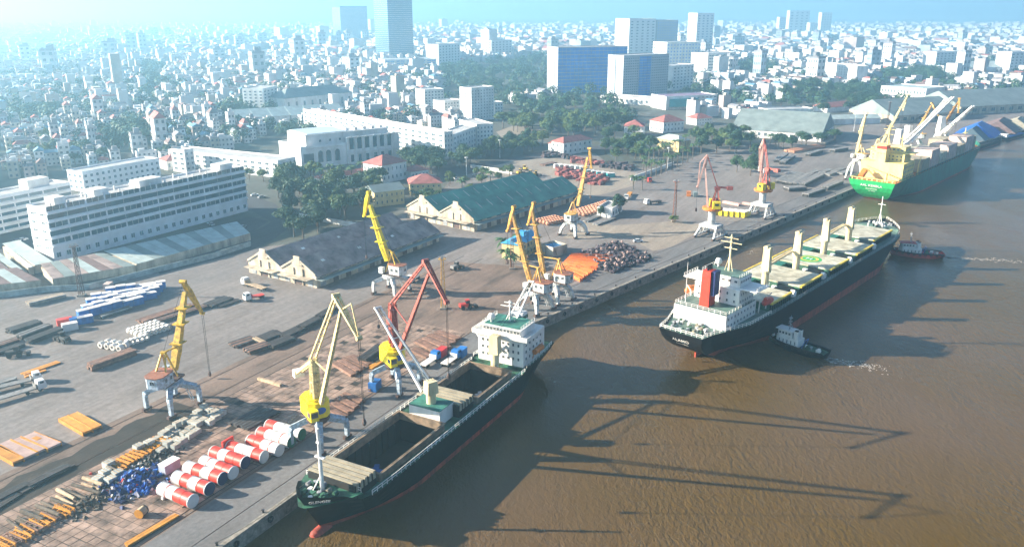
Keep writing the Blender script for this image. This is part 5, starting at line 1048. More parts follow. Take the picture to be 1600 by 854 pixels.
# tarpaulin covered heaps near the far berth
for (A, rx, ry, hh, m, lab) in (((1528, 208), 26, 16, 9, mBlue, 'blue tarpaulin covered heap at the far berth'), ((1520, 214), 22, 12, 8, mat('grey_tarp', (.07, .10, .12), .6, .2, .2), 'dark grey tarpaulin heap beside the blue one'), ((1562, 200), 34, 16, 8, mRustSheet, 'brown covered heap at the far right berth'), ((1590, 196), 26, 14, 7, mTan, 'pale covered heap behind the brown one')):
    p = G(*A); k = MB(); k.add([(-rx, -ry, 0), (rx, -ry, 0), (rx, ry, 0), (-rx, ry, 0), (-rx * .5, 0, hh), (rx * .5, 0, hh)], [(0, 1, 5, 4), (1, 2, 5), (2, 3, 4, 5), (3, 0, 4)])
    root = thing('covered_heap', lab, 'heap', (p.x, p.y, 0), RZF + .1, 'covered heaps at the far berth'); k.obj('tarpaulin', m, root); k = MB()
    for f in (-.5, 0, .5): k.beam((rx * f, -ry * .98, .2), (rx * f, 0, hh + .1), .3, .1); 
    k.beam((-rx * .5, 0, hh + .1), (rx * .5, 0, hh + .1), .4, .2); k.obj('seam', m, root); keep(p, 20)
# ------------------------------------------------------------------ the city: houses
mHW = [mat('house_white', (.56, .56, .56), .8, .25, .08, rnd=.25), mat('house_cream', (.46, .42, .35), .8, .25, .08, rnd=.2), mat('house_pale_blue', (.33, .40, .45), .8, .2, .08, rnd=.2), mat('house_pink', (.42, .34, .31), .8, .2, .08, rnd=.2)]
mHR = [mat('house_roof_grey', (.24, .24, .26), .85, .25, .3, rnd=.2), mRoofRed, mat('house_roof_blue', (.12, .24, .34), .7, .2, .3, rnd=.15), mat('house_roof_white', (.5, .5, .5), .8, .15, .3, rnd=.1), mRustSheet]
mHWin = mat('house_windows', (.06, .08, .10), .3, .3, .3)
def px_of(x, y, z=0.0):
    zz = z - CAM_H; d = y * _c - zz * _s; return 800 + FPX * x / d, 427 - FPX * (y * _s + zz * _c) / d
def inside(poly, x, y):
    k = False; j = len(poly) - 1
    for i in range(len(poly)):
        (xi, yi), (xj, yj) = poly[i], poly[j]
        if (yi > y) != (yj > y) and x < (xj - xi) * (y - yi) / (yj - yi) + xi: k = not k
        j = i
    return k
# photo outlines of districts of houses and of greenery
TOWN = [[(-120, 40), (1720, 40), (1720, 118), (1490, 125), (1350, 140), (1200, 165), (1120, 150), (1050, 100), (860, 100), (850, 85), (690, 104), (690, 150), (600, 200), (430, 200), (360, 235), (250, 262), (120, 262), (-120, 320)],
        [(600, 165), (735, 190), (730, 210), (620, 190)], [(790, 150), (850, 150), (850, 170), (800, 175)], [(1060, 170), (1210, 170), (1200, 185), (1080, 185)], [(1350, 160), (1600, 118), (1600, 140), (1380, 168)]]
GREEN = [[(672, 112), (700, 106), (790, 100), (855, 88), (865, 145), (820, 150), (790, 160), (700, 132)], [(790, 160), (945, 160), (1000, 178), (990, 205), (870, 205), (790, 200)],
         [(1195, 168), (1255, 138), (1345, 140), (1375, 158), (1290, 172)], [(1355, 118), (1460, 112), (1500, 128), (1390, 132)], [(1490, 102), (1570, 96), (1575, 108), (1500, 116)],
         [(30, 178), (100, 178), (95, 195), (20, 200)], [(150, 205), (215, 190), (235, 230), (165, 245)], [(340, 178), (430, 160), (440, 185), (360, 205)], [(225, 100), (260, 105), (250, 150), (225, 160)], [(1100, 118), (1180, 98), (1230, 105), (1190, 125)], [(1290, 60), (1320, 60), (1315, 72), (1285, 74)]]
BIN = {}
for k in KEEP: BIN.setdefault((int(k[0] // 60), int(k[1] // 60)), []).append(k)
def free(x, y, r):
    i, j = int(x // 60), int(y // 60)
    for a in (-1, 0, 1):
        for b in (-1, 0, 1):
            for (kx, ky, kr) in BIN.get((i + a, j + b), ()):
                if (x - kx) ** 2 + (y - ky) ** 2 < (kr + r) ** 2: return False
    return True
hr = random.Random(21); plots = []
def vis(x, y): return abs(x) < .70 * y + 40
def lay(y0, y1, pw, pd, hmin, hmax, drop):
    ang = .55; ca, sa = cos(ang), sin(ang); R = int(y1 * 1.5 / pw)
    for i in range(-R, R):
        for j in range(-R, R):
            u = i * pw + (i // 9) * 9 + hr.uniform(-1, 1); v = j * pd + (j // 2) * 7 + hr.uniform(-1.5, 1.5)
            x = u * ca - v * sa; y = u * sa + v * ca
            if y < y0 or y >= y1 or not vis(x, y) or hr.random() < drop: continue
            px, py = px_of(x, y)
            if not any(inside(t, px, py) for t in TOWN) or any(inside(t, px, py) for t in GREEN): continue
            if not free(x, y, pw * .75): continue
            w = pw * hr.uniform(.62, .98); d = pd * hr.uniform(.65, .95); h = hr.uniform(hmin, hmax) * (1.0 if hr.random() < .88 else 1.7)
            if hr.random() < .012: h *= 2.2; w *= 1.5; d *= 1.3
            plots.append((x, y, w, d, h, ang + hr.uniform(-.06, .06) + (pi / 2 if hr.random() < .15 else 0)))
lay(430, 1000, 7.5, 14, 4, 11, .12); lay(1000, 1900, 10, 17, 5, 13, .18); lay(1900, 5600, 22, 32, 7, 17, .35)
plots.sort(key=lambda p: p[1])
# the nearest as single houses, each a body, a roof and its windows; the rest as one mass
def house_parts():
    bodies = [MB().prism([(-.5, -.5), (.5, -.5), (.5, .5), (-.5, .5)], 0, 1).mesh('house_body', m) for m in mHW]
    roofs = []
    b = MB(); b.box((0, 0, 1.0), (.98, .98, .02)); b.box((0, .49, 1.04), (1, .03, .08)); b.box((0, -.49, 1.04), (1, .03, .08)); b.box((.485, 0, 1.04), (.03, .95, .08)); b.box((-.485, 0, 1.04), (.03, .95, .08)); b.box((.15, .2, 1.12), (.5, .3, .22)); b.box((-.3, -.2, 1.06), (.16, .1, .12)); roofs.append([b.mesh('flat_roof', m) for m in (mHR[0], mHR[3])])
    b = MB(); b.add([(-.55, -.54, 1), (.55, -.54, 1), (.55, .54, 1), (-.55, .54, 1), (0, -.25, 1.28), (0, .25, 1.28)], [(0, 1, 4), (1, 2, 5, 4), (2, 3, 5), (3, 0, 4, 5), (3, 2, 1, 0)]); roofs.append([b.mesh('hip_roof', m) for m in (mRoofRed, mRustSheet)])
    b = MB(); b.add([(-.55, -.54, 1), (.55, -.54, 1), (.55, .54, 1), (-.55, .54, 1), (0, -.54, 1.2), (0, .54, 1.2)], [(1, 2, 5, 4), (3, 0, 4, 5), (0, 1, 4), (2, 3, 5), (3, 2, 1, 0)]); roofs.append([b.mesh('gable_roof', m) for m in (mHR[2], mHR[0], mRoofRed)])
    wins = []
    for nf in (2, 3, 4):
        b = MB()
        for f in range(nf):
            z = (f + .55) / nf
            for k in (-.25, .25): b.box((k, -.5, z), (.22, .02, .45 / nf))
            for k in (-.35, -.12, .12, .35): b.box((-.5, k, z), (.02, .1, .4 / nf)); b.box((.5, k, z), (.02, .1, .4 / nf))
        wins.append(b.mesh('house_windows', mHWin))
    return bodies, roofs, wins
bodies, roofs, wins = house_parts()
CN = ('white', 'cream', 'pale blue', 'pink'); RN = (('grey flat roof', 'white flat roof'), ('red hip roof', 'brown hip roof'), ('blue gable roof', 'grey gable roof', 'red gable roof'))
def district(px, py):
    if px < 130: return 'at the left edge beyond the office block' if py > 190 else 'in the hazy far left district'
    if px < 350: return 'behind the long white office block' if py > 190 else 'left of the market sheds in the haze'
    if px < 600: return 'around the old theatre and market sheds'
    if px < 800: return 'near the hotel'
    if px < 1060: return 'beside the blue glass office block'
    if px < 1300: return 'beyond the wide grey roofed shed'
    return 'beyond the green ship'
tri = MB(); far_m = [mHW[0], mHW[1], mHW[2], mHW[3]] + mHR
def far_wall():                                        # far walls: rows of dark windows too small to pick apart
    m = bpy.data.materials.new('far_walls'); m.use_nodes = True; t = m.node_tree; N = t.nodes; L = t.links; b = N['Principled BSDF']; b.inputs['Roughness'].default_value = .8
    geo = N.new('ShaderNodeNewGeometry'); br = N.new('ShaderNodeTexBrick'); br.inputs['Scale'].default_value = .22; br.inputs['Mortar Size'].default_value = .17; br.inputs['Color1'].default_value = (.10, .12, .15, 1); br.inputs['Color2'].default_value = (.35, .35, .36, 1); br.inputs['Mortar'].default_value = (.5, .5, .5, 1)
    mp = N.new('ShaderNodeVectorMath'); mp.operation = 'MULTIPLY'; sx = N.new('ShaderNodeSeparateXYZ'); L.new(geo.outputs['Position'], sx.inputs[0]); ad = N.new('ShaderNodeMath'); ad.operation = 'ADD'; L.new(sx.outputs[0], ad.inputs[0]); L.new(sx.outputs[1], ad.inputs[1])
    cx = N.new('ShaderNodeCombineXYZ'); L.new(ad.outputs[0], cx.inputs[0]); L.new(sx.outputs[2], cx.inputs[1]); L.new(cx.outputs[0], br.inputs['Vector']); L.new(br.outputs['Color'], b.inputs['Base Color']); return m
far_m.append(far_wall()); FW = len(far_m) - 1
n_ind = 0; mass = MB()
for (x, y, w, d, h, rz) in plots:
    px, py = px_of(x, y); ci = hr.choices((0, 1, 2, 3), (55, 22, 12, 11))[0]; rt = hr.choices((0, 1, 2), (66, 14, 20))[0]
    if n_ind < 290 and 8 < px < 1592:
        n_ind += 1; ri = hr.randrange(len(roofs[rt])); nf = 0 if h < 7 else 1 if h < 11 else 2
        o = thing('house', f'{("low", "mid", "tall")[nf]} {CN[ci]} house, {RN[rt][ri]}, {district(px, py)}', 'house', (x, y, 0), rz, 'city houses ' + district(px, py)); o.scale = (w, d, h)
        place(bodies[ci], 'wall', o); place(roofs[rt][ri], 'roof', o); tag(place(wins[nf], 'window_grid', o), kind='stuff')
        continue
    cr, sn = cos(rz), sin(rz); q = [(x + a * cr - b * sn, y + a * sn + b * cr) for a, b in ((-w / 2, -d / 2), (w / 2, -d / 2), (w / 2, d / 2), (-w / 2, d / 2))]
    o = len(mass.v); mass.v.extend([(a, b, 0) for a, b in q] + [(a, b, h) for a, b in q])
    wm = FW if hr.random() < .55 else ci
    for f in ((0, 1, 5, 4), (1, 2, 6, 5), (2, 3, 7, 6), (3, 0, 4, 7)): mass.f.append(tuple(o + i for i in f)); mass.m.append(wm)
    if rt == 0 or h > 16:
        mass.f.append((o + 4, o + 5, o + 6, o + 7)); mass.m.append(hr.choice((4, 4, 7, 4, 8)))
        if hr.random() < .5: mass.box((x + hr.uniform(-.2, .2) * w, y + hr.uniform(-.2, .2) * d, h + 1.2), (w * .4, d * .3, 2.4), rz, hr.choice((0, 1, 4)))
    else:
        e = 1.05; q = [(x + (a - x) * e, y + (b - y) * e, h) for a, b in q]; r1 = ((q[0][0] + q[1][0]) / 2, (q[0][1] + q[1][1]) / 2); r2 = ((q[2][0] + q[3][0]) / 2, (q[2][1] + q[3][1]) / 2)
        k = .25 if rt == 1 else 0; ra = (r1[0] + (r2[0] - r1[0]) * k, r1[1] + (r2[1] - r1[1]) * k, h + w * .28); rb = (r2[0] + (r1[0] - r2[0]) * k, r2[1] + (r1[1] - r2[1]) * k, h + w * .28)
        mass.add(q + [ra, rb], [(0, 1, 4), (1, 2, 5, 4), (2, 3, 5), (3, 0, 4, 5)], hr.choice((5, 4, 8, 6, 4, 8, 4)))
tag(mass.obj('distant_city', far_m), 'dense mass of small pale houses reaching into the haze', None, None, 'stuff')
# taller far slabs spread through the haze
tl = random.Random(5); k = 0
while k < 70:
    y = tl.uniform(1150, 3600); x = tl.uniform(-.62, .64) * y; px, py = px_of(x, y)
    if not any(inside(t, px, py) for t in TOWN) or any(inside(t, px, py) for t in GREEN) or not free(x, y, 20): continue
    w, d, h = tl.uniform(12, 26), tl.uniform(12, 20), tl.uniform(18, 42); nm = 'pale' if k % 2 else 'white'
    o = thing('apartment_block', f'{nm} {"tall" if h > 30 else "low"} {"near" if y < 1800 else "far"} apartment slab {district(px, py)}', 'apartment block', (x, y, 0), tl.uniform(.2, .9), 'apartment slabs in the far city'); o.scale = (w, d, h)
    place(bodies[0 if k % 3 else 2], 'wall', o); place(roofs[0][0], 'roof', o); tag(place(wins[2], 'window_grid', o), kind='stuff'); k += 1

# ------------------------------------------------------------------ trees
def leaf_mat(name, a, b_):
    m = bpy.data.materials.new(name); m.use_nodes = True; t = m.node_tree; N = t.nodes; L = t.links; b = N['Principled BSDF']; b.inputs['Roughness'].default_value = .6; b.inputs['Specular IOR Level'].default_value = .25
    no = N.new('ShaderNodeTexNoise'); no.inputs['Scale'].default_value = .5; no.inputs['Detail'].default_value = 4; geo = N.new('ShaderNodeNewGeometry'); L.new(geo.outputs['Position'], no.inputs['Vector'])
    oi = N.new('ShaderNodeObjectInfo'); ad = N.new('ShaderNodeMath'); ad.operation = 'MULTIPLY_ADD'; ad.inputs[1].default_value = .5; L.new(oi.outputs['Random'], ad.inputs[0]); L.new(no.outputs['Fac'], ad.inputs[2])
    r_ = N.new('ShaderNodeValToRGB'); r_.color_ramp.elements[0].position = .4; r_.color_ramp.elements[1].position = 1.0; r_.color_ramp.elements[0].color = (*a, 1); r_.color_ramp.elements[1].color = (*b_, 1); L.new(ad.outputs[0], r_.inputs[0]); L.new(r_.outputs[0], b.inputs['Base Color']); return m
mLeaf = leaf_mat('foliage', (.02, .06, .02), (.09, .13, .03)); mLeafD = leaf_mat('dark_foliage', (.014, .042, .022), (.035, .08, .03)); mPalm = leaf_mat('palm_fronds', (.03, .075, .025), (.07, .12, .035)); mBark = mat('bark', (.13, .10, .075), .9, .3, 1.5)
def crown_mesh(seed, n_cl, n_leaf, leaf, flat, mats, name='crown'):
    r = random.Random(seed); vs = []; fs = []; cl = []
    for i in range(n_cl):
        a = r.uniform(0, 2 * pi); e = math.asin(r.uniform(-.35, 1)); q = r.uniform(.35, .72); cl.append((q * cos(e) * cos(a), q * cos(e) * sin(a), q * sin(e) * flat, r.uniform(.26, .44)))
    for i in range(n_leaf):
        cx, cy, cz, cr = cl[i % n_cl]; a = r.uniform(0, 2 * pi); z = r.uniform(-.6, 1); k = sqrt(max(0, 1 - z * z)); q = cr * r.uniform(.72, 1.05)
        p = Vector((cx + q * k * cos(a), cy + q * k * sin(a), cz + q * z * flat)); nrm = Vector((k * cos(a), k * sin(a), z + .35)) + Vector((r.uniform(-.7, .7), r.uniform(-.7, .7), r.uniform(-.7, .7))); nrm.normalize()
        t = nrm.orthogonal().normalized(); t = (Matrix.Rotation(r.uniform(0, 6.28), 3, nrm) @ t); s2 = nrm.cross(t); l = leaf * r.uniform(.6, 1.3); o = len(vs)
        vs += [p + t * l, p + s2 * l * .55, p - t * l, p - s2 * l * .55]; fs.append((o, o + 1, o + 2, o + 3))
    b = MB(); b.add(vs, fs); return b.mesh(name, mats)
CROWNS = [crown_mesh(s, n, 1500, .085, f, m) for s, n, f, m in ((1, 16, .8, mLeaf), (2, 20, .7, mLeaf), (3, 13, .95, mLeafD), (4, 22, .65, mLeafD), (5, 17, .85, mLeaf))]
def trunk_mesh(seed):
    r = random.Random(seed); b = MB(); b.tube((0, 0, -1.35), (.02, .02, -.4), .075, .055, 7)
    for i in range(5): a = i * 1.26 + r.uniform(-.3, .3); b.tube((.02, .02, -.45), (.45 * cos(a), .45 * sin(a), r.uniform(-.05, .3)), .04, .012, 5)
    return b.mesh('trunk', mBark)
TRUNKS = [trunk_mesh(i) for i in range(3)]
tr = random.Random(33); n_tree = 0; placed = []
def tree(x, y, rad, lab, grp, ci=None, zs=1.0):
    o = thing('tree', lab, 'tree', (x, y, rad * 1.3 * zs), tr.uniform(0, 6.28), grp); k = rad * tr.uniform(.9, 1.15); o.scale = (k, k * tr.uniform(.85, 1.15), k * zs * tr.uniform(.85, 1.2))
    place(CROWNS[tr.randrange(5) if ci is None else ci], 'crown', o); place(TRUNKS[tr.randrange(3)], 'trunk', o); placed.append((x, y, rad))
def grove(poly, n, r0, r1, lab, grp, ci=None, gap=.75, avoid=True):
    xs = [p[0] for p in poly]; ys = [p[1] for p in poly]; k = 0; tries = 0; P = [G(*q) for q in poly]; wx = [p.x for p in P]; wy = [p.y for p in P]; pw = [(p.x, p.y) for p in P]
    while k < n and tries < n * 60:
        tries += 1; x, y = tr.uniform(min(wx), max(wx)), tr.uniform(min(wy), max(wy))
        if not inside(pw, x, y): continue
        r_ = tr.uniform(r0, r1)
        if avoid and not free(x, y, 1.0): continue
        if any((x - a) ** 2 + (y - b) ** 2 < (gap * (r_ + c)) ** 2 for a, b, c in placed): continue
        tree(x, y, r_, lab, grp, ci); k += 1
grove([(435, 282), (470, 278), (590, 292), (590, 330), (560, 352), (450, 338), (430, 305)], 34, 5.0, 7.5, 'large leafy tree in the park between office block and warehouse', 'park trees behind the grey warehouse', None, .6)
grove([(440, 345), (505, 345), (505, 372), (445, 375)], 7, 5, 6.5, 'dark bushy tree at the road bend behind the grey warehouse', 'trees at the road bend', 3, .6)  # dark-leaf crowns paint the shade these trees stand in
grove([(385, 268), (432, 280), (436, 290), (380, 284)], 8, 3.6, 4.6, 'round street tree in the row beside the court wing', 'row of round street trees', 0, .85)
grove([(612, 225), (640, 220), (694, 252), (690, 275), (640, 272), (632, 250)], 20, 5, 7, 'shaded tree between the hall and the long white block', 'trees beside the hall', 3, .62)
grove([(700, 252), (745, 235), (850, 222), (850, 238), (780, 246), (706, 268)], 30, 4.2, 6.0, 'tree along the avenue before the white blocks', 'avenue trees', None, .66)
grove([(640, 305), (740, 300), (742, 318), (660, 322)], 5, 2.5, 3.8, 'small tree in the garden around the pink roofed villa', 'villa garden trees', 0, .9); grove([(690, 280), (800, 272), (812, 282), (700, 300)], 10, 2.6, 4.2, 'small bright tree in the garden beside the sandy clearing', 'garden trees', 0, .9)
grove([(785, 196), (870, 196), (985, 200), (1000, 232), (930, 222), (850, 218), (785, 205)], 34, 5.2, 8, 'tree in the belt before the blue glass office block', 'tree belt below the towers', None, .66)
grove([(925, 236), (1010, 225), (1025, 245), (990, 262), (930, 252)], 16, 4.5, 7.5, 'broad tree between the sandy yard and the palm row', 'trees by the palm row', None, .62)
grove([(1075, 222), (1145, 206), (1180, 232), (1165, 245), (1080, 240)], 20, 4.5, 7, 'tree in the clump left of the wide grey roofed shed', 'trees by the grey roofed shed', None, .66)
grove([(1148, 258), (1185, 250), (1190, 274), (1152, 278)], 5, 4.5, 6, 'big tree standing alone in the yard behind the red cranes', 'yard trees behind the red cranes', 2, .55); grove([(1215, 228), (1300, 215), (1310, 222), (1220, 238)], 12, 4, 5.5, 'tree at the right end of the wide grey roofed shed', 'trees by the pipe yard', 3, .7)
tree(*G(968, 333).xy, 4.6, 'round tree beside the white gatehouse in the yard', None, 2); tree(*G(938, 340).xy, 2.8, 'small round tree left of the white gatehouse', None, 2); tree(*G(1053, 348).xy, 3.0, 'low shrub at the foot of the rusty light mast', None, 0, .6)
grove([(1185, 172), (1255, 140), (1345, 142), (1385, 158), (1370, 182), (1300, 186), (1240, 178)], 40, 6, 9.5, 'tall tree in the wood behind the pipe yard', 'wood behind the pipe yard', 3, .6)
grove([(20, 232), (140, 220), (330, 215), (345, 240), (250, 262), (100, 262), (20, 280)], 26, 4, 6.5, 'tree among the old houses left of the court wing', 'trees among the old houses', None, 1.0)
def wood(name, lab, polys, per, r0, r1):                # far woods read as one mass
    r = random.Random(9); vs = []; fs = []
    for poly, n in polys:
        P = [G(*q) for q in poly]; pw = [(p.x, p.y) for p in P]; wx = [p.x for p in P]; wy = [p.y for p in P]; k = t = 0
        while k < n and t < n * 40:
            t += 1; x, y = r.uniform(min(wx), max(wx)), r.uniform(min(wy), max(wy))
            if not inside(pw, x, y) or not free(x, y, 0): continue
            k += 1; R = r.uniform(r0, r1); zc = R * 1.0
            for i in range(per):
                a = r.uniform(0, 6.28); z = r.uniform(-.5, 1); q = sqrt(max(0, 1 - z * z)); f = r.uniform(.7, 1.05); p = Vector((x + R * q * cos(a) * f, y + R * q * sin(a) * f, zc + R * .85 * z * f)); nn = Vector((q * cos(a) + r.uniform(-.6, .6), q * sin(a) + r.uniform(-.6, .6), z + .3)).normalized(); tt = nn.orthogonal().normalized(); s2 = nn.cross(tt); l = R * r.uniform(.13, .24); o = len(vs); vs += [p + tt * l, p + s2 * l * .6, p - tt * l, p - s2 * l * .6]; fs.append((o, o + 1, o + 2, o + 3))
    b = MB(); b.add(vs, fs); tag(b.obj(name, mLeafD), lab, None, None, 'stuff')
wood('distant_wood', 'far greenery between the houses and towers', [(GREEN[0], 150), (GREEN[1], 60), (GREEN[3], 60), (GREEN[4], 50), (GREEN[5], 30), (GREEN[6], 26), (GREEN[7], 40), (GREEN[8], 40), (GREEN[9], 50), (GREEN[10], 20), ([(-40, 110), (1640, 110), (1640, 165), (1200, 170), (860, 160), (600, 200), (330, 240), (-40, 240)], 1000), ([(-40, 60), (1640, 60), (1640, 110), (-40, 110)], 600)], 130, 4.5, 8.5)
# palms
def palm_mesh(seed):
    r = random.Random(seed); b = MB()
    for i in range(16):
        a = i * 2 * pi / 16 + r.uniform(-.15, .15); el = r.uniform(.1, 1.0); L_ = r.uniform(2.6, 3.4); d = Vector((cos(a), sin(a), 0)); sd = Vector((-sin(a), cos(a), 0)); pr = None
        for k in range(6):
            f = k / 5; p = d * (L_ * f * cos(el * (1 - .4 * f))) + Vector((0, 0, L_ * (sin(el) * f - .75 * f * f))); w = .42 * sin(pi * (.12 + .86 * f)) + .05
            cur = (p + sd * w - Vector((0, 0, w * .5)), p, p - sd * w - Vector((0, 0, w * .5)))
            if pr: b.add([pr[0], pr[1], cur[1], cur[0]], [(0, 1, 2, 3)]); b.add([pr[1], pr[2], cur[2], cur[1]], [(0, 1, 2, 3)])
            pr = cur
    return b.mesh('fronds', mPalm)
PALMS = [palm_mesh(i) for i in range(4)]; pt = MB(); pt.tube((0, 0, -1), (0, 0, .02), .024, .017, 7); pt = pt.mesh('trunk', mBark)
def palm(px, h, lab, grp=None, k=1.0):
    p = G(*px); o = thing('palm_tree', lab, 'palm tree', (p.x, p.y, 0), tr.uniform(0, 6), grp); f = place(PALMS[tr.randrange(4)], 'fronds', o, (0, 0, h)); f.scale = (k, k, k); t = place(pt, 'trunk', o, (0, 0, h)); t.scale = (12 * k, 12 * k, h)
for i, (x, y) in enumerate(((786, 384), (791, 398), (798, 405), (812, 378))): palm((x, y + 14), (6.5, 5.5, 5, 7)[i], ('tallest palm left of the blue roofed house', 'bushy palm in front of the blue roofed house', 'low palm at the corner of the blue roofed house', 'palm behind the blue roofed house')[i], 'palms at the blue roofed house', 1.5)
for i in range(22): palm((1000 + (i * 41) % 86, 248 + (i * 29) % 38 - ((i * 41) % 86) * .22), tr.uniform(8, 12), 'tall palm in the dense palm row beside the white wall', 'palm row beside the white wall', 1.15)
for x, y, lab in ((989, 296, 'palm at the near end of the white wall'), (1003, 297, 'second palm at the near end of the white wall'), (766, 288, 'lone tall palm beside the sandy clearing'), (722, 302, 'palm in the garden right of the pink roofed villa'), (1203, 226, 'palm before the wide grey roofed shed'), (1212, 226, 'right palm of the pair before the wide grey roofed shed')): palm((x, y), 7.5, lab, None, 1.2)
for i in range(7): palm((644 + i * 7, 311 + (i % 2) * 3), 4.5, 'short palm in the row before the pink roofed villa', 'palms before the pink roofed villa', .95)
for i in range(26): palm((845 + (i * 37) % 130, 172 + (i * 17) % 20), tr.uniform(8, 11), 'slender palm in the palm garden before the grey twin tower', 'palm garden before the towers', 1.3)
for i in range(8): palm((470 + i * 16, 285 - i * 1.5 + (i % 3) * 3), 9, 'palm rising from the park trees before the hall', 'palms before the hall', 1.3)
# ------------------------------------------------------------------ goods and vehicles in the yard
mDrumW = mat('drum_white', (.62, .61, .60), .45, .08, .5); mDrumR = mat('drum_red', (.62, .05, .03), .45, .15, .5); mDrumN = mat('drum_navy', (.02, .03, .10), .5, .2, .6); mDrumG = mat('drum_green', (.01, .12, .06), .5, .2, .6)
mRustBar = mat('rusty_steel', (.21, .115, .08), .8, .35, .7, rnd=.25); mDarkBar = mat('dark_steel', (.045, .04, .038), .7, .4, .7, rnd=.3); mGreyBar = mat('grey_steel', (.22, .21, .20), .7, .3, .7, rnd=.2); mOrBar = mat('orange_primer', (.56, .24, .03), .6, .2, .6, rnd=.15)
mPinkBar = mat('faded_primer', (.42, .29, .25), .7, .2, .5, rnd=.12); mWood = mat('sawn_timber', (.42, .31, .20), .85, .3, .8, rnd=.2); mDarkWood = mat('weathered_timber', (.12, .095, .07), .9, .4, .8, rnd=.3); mCrate = mat('grey_crate', (.36, .38, .36), .8, .25, .6, rnd=.2)
mBlueSheet = mat('blue_wrap', (.02, .14, .42), .55, .25, .6, rnd=.15); mWhiteTop = mat('white_wrap', (.66, .62, .58), .7, .15, .6, rnd=.1); mCoilW = mat('pale_coil', (.62, .58, .52), .7, .15, .6, rnd=.12); mOrPipe = mat('orange_frame', (.66, .15, .03), .55, .2, .5, rnd=.12); mScrap = mat('purple_brown_scrap', (.075, .055, .065), .7, .5, .8, rnd=.5); mTerra = mat('terracotta_barrel', (.50, .24, .14), .7, .25, .7, rnd=.2)
yr = random.Random(77)
ORD = ('first', 'second', 'third', 'fourth', 'fifth', 'sixth', 'seventh', 'eighth', 'ninth', 'tenth', 'eleventh', 'twelfth')
# ---- striped steel drums lying across the quay
R_D = 1.5
for i, (cpx, pat, cap, fl) in enumerate((((303, 781), 'WWRR', 'W', 0), ((327, 763), 'WRWR', 'N', 0), ((346, 748), 'WRWR', 'N', 0), ((366, 737), 'WWRR', 'W', 0), ((383, 722), 'RWRR', 'N', 0), ((411, 714), 'RWWR', 'W', 1), ((438, 702), 'RRWW', 'W', 0), ((455, 690), 'RWWW', 'G', 0), ((470, 679), 'RWWW', 'G', 0))):
    lab = f'red and white striped steel drum, {ORD[i]} in the row from the blue tarpaulin heap'; ln = 9.6 + (i % 3) * .5; k = ln / 4; p_ = G(*cpx, R_D) + nN * ln
    root = thing('steel_drum', lab, 'drum', (p_.x, p_.y, 0), RZN - pi / 2 + (i % 3 - 1) * .03, 'striped drums on the quay')
    for j, c in enumerate(pat):
        b = MB(); b.tube((j * k + .06, 0, R_D), ((j + 1) * k - .06, 0, R_D), R_D, R_D, 28, cap=False); b.obj('shell_band', mDrumW if c == 'W' else mDrumR, root, smooth=True)
    for j in range(5):
        b = MB(); x = j * k; b.tube((x - .1, 0, R_D), (x + .1, 0, R_D), R_D + .06, R_D + .06, 28); b.obj('hoop', mDrumR if j % 2 else mDrumW, root)
    b = MB(); x = ln + .12; b.tube((x, 0, R_D), (x + .08, 0, R_D), R_D * .97, R_D * .97, 28); b.tube((x + .08, 0, R_D), (x + .12, 0, R_D), R_D * .82, R_D * .8, 28); b.obj('end_cap', {'W': mDrumW, 'N': mDrumN, 'G': mDrumG}[cap], root)
    b = MB(); b.tube((-.2, 0, R_D), (-.12, 0, R_D), R_D * .97, R_D * .97, 28); b.obj('end_cap', mDrumR, root)
    if fl: b = MB(); b.box((-.5, 0, R_D + .2), (.5, 3.4, 3.4)); b.obj('square_flange', mDrumR, root)
    for x in (1.8, 7.6): b = MB(); b.beam((x, -1.5, .12), (x, 1.3, .12), .3, .24); b.obj('chock', mWood, root)
# ---- generic stack of long pieces
def stack(name, lab, cat, A, B, width, n, layers, m, hh=.45, grp=None, cap=None, piece='bar', jit=.3, z0=.12):
    a, c = (G(*A), G(*B)) if not isinstance(A, Vector) else (A, B); d = c - a; ln = d.length; root = thing(name, lab, cat, (a.x, a.y, 0), atan2(d.y, d.x), grp)
    w = width / n; me = {}
    for j in range(layers):
        for i in range(n):
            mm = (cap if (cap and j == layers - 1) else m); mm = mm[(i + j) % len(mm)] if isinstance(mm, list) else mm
            o = bx(piece, mm, root, (ln / 2 + yr.uniform(-jit, jit), (i - (n - 1) / 2) * w, z0 + (j + .5) * hh), (ln * yr.uniform(.96, 1.0), w * .86, hh * .94), yr.uniform(-.006, .006))
    for f in (.2, .8): bx('bearer', mWood, root, (ln * f, 0, z0 / 2), (.2, width * .98, z0))
    return root
SG = 'steel stacks in the yard'
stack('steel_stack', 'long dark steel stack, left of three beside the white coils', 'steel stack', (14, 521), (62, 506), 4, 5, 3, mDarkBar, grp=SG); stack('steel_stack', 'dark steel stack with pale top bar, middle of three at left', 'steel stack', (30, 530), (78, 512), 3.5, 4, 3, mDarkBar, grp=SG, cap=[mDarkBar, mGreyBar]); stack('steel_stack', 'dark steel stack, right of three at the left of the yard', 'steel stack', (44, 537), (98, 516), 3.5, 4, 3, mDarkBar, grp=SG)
stack('steel_stack', 'dark and rusty steel stack at the left edge behind the trucks', 'steel stack', (-20, 548), (28, 532), 3, 4, 2, [mDarkBar, mRustBar], grp=SG); stack('steel_stack', 'second dark steel stack at the left edge behind the trucks', 'steel stack', (-10, 556), (36, 540), 2.5, 3, 2, mDarkBar, grp=SG)
stack('steel_stack', 'rust brown steel stack standing alone left of the yellow crane', 'steel stack', (140, 578), (210, 553), 3.6, 4, 4, mRustBar, grp=SG); stack('pipe_stack', 'stack of long pale pipes before the sheet roofed sheds', 'pipe stack', (44, 478), (102, 464), 3.2, 4, 3, [mGreyBar, mWood], grp=SG)
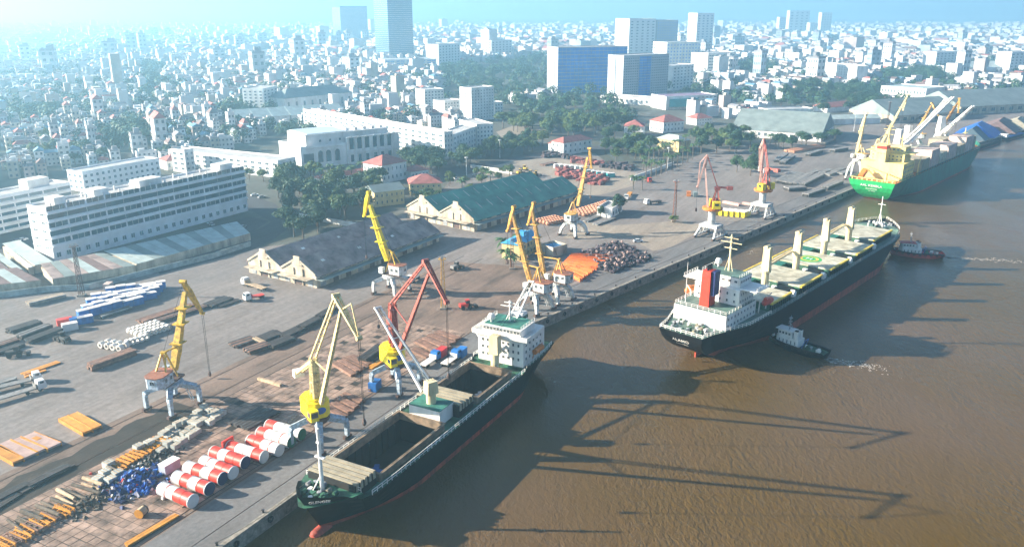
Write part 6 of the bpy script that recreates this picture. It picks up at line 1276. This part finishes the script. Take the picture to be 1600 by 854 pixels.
stack('steel_stack', 'long brown steel stack behind the yellow crane jib', 'steel stack', (217, 505), (300, 478), 4.0, 5, 2, mRustBar, grp=SG); stack('steel_stack', 'second brown steel stack crossing behind the yellow crane jib', 'steel stack', (232, 508), (322, 480), 3, 4, 2, [mDarkBar, mRustBar], grp=SG); stack('steel_stack', 'dark grey bar stack between the yellow crane and the white trucks', 'steel stack', (324, 480), (358, 467), 5.0, 6, 2, mDarkBar, grp=SG); stack('steel_stack', 'second dark bar stack close to the white trucks', 'steel stack', (342, 480), (374, 469), 2.6, 3, 1, mDarkBar, grp=SG)
stack('steel_stack', 'long dark steel stack in front of the blue wrapped packs', 'steel stack', (156, 497), (204, 482), 2.6, 3, 2, [mDarkBar, mGreyBar], grp=SG); stack('timber_stack', 'thin yellow beams lying above the white trucks', 'beams', (34, 586), (92, 566), 2.2, 3, 1, mOrBar, .3); stack('timber_stack', 'short yellow beams beside the longer ones', 'beams', (38, 590), (72, 579), 1.2, 2, 1, mOrBar, .3)
# slabs: wide flat girders
for i, (A, B, w, m, lab) in enumerate((((100, 656), (138, 678), 2.3, mOrBar, 'bright orange flat steel box, left one of the pair'), ((114, 651), (152, 672), 2.3, mOrBar, 'orange flat steel box, right one of the pair'), ((-6, 704), (30, 724), 2.3, mOrBar, 'orange flat steel box at the left edge, front of four'), ((6, 696), (49, 716), 3.3, mPinkBar, 'pinkish flat steel box, second of four from the left edge'),
        ((26, 690), (66, 708), 2.2, mPinkBar, 'narrow salmon flat steel box, third of four from the left edge'), ((44, 684), (86, 701), 3.3, mPinkBar, 'pinkish flat steel box with orange patch, fourth from the left edge'))):
    a, c = G(*A), G(*B); d = c - a; ln = d.length; root = thing('flat_steel_box', lab, 'steel box', (a.x, a.y, 0), atan2(d.y, d.x), 'flat steel boxes'); b = MB(); b.box((ln / 2, 0, .75), (ln, w, .5)); b.obj('plate', m, root)
    for s in (1, -1): bx('edge_beam', mOrBar, root, (ln / 2, s * (w / 2 + .08), .55), (ln + .1, .16, 1.1))
    for k in range(5): bx('rib', mRustBar, root, ((k + .5) * ln / 5, 0, .3), (.2, w * .96, .4))
    if i == 5: bx('paint_patch', mOrBar, root, (ln * .35, 0, 1.02), (ln * .22, w * .4, .03))
# rusty plates on the slabs, near the red crane
def plate_row(fn, s0, s1, t0, t1, n, lab, m=mRustBar, zz=.8):
    for i in range(n):
        t = t0 + (t1 - t0) * i / max(1, n - 1); stack('steel_plate_pile', f'rusty flat steel pile, {ORD[i]} {lab}', 'steel pile', fn(s0 + i * .2, t), fn(s1 + i * .2, t), abs(t1 - t0) / n * .86, 2, 2, m, zz / 2, 'rusty flat piles on the quay', piece='plate')
def st_of(px, py): p = G(px, py) - BEND; return p.dot(dN), p.dot(nN)
def rowN(px_list, w, lab, m=mRustBar, layers=2, hh=.4):
    for i, (A, B) in enumerate(px_list): stack('steel_plate_pile', f'rusty flat steel pile, {ORD[i]} {lab}', 'steel pile', A, B, w, 2, layers, m, hh, 'rusty flat piles on the quay', piece='plate')
rowN([((652, 540 - 6), (684, 553 - 2)), ((664, 530), (700, 546)), ((673, 525), (708, 539)), ((682, 520), (716, 532)), ((645, 548), (672, 560))], 2.9, 'in the row right of the red crane')
rowN([((522, 569), (553, 588)), ((531, 565), (562, 583)), ((539, 561), (572, 577)), ((548, 558), (580, 571))], 2.0, 'in the row left of the red crane')
rowN([((513, 640), (540, 655)), ((520, 632), (549, 647)), ((528, 624), (558, 639)), ((536, 618), (566, 630))], 2.0, 'in the row behind the cream crane')
stack('steel_stack', 'dark brown girder pile left of the yellow crane house', 'steel stack', (566, 568), (598, 546), 3.4, 3, 3, mDarkBar, .6); stack('steel_plate_pile', 'orange steel plate under the yellow crane house', 'steel pile', (578, 577), (602, 562), 2.0, 2, 2, mOrBar, .3)
stack('steel_mat', 'flat black steel mat between the crates and the drums', 'steel mat', (372, 668), (424, 640), 7, 6, 1, mDarkBar, .5); stack('steel_mat', 'low dark steel mat behind the cream crane', 'steel mat', (452, 668), (468, 652), 3, 3, 1, mDarkBar, .4)
stack('girder', 'single pale girder lying alone left of the cream crane', 'girder', (404, 593), (440, 604), 1.0, 2, 1, mWood, .7)
for i, (A, B, w) in enumerate((((362, 542), (398, 530), 5), ((385, 552), (420, 540), 4), ((398, 536), (436, 520), 5), ((420, 545), (456, 530), 4), ((440, 528), (470, 514), 4), ((470, 515), (498, 500), 3.4), ((497, 497), (522, 482), 3))):
    stack('steel_bundle', f'dark bar bundle, {ORD[i]} of the line running from the yard to the rear cranes', 'steel bundle', A, B, w, 5, 2 + i % 2, [mRustBar, mDarkBar] if i < 2 else mDarkBar, .4, 'line of dark bar bundles'); 
stack('timber_stack', 'pale timbers lying on the dark bar bundles', 'timber', (398, 532), (420, 543), 1.6, 3, 1, mWood, .3, z0=.95)
# ---- blue wrapped packs with white tops
BX = 'blue wrapped packs with white tops'
for r_ in range(5):
    a = G(122 + r_ * 7, 494 - r_ * 9 + 4); c = G(240 + r_ * 5, 469 - r_ * 5)
    for i in range(7):
        if (r_, i) in ((0, 6), (4, 0)): continue
        p = a.lerp(c, (i + .5) / 7); d = (c - a) / 7; edge = 'front row' if r_ == 0 else 'back row' if r_ == 4 else 'middle rows'
        o = thing('wrapped_pack', f'blue wrapped pack with pale top in the {edge} of the blue block', 'pack', (p.x, p.y, 0), atan2(d.y, d.x) + yr.uniform(-.03, .03), BX); h = yr.uniform(2.2, 3.0)
        bx('side_wrap', mBlueSheet, o, (0, 0, h / 2), (d.length * .95, 2.3, h)); bx('top_sheet', mWhiteTop, o, (0, 0, h + .09), (d.length * .97, 2.4, .22))
for i, (x, y, m, lab) in enumerate(((102, 508, mDrumR, 'red container left of the blue wrapped packs'), (110, 515, mDrumW, 'white box truck body with red end before the blue packs'), (122, 506, mBlueSheet, 'single blue container at the corner of the blue packs'), (134, 504, mBlueSheet, 'low blue container beside the blue packs'))):
    p = G(x, y); o = thing('container', lab, 'container', (p.x, p.y, 0), .62, 'containers beside the blue packs'); bx('body', m, o, (0, 0, 1.2), (4.6, 2.3, 2.3)); bx('roof', mWhiteTop if i % 2 else m, o, (0, 0, 2.42), (4.7, 2.35, .12))
    for k in (-1, 1): bx('door', mGrey, o, (2.33, k * .55, 1.2), (.06, 1.0, 2.0))
    for k in range(6): bx('corrugation', m, o, (-1.9 + k * .76, -1.18, 1.2), (.3, .08, 2.0))
# ---- coils and barrels
coil = MB()
for (r0, x0), (r1, x1) in (((.45, -.55), (.85, -.55)), ((.85, -.55), (.92, -.45)), ((.92, -.45), (.92, .45)), ((.92, .45), (.85, .55)), ((.85, .55), (.45, .55)), ((.45, .55), (.45, -.55))):
    n = 16; vs = [(x, r * cos(2 * pi * i / n), .92 + r * sin(2 * pi * i / n)) for r, x in ((r0, x0), (r1, x1)) for i in range(n)]; coil.add(vs, [(i, (i + 1) % n, n + (i + 1) % n, n + i) for i in range(n)])
COIL = {}
def coils(A, B, rows, w, n, m, lab, grp, cat='coil', name='steel_coil', sc=1.0, jit=.15, rz=None):
    if m.name not in COIL: COIL[m.name] = coil.mesh('coil_' + m.name, m)
    a, c = G(*A), G(*B); d = (c - a); u = d.normalized(); v = Vector((-u.y, u.x, 0))
    for r_ in range(rows):
        for i in range(n):
            p = a + d * (i / max(1, n - 1)) + v * (r_ * w) + u * yr.uniform(-jit, jit); o = place(COIL[m.name], name, None, (p.x, p.y, 0), (atan2(u.y, u.x) + pi / 2 if rz is None else rz) + yr.uniform(-.1, .1)); o.scale = (sc * 1.2, sc, sc); tag(o, lab, cat, grp)
coils((222, 528), (262, 515), 4, 2.3, 7, mCoilW, 'pale steel coil in the block beside the yellow crane jib', 'block of pale coils', sc=1.05); coils((160, 543), (188, 548), 2, 2.4, 4, mCoilW, 'pale steel coil in the short row left of the yellow crane', 'short row of pale coils', sc=1.15); coils((200, 540), (228, 531), 1, 2.2, 5, mCoilW, 'pale steel coil in the single row behind the yellow crane house', 'single row of pale coils', sc=1.15)
coils((856, 352), (884, 346), 4, 2.6, 8, mTerra, 'terracotta coil in the block left of the round white crane house', 'left terracotta coil block', sc=1.1); coils((912, 338), (944, 328), 4, 2.6, 8, mTerra, 'terracotta coil in the block right of the round white crane house', 'right terracotta coil block', sc=1.1); coils((941, 326), (958, 320), 3, 2.6, 6, mTerra, 'terracotta coil in the small block behind the white gatehouse', 'small terracotta coil block', sc=1.1)
p = G(222, 805); o = thing('rusty_roller', 'single rusty roller lying alone on the cracked slabs', 'roller', (p.x, p.y, 0), RZN + .3); b = MB(); b.tube((-.9, 0, 1.0), (.9, 0, 1.0), .9, .9, 18); b.obj('drum', mWood, o); b = MB(); b.tube((.9, 0, 1.0), (1.0, 0, 1.0), 1.05, 1.05, 18); b.tube((1.0, 0, 1.0), (1.03, 0, 1.0), .25, .25, 10); b.obj('flange', mDarkBar, o); b = MB(); b.tube((-1.0, 0, 1.0), (-.9, 0, 1.0), 1.05, 1.05, 18); b.obj('flange', mOrBar, o)
# ---- near goods: crates, frames, logs, tarpaulin heap
def crate(p, d, lab, grp, m=mCrate, rz=None):
    o = thing('crate', lab, 'crate', (p.x, p.y, 0), RZN + yr.uniform(-.12, .12) if rz is None else rz, grp); bx('box', m, o, (0, 0, d[2] / 2 + .1), d)
    for k in (-.35, 0, .35): bx('batten', mWood, o, (d[0] * k, 0, d[2] + .13), (.16, d[1] * 1.02, .08))
    for k in (-.3, .3): bx('skid', mWood, o, (0, d[1] * k, .05), (d[0], .16, .1))
for i in range(9):
    for j in range(4):
        if yr.random() < .12: continue
        s_, t_ = -117.5 + i * 2.5 + yr.uniform(-.3, .3), 38.5 + j * 2.2 + yr.uniform(-.3, .3) + i * .4; crate(NQ(s_, t_), (yr.uniform(1.6, 2.3), yr.uniform(1.3, 1.9), yr.uniform(.7, 1.5)), 'grey wooden crate in the cluster before the yellow crane legs', 'grey crate cluster')
for i, (s_, t_) in enumerate(((-133.5, 41.5), (-131, 42.6), (-132.4, 38.9), (-129.9, 39.8), (-128.2, 45.2), (-119.8, 45.6))): crate(NQ(s_, t_), (2.1, 1.9, 1.5), 'larger grey crate beside the blue tarpaulin heap' if i < 4 else 'grey crate at the end of the orange frames', 'crates by the tarpaulin heap' if i < 4 else 'crates by the orange frames')
o = thing('crate', 'pale blue grey covered crate behind the first striped drums', 'crate', NQ(-122.5, 31.8), RZN); bx('box', mat('pale_blue_cover', (.38, .42, .5), .6, .2, .5), o, (0, 0, 1.2), (4.2, 2.2, 2.2)); bx('lid', mW, o, (0, 0, 2.36), (4.4, 2.4, .12)); bx('skid', mWood, o, (0, 0, .05), (4, 1.8, .1))
def trestle(p, lab, grp, m, k=1.0, rz=0):
    o = thing('steel_trestle', lab, 'trestle', (p.x, p.y, 0), rz, grp)
    for y in (-.55, .55): bx('runner', m, o, (0, y * k, .9 * k), (5.4 * k, .22, .25))
    for x in (-2.4, -.8, .8, 2.4): bx('cross_bar', m, o, (x * k, 0, .75 * k), (.2, 1.4 * k, .2)); bx('post', m, o, (x * k, -.55 * k, .4 * k), (.18, .18, .8 * k)); bx('post', m, o, (x * k, .55 * k, .4 * k), (.18, .18, .8 * k))
for i in range(12): trestle(NQ(-127.5 + i * 1.25, 43.0 + yr.uniform(-.4, .4) + i * .15), 'orange steel frame in the row between crates and tarpaulin heap', 'orange frames by the crates', mOrBar, .85, RZN - pi / 2 + yr.uniform(-.1, .1))
for i in range(15): trestle(NQ(-164 + i * 1.45, 37.0 + yr.uniform(-.5, .5) + i * .1), 'orange brown steel frame in the row at the bottom left corner', 'orange frames at bottom left', mOrBar if i % 3 else mRustBar, .95, RZN - pi / 2 + yr.uniform(-.08, .08))
def log(s_, t0, ln, r_, m, lab, grp, z=0.0, a=0.0):
    o = thing('timber_log', lab, 'log', NQ(s_, t0), RZN - pi / 2 + a, grp); b = MB(); n = 9; b.tube((0, 0, r_ + z), (ln, 0, r_ * .9 + z), r_, r_ * .85, n, 0, True, 1); b.obj('stem', [m, mWood], o)
for i in range(26):
    s_ = -152 + i * .95; pale = i in (11, 12, 17, 18, 19, 22); log(s_ + yr.uniform(-.2, .2), 44.6 + yr.uniform(-1.5, 1.5), yr.uniform(5, 9), yr.uniform(.28, .5), mWood if pale else mDarkWood, 'pale timber log among the dark ones' if pale else 'dark weathered log in the pile left of the tarpaulin heap', 'pale logs' if pale else 'dark logs', 0 if i % 3 else .5, yr.uniform(-.12, .12))
hp_ = NQ(-129.5, 34.5); root = thing('tarpaulin_heap', 'large crumpled heap of blue and red tarpaulin sacks beside the drums', 'heap', (hp_.x, hp_.y, 0), RZN)
def heap(name, m, n, lx, ly, hz_, s0, s1, parent):
    b = MB()
    for i in range(n):
        x, y = yr.gauss(0, lx), yr.gauss(0, ly); z = max(.1, hz_ * (1 - (abs(x) / (2.2 * lx)) - (abs(y) / (2.2 * ly))) * yr.uniform(.3, 1.1)); r_ = yr.uniform(s0, s1); mtx = Matrix.Rotation(yr.uniform(0, 6), 3, Vector((yr.random(), yr.random(), yr.random() + .1)).normalized())
        vs = [Vector((x, y, z)) + mtx @ Vector((a * r_ * yr.uniform(.6, 1.2), b_ * r_ * yr.uniform(.5, 1), c * r_ * yr.uniform(.3, .6))) for a in (-1, 1) for b_ in (-1, 1) for c in (-1, 1)]; b.add(vs, [(0, 1, 3, 2), (4, 6, 7, 5), (0, 4, 5, 1), (2, 3, 7, 6), (0, 2, 6, 4), (1, 5, 7, 3)])
    return tag(b.obj(name, m, parent), kind='stuff')
heap('blue_sheets', mBlue, 190, 2.6, 3.0, 2.6, .3, .8, root); heap('navy_sheets', mDrumN, 130, 3.2, 3.4, 2.2, .3, .8, root); heap('red_sheets', mDrumR, 34, 3.2, 3.6, 2.2, .2, .5, root); heap('white_sheets', mWhiteTop, 46, 3.4, 3.8, 2.0, .2, .5, root)
for s_, t_, m, lab, n in ((-121, 38.5, mDarkBar, 'dark scrap heap between the tarpaulin heap and the crates', 120), (-140, 36.5, mDarkWood, 'low heap of broken dark timber before the logs', 70)):
    q = NQ(s_, t_); root = thing('scrap_heap', lab, 'heap', (q.x, q.y, 0), RZN); heap('scrap_pieces', m, n, 2.6, 2.2, .8, .2, .6, root)
for i, (A, B) in enumerate((((-40, 815), (28, 772)), ((-30, 795), (45, 756)), ((30, 770), (112, 726)), ((40, 762), (105, 730)))): stack('old_rail_bundle', f'dark rail bundle, {ORD[i]} of those lying in the dirt strip', 'rails', A, B, 2.2, 4, 1 + i % 2, mDarkBar, .3, 'rail bundles in the dirt strip')
stack('beam', 'yellow ochre beam lying along the apron at the bottom edge', 'beam', NQ(-146, 16.6), NQ(-134, 16.0), 1.5, 2, 1, mOrBar, .4)
# ---- orange frames, dark scrap field behind the ochre cranes
for i in range(9):
    a = G(874 + i * 2.2, 422 - i * 2.6); c = G(908 + i * 6.2, 440 - i * 4.6)
    root = thing('orange_girder', f'long orange channel girder, {ORD[i]} from the ochre cranes', 'girder', (a.x, a.y, 0), atan2((c - a).y, (c - a).x), 'orange girders'); ln = (c - a).length
    bx('web', mOrPipe, root, (ln / 2, 0, .55), (ln, .9, .5))
    for s in (-1, 1): bx('side_plate', mOrPipe, root, (ln / 2, s * .55, .8), (ln, .14, 1.5))
    for k in range(6): bx('stiffener', mOrPipe, root, ((k + .5) * ln / 6, 0, 1.0), (.14, 1.0, .5))
def bale_mesh(seed, m):                                  # pressed, uneven block of scrap
    r_ = random.Random(seed); b = MB()
    for i in range(7):
        mt = Matrix.Rotation(r_.uniform(0, 6.28), 3, Vector((r_.random(), r_.random(), 1)).normalized()); c = Vector((r_.uniform(-.25, .25), r_.uniform(-.25, .25), r_.uniform(-.3, .25))); d = (r_.uniform(.35, .7), r_.uniform(.2, .5), r_.uniform(.2, .45))
        b.add([c + mt @ Vector((x * d[0] / 2, y * d[1] / 2, z * d[2] / 2)) for x in (-1, 1) for y in (-1, 1) for z in (-1, 1)], [(0, 1, 3, 2), (4, 6, 7, 5), (0, 4, 5, 1), (2, 3, 7, 6), (0, 2, 6, 4), (1, 5, 7, 3)])
    return b.mesh('scrap_bale', m)
def bundle_mesh(m):                                      # strapped bundle of bars
    b = MB()
    for i in range(4):
        for j in range(3): b.box((0.02 * ((i + j) % 3 - 1), -.375 + .25 * i, -.33 + .33 * j), (.96, .21, .29))
    for x in (-.28, .28): b.box((x, 0, 0), (.05, 1.0, 1.0))
    return b.mesh('bar_bundle', m)
sc_me = [bale_mesh(k_, mScrap) for k_ in range(5)]; pale_me = bale_mesh(9, mPinkBar)
sa, sb, sd_ = G(905, 398), G(955, 428), G(965, 378)
for i in range(24):
    for j in range(12):
        if yr.random() < .06: continue
        f, g_ = (i + yr.random()) / 24, (j + yr.random()) / 12; p = sa + (sb - sa) * g_ + (sd_ - sa) * f; h = yr.uniform(.8, 2.0); o = place(sc_me[(i + j) % 5], 'scrap_bale', None, (p.x, p.y, h * .45), yr.uniform(0, 3), (yr.uniform(1.8, 2.8), yr.uniform(1.6, 2.4), h * 1.3)); tag(o, 'dark pressed scrap bale in the dense field beside the orange girders', 'scrap bale', 'field of dark scrap bales')
for i in range(30):
    f, g_ = yr.random(), yr.random(); p = sa + (sb - sa) * g_ + (sd_ - sa) * f; o = place(pale_me, 'scrap_bale', None, (p.x, p.y, 1.9), yr.uniform(0, 3), (1.6, 1.4, 1.2)); tag(o, 'paler rusty bale lying on top of the dark scrap field', 'scrap bale', 'pale bales on the scrap field')
# ---- red and dark piles in the sandy yard
mRedPile = mat('maroon_bundle', (.28, .08, .07), .75, .4, .5, rnd=.35)
for (A, B, C_, n, m, lab, grp) in (((862, 276), (945, 292), (872, 262), 90, mRedPile, 'maroon bundle in the block behind the green warehouse', 'maroon bundle block'), ((848, 246), (892, 249), (850, 240), 34, mScrap, 'dark bundle in the row at the sandy yard edge', 'dark bundle row'), ((886, 254), (942, 260), (890, 247), 44, mRedPile, 'brown bundle in the middle row at the sandy yard edge', 'brown bundle row'), ((940, 262), (986, 268), (946, 254), 36, mScrap, 'dark bundle in the right row at the sandy yard edge', 'right dark bundle row')):
    a, b_, c = G(*A), G(*B), G(*C_); bm_ = bundle_mesh(m)
    for i in range(n):
        p = a + (b_ - a) * yr.random() + (c - a) * yr.random(); h = yr.uniform(1, 2.6); o = place(bm_, 'steel_bundle', None, (p.x, p.y, h / 2), yr.uniform(.3, 1.1), (yr.uniform(2.5, 4.5), yr.uniform(1.6, 2.6), h)); tag(o, lab, 'bundle', grp)
def box_row(A, B, n, d, mats, lab, grp, name='container', rz=None):
    a, c = G(*A), G(*B)
    for i in range(n):
        p = a.lerp(c, i / max(1, n - 1)); u = c - a; o = thing(name, lab, 'container', (p.x, p.y, 0), atan2(u.y, u.x) if rz is None else rz, grp); m = mats[i % len(mats)]; bx('body', m, o, (0, 0, d[2] / 2 + .1), d); bx('top', mWhiteTop, o, (0, 0, d[2] + .14), (d[0] * .98, d[1] * .98, .1))
box_row((922, 272), (954, 277), 5, (5, 2.4, 2.6), [mTealRoof, mGreyRoof], 'teal container in the row behind the maroon bundles', 'teal containers', rz=.2); box_row((872, 262), (912, 266), 6, (5.5, 2.6, 2.4), [mWhiteTop, mGreyRoof], 'pale covered pack in the row behind the ochre crane jib', 'pale packs', rz=.3)
stack('steel_stack', 'flat dark steel stack alone on the sandy yard', 'steel stack', (847, 259), (866, 255), 5, 3, 1, mRustBar, .8)
# pipe bundles near the far berth
for i, (A, B, w) in enumerate((((1216, 287), (1240, 273), 5), ((1227, 289), (1252, 274), 5), ((1238, 291), (1266, 275), 5), ((1250, 292), (1282, 276), 5), ((1258, 308), (1285, 299), 4), ((1288, 297), (1313, 287), 4), ((1228, 298), (1256, 296), 6), ((1213, 254), (1228, 243), 4), ((1222, 257), (1238, 246), 4), ((1262, 244), (1282, 238), 4), ((1300, 238), (1322, 234), 4), ((1285, 227), (1302, 221), 4))):
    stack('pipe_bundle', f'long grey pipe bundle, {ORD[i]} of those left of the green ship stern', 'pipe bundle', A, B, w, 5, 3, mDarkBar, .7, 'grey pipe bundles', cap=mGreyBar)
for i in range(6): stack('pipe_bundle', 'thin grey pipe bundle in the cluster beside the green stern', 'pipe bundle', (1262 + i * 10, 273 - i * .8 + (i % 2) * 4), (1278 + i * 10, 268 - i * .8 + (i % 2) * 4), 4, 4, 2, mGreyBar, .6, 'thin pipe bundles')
stack('brick_pile', 'long low red pile behind the grey pipe bundles', 'pile', (1232, 238), (1282, 229), 9, 6, 2, mTerra, .7)
box_row((1120, 334), (1164, 338), 6, (2.6, 7, 2.6), [mCBrightY], 'yellow steel frame box in the row between the red cranes', 'yellow frame boxes', 'frame_box', rz=RZF - pi / 2); stack('girder', 'long pink girder lying beside the yellow frame boxes', 'girder', (1130, 317), (1156, 322), 2.2, 2, 2, mCPink, .6); stack('girder', 'second pink girder nearer the farther red crane', 'girder', (1160, 319), (1184, 322), 2.2, 2, 2, mCPink, .6)
for A, B, w in (((914, 347), (940, 336), 3), ((930, 352), (960, 341), 3)): stack('girder', 'long grey girder on the ground, ' + ('left' if A[0] < 920 else 'right') + ' of the pair before the gatehouse', 'girder', A, B, w, 3, 1, mGreyBar, .6)
# ---- vehicles
tyre2 = MB(); tyre2.tube((0, -.16, 0), (0, .16, 0), .5, .5, 14); tyre2 = tyre2.mesh('tyre', m_tyre)
def wheel(o, x, y, r_=.5):
    w = place(tyre2, 'wheel', o, (x, y, r_)); w.scale = (r_ / .5,) * 3; return w
def truck(A, B, cab_m, bed_m, lab, load=None, grp=None):
    a, c = G(*A), G(*B); d = c - a; ln = d.length; o = thing('truck', lab, 'truck', (a.x, a.y, 0), atan2(d.y, d.x), grp)
    b = MB(); x = ln; b.prism([(0, 0)] * 0 + [(x - 2.2, -1.2), (x, -1.2), (x, 1.2), (x - 2.2, 1.2)], .7, 2.1); b.add([(x - 2.2, -1.2, 2.1), (x, -1.2, 2.1), (x, 1.2, 2.1), (x - 2.2, 1.2, 2.1), (x - 2.1, -1.1, 3.1), (x - .35, -1.1, 3.1), (x - .35, 1.1, 3.1), (x - 2.1, 1.1, 3.1)], [(0, 1, 5, 4), (1, 2, 6, 5), (2, 3, 7, 6), (3, 0, 4, 7), (4, 5, 6, 7)]); cb = b.obj('cab', cab_m, o)
    b = MB(); b.add([(x - .02, -1.0, 2.2), (x - .02, 1.0, 2.2), (x - .3, .95, 2.95), (x - .3, -.95, 2.95)], [(0, 1, 2, 3)]); b.obj('windscreen', mGlass, cb).location.x = .04
    for s in (1, -1): bx('side_window', mGlass, cb, (x - 1.1, s * 1.17, 2.55), (1.0, .06, .6)); bx('headlight', mW, cb, (x + .02, s * .85, 1.0), (.06, .35, .25))
    bx('chassis', mDarkBar, o, (ln / 2, 0, .85), (ln - .3, .9, .3)); bx('flat_bed', bed_m, o, ((ln - 2.6) / 2, 0, 1.2), (ln - 2.6, 2.45, .25))
    for f in (.08, .2, .72, .9):
        for s in (1, -1): wheel(o, ln * f, s * 1.0)
    if load: bx('headboard', bed_m, o, (ln - 2.7, 0, 1.8), (.12, 2.4, 1.2))
    return o
truck((-40, 640), (72, 606), mDrumW, mGreyBar, 'white truck with long flat trailer, nearer of the two at the left edge', 1); truck((-50, 622), (66, 594), mDrumW, mGreyBar, 'white truck with long flat trailer, farther of the two at the left edge', 1)
stack('steel_load', 'pale bars lying beside the two white trucks', 'bars', (-30, 610), (26, 593), 2.4, 3, 2, mGreyBar, .4)
truck((414, 455), (381, 444), mDrumW, mWood, 'white truck carrying pale timber before the grey warehouse', 1); truck((412, 464), (382, 471), mDrumW, mDrumR, 'white truck with red load bed before the grey warehouse', 1)
truck((660, 576), (684, 560), mBlueSheet, mWhiteTop, 'blue lorry with white load on the quay beside the ship', 1); truck((694, 574), (716, 558), mBlueSheet, mWhiteTop, 'second blue lorry with pale load close to the ship rail', 1)
truck((1182, 262), (1196, 272), mDrumW, mWhiteTop, 'white truck behind the farther red crane'); truck((1032, 316), (1008, 320), mDrumW, mDarkBar, 'dark flat truck with white cab in the middle of the yard', 1); truck((1000, 278), (1016, 286), mDrumR, mRustBar, 'red truck parked under the white wall')
truck((985, 303), (978, 313), mDrumW, mOrBar, 'white truck at the yard road corner'); truck((652, 434), (640, 443), mDrumW, mGreyBar, 'small pale truck beside the grey warehouse wall')
for i, (x, y, m, lab) in enumerate(((690, 556, mTugRed, 'dark red container on the quay between the blue lorries and the crane'), (721, 706 - 150, mBlueSheet, 'blue skip at the ship rail'), (586, 608, mBlueSheet, 'small blue and white container beside the red crane leg'), (1076, 306, mOrange, 'orange tank container behind the nearer red crane'), (1086, 307, mGreyRoof, 'grey tank container behind the nearer red crane'), (170, 452, mPink, 'pink tank standing by the yard wall'))):
    p = G(x, y); o = thing('container', lab, 'container', (p.x, p.y, 0), RZN + .1 * i); bx('body', m, o, (0, 0, 1.3), (3.6, 2.3, 2.4)); bx('roof', m if i != 2 else mBlueSheet, o, (0, 0, 2.56), (3.7, 2.35, .1)); bx('door', mGrey, o, (1.83, 0, 1.3), (.06, 1.9, 2.0))
def car(px, rz, m, lab, grp=None):
    p = G(*px); o = thing('car', lab, 'car', (p.x, p.y, 0), rz, grp); b = MB(); b.box((0, 0, .62), (4.3, 1.75, .62)); b.obj('body', m, o); b = MB(); b.add([(-1.6, -.82, .93), (1.1, -.82, .93), (1.1, .82, .93), (-1.6, .82, .93), (-1.2, -.68, 1.45), (.45, -.68, 1.45), (.45, .68, 1.45), (-1.2, .68, 1.45)], [(0, 1, 5, 4), (1, 2, 6, 5), (2, 3, 7, 6), (3, 0, 4, 7)]); b.obj('windows', mGlass, o); bx('roof', m, o, (-.38, 0, 1.47), (1.66, 1.38, .06))
    for x in (-1.35, 1.35):
        for s in (1, -1): wheel(o, x, s * .8, .33)
car((997, 378), 0.1, mDrumW, 'white car in the crane shadow beside the scrap field')
for i, (x, y) in enumerate(((398, 306), (409, 309), (28, 378), (36, 376), (380, 356), (700, 282), (712, 280), (742, 276), (752, 274), (330, 352))): car((x, y), .6 + i * .2, (mDrumW, mGrey, mNavy)[i % 3], 'small ' + ('white', 'grey', 'dark')[i % 3] + ' car parked on ' + ('the street by the office block', 'the street by the office block', 'the lane at the left edge', 'the lane at the left edge', 'the road bend', 'the yard entrance', 'the yard entrance', 'the avenue edge', 'the avenue edge', 'the office block forecourt')[i], 'cars parked in the streets')
def loader(px, rz, lab, m=mCY):
    p = G(*px); o = thing('wheel_loader', lab, 'loader', (p.x, p.y, 0), rz); bx('body', m, o, (-.8, 0, 1.5), (3.0, 1.9, 1.2)); bx('cab', mGlass, o, (.6, 0, 2.3), (1.3, 1.5, 1.8)); bx('cab_roof', m, o, (.6, 0, 3.25), (1.5, 1.7, .15))
    b = MB(); b.beam((1, -.7, 1.6), (3.2, -.7, .8), .25, .3); b.beam((1, .7, 1.6), (3.2, .7, .8), .25, .3); b.box((3.6, 0, .7), (.9, 2.4, 1.0)); b.obj('bucket_arm', mDarkBar, o)
    for x in (-1.4, 1.2):
        for s in (1, -1): wheel(o, x, s * 1.0, .75)
loader((812, 272), .8, 'yellow loader, left of the machines on the sandy yard'); loader((820, 266), 2.2, 'yellow loader at the middle of the machines on the sandy yard'); loader((828, 274), 1.2, 'yellow loader nearest on the sandy yard'); loader((836, 275), .2, 'yellow loader at the right end of the machines on the sandy yard'); loader((100, 534), 2.6, 'small dark forklift on the open yard', mDarkBar); loader((24, 557), .4, 'small dark forklift near the left edge', mDarkBar); loader((728, 482), .4, 'red forklift on the paving behind the ship bridge', mDrumR); loader((712, 421), .9, 'pale loader alone on the yard before the green warehouse', mGreyBar)
# ------------------------------------------------------------------ haze
hz = MB(); hz.box((0, 5500, 85), (18000, 13000, 190))
hz = hz.obj('haze', None)
hz.data.materials.clear()
hm = bpy.data.materials.new('haze_air'); hm.use_nodes = True; t = hm.node_tree; t.nodes.clear()
pv = t.nodes.new('ShaderNodeVolumePrincipled'); ho = t.nodes.new('ShaderNodeOutputMaterial')
pv.inputs['Color'].default_value = (.45, .79, 1.0, 1); pv.inputs['Density'].default_value = .00038; pv.inputs['Anisotropy'].default_value = .60
t.links.new(pv.outputs[0], ho.inputs['Volume']); hz.data.materials.append(hm); tag(hz, kind='stuff')
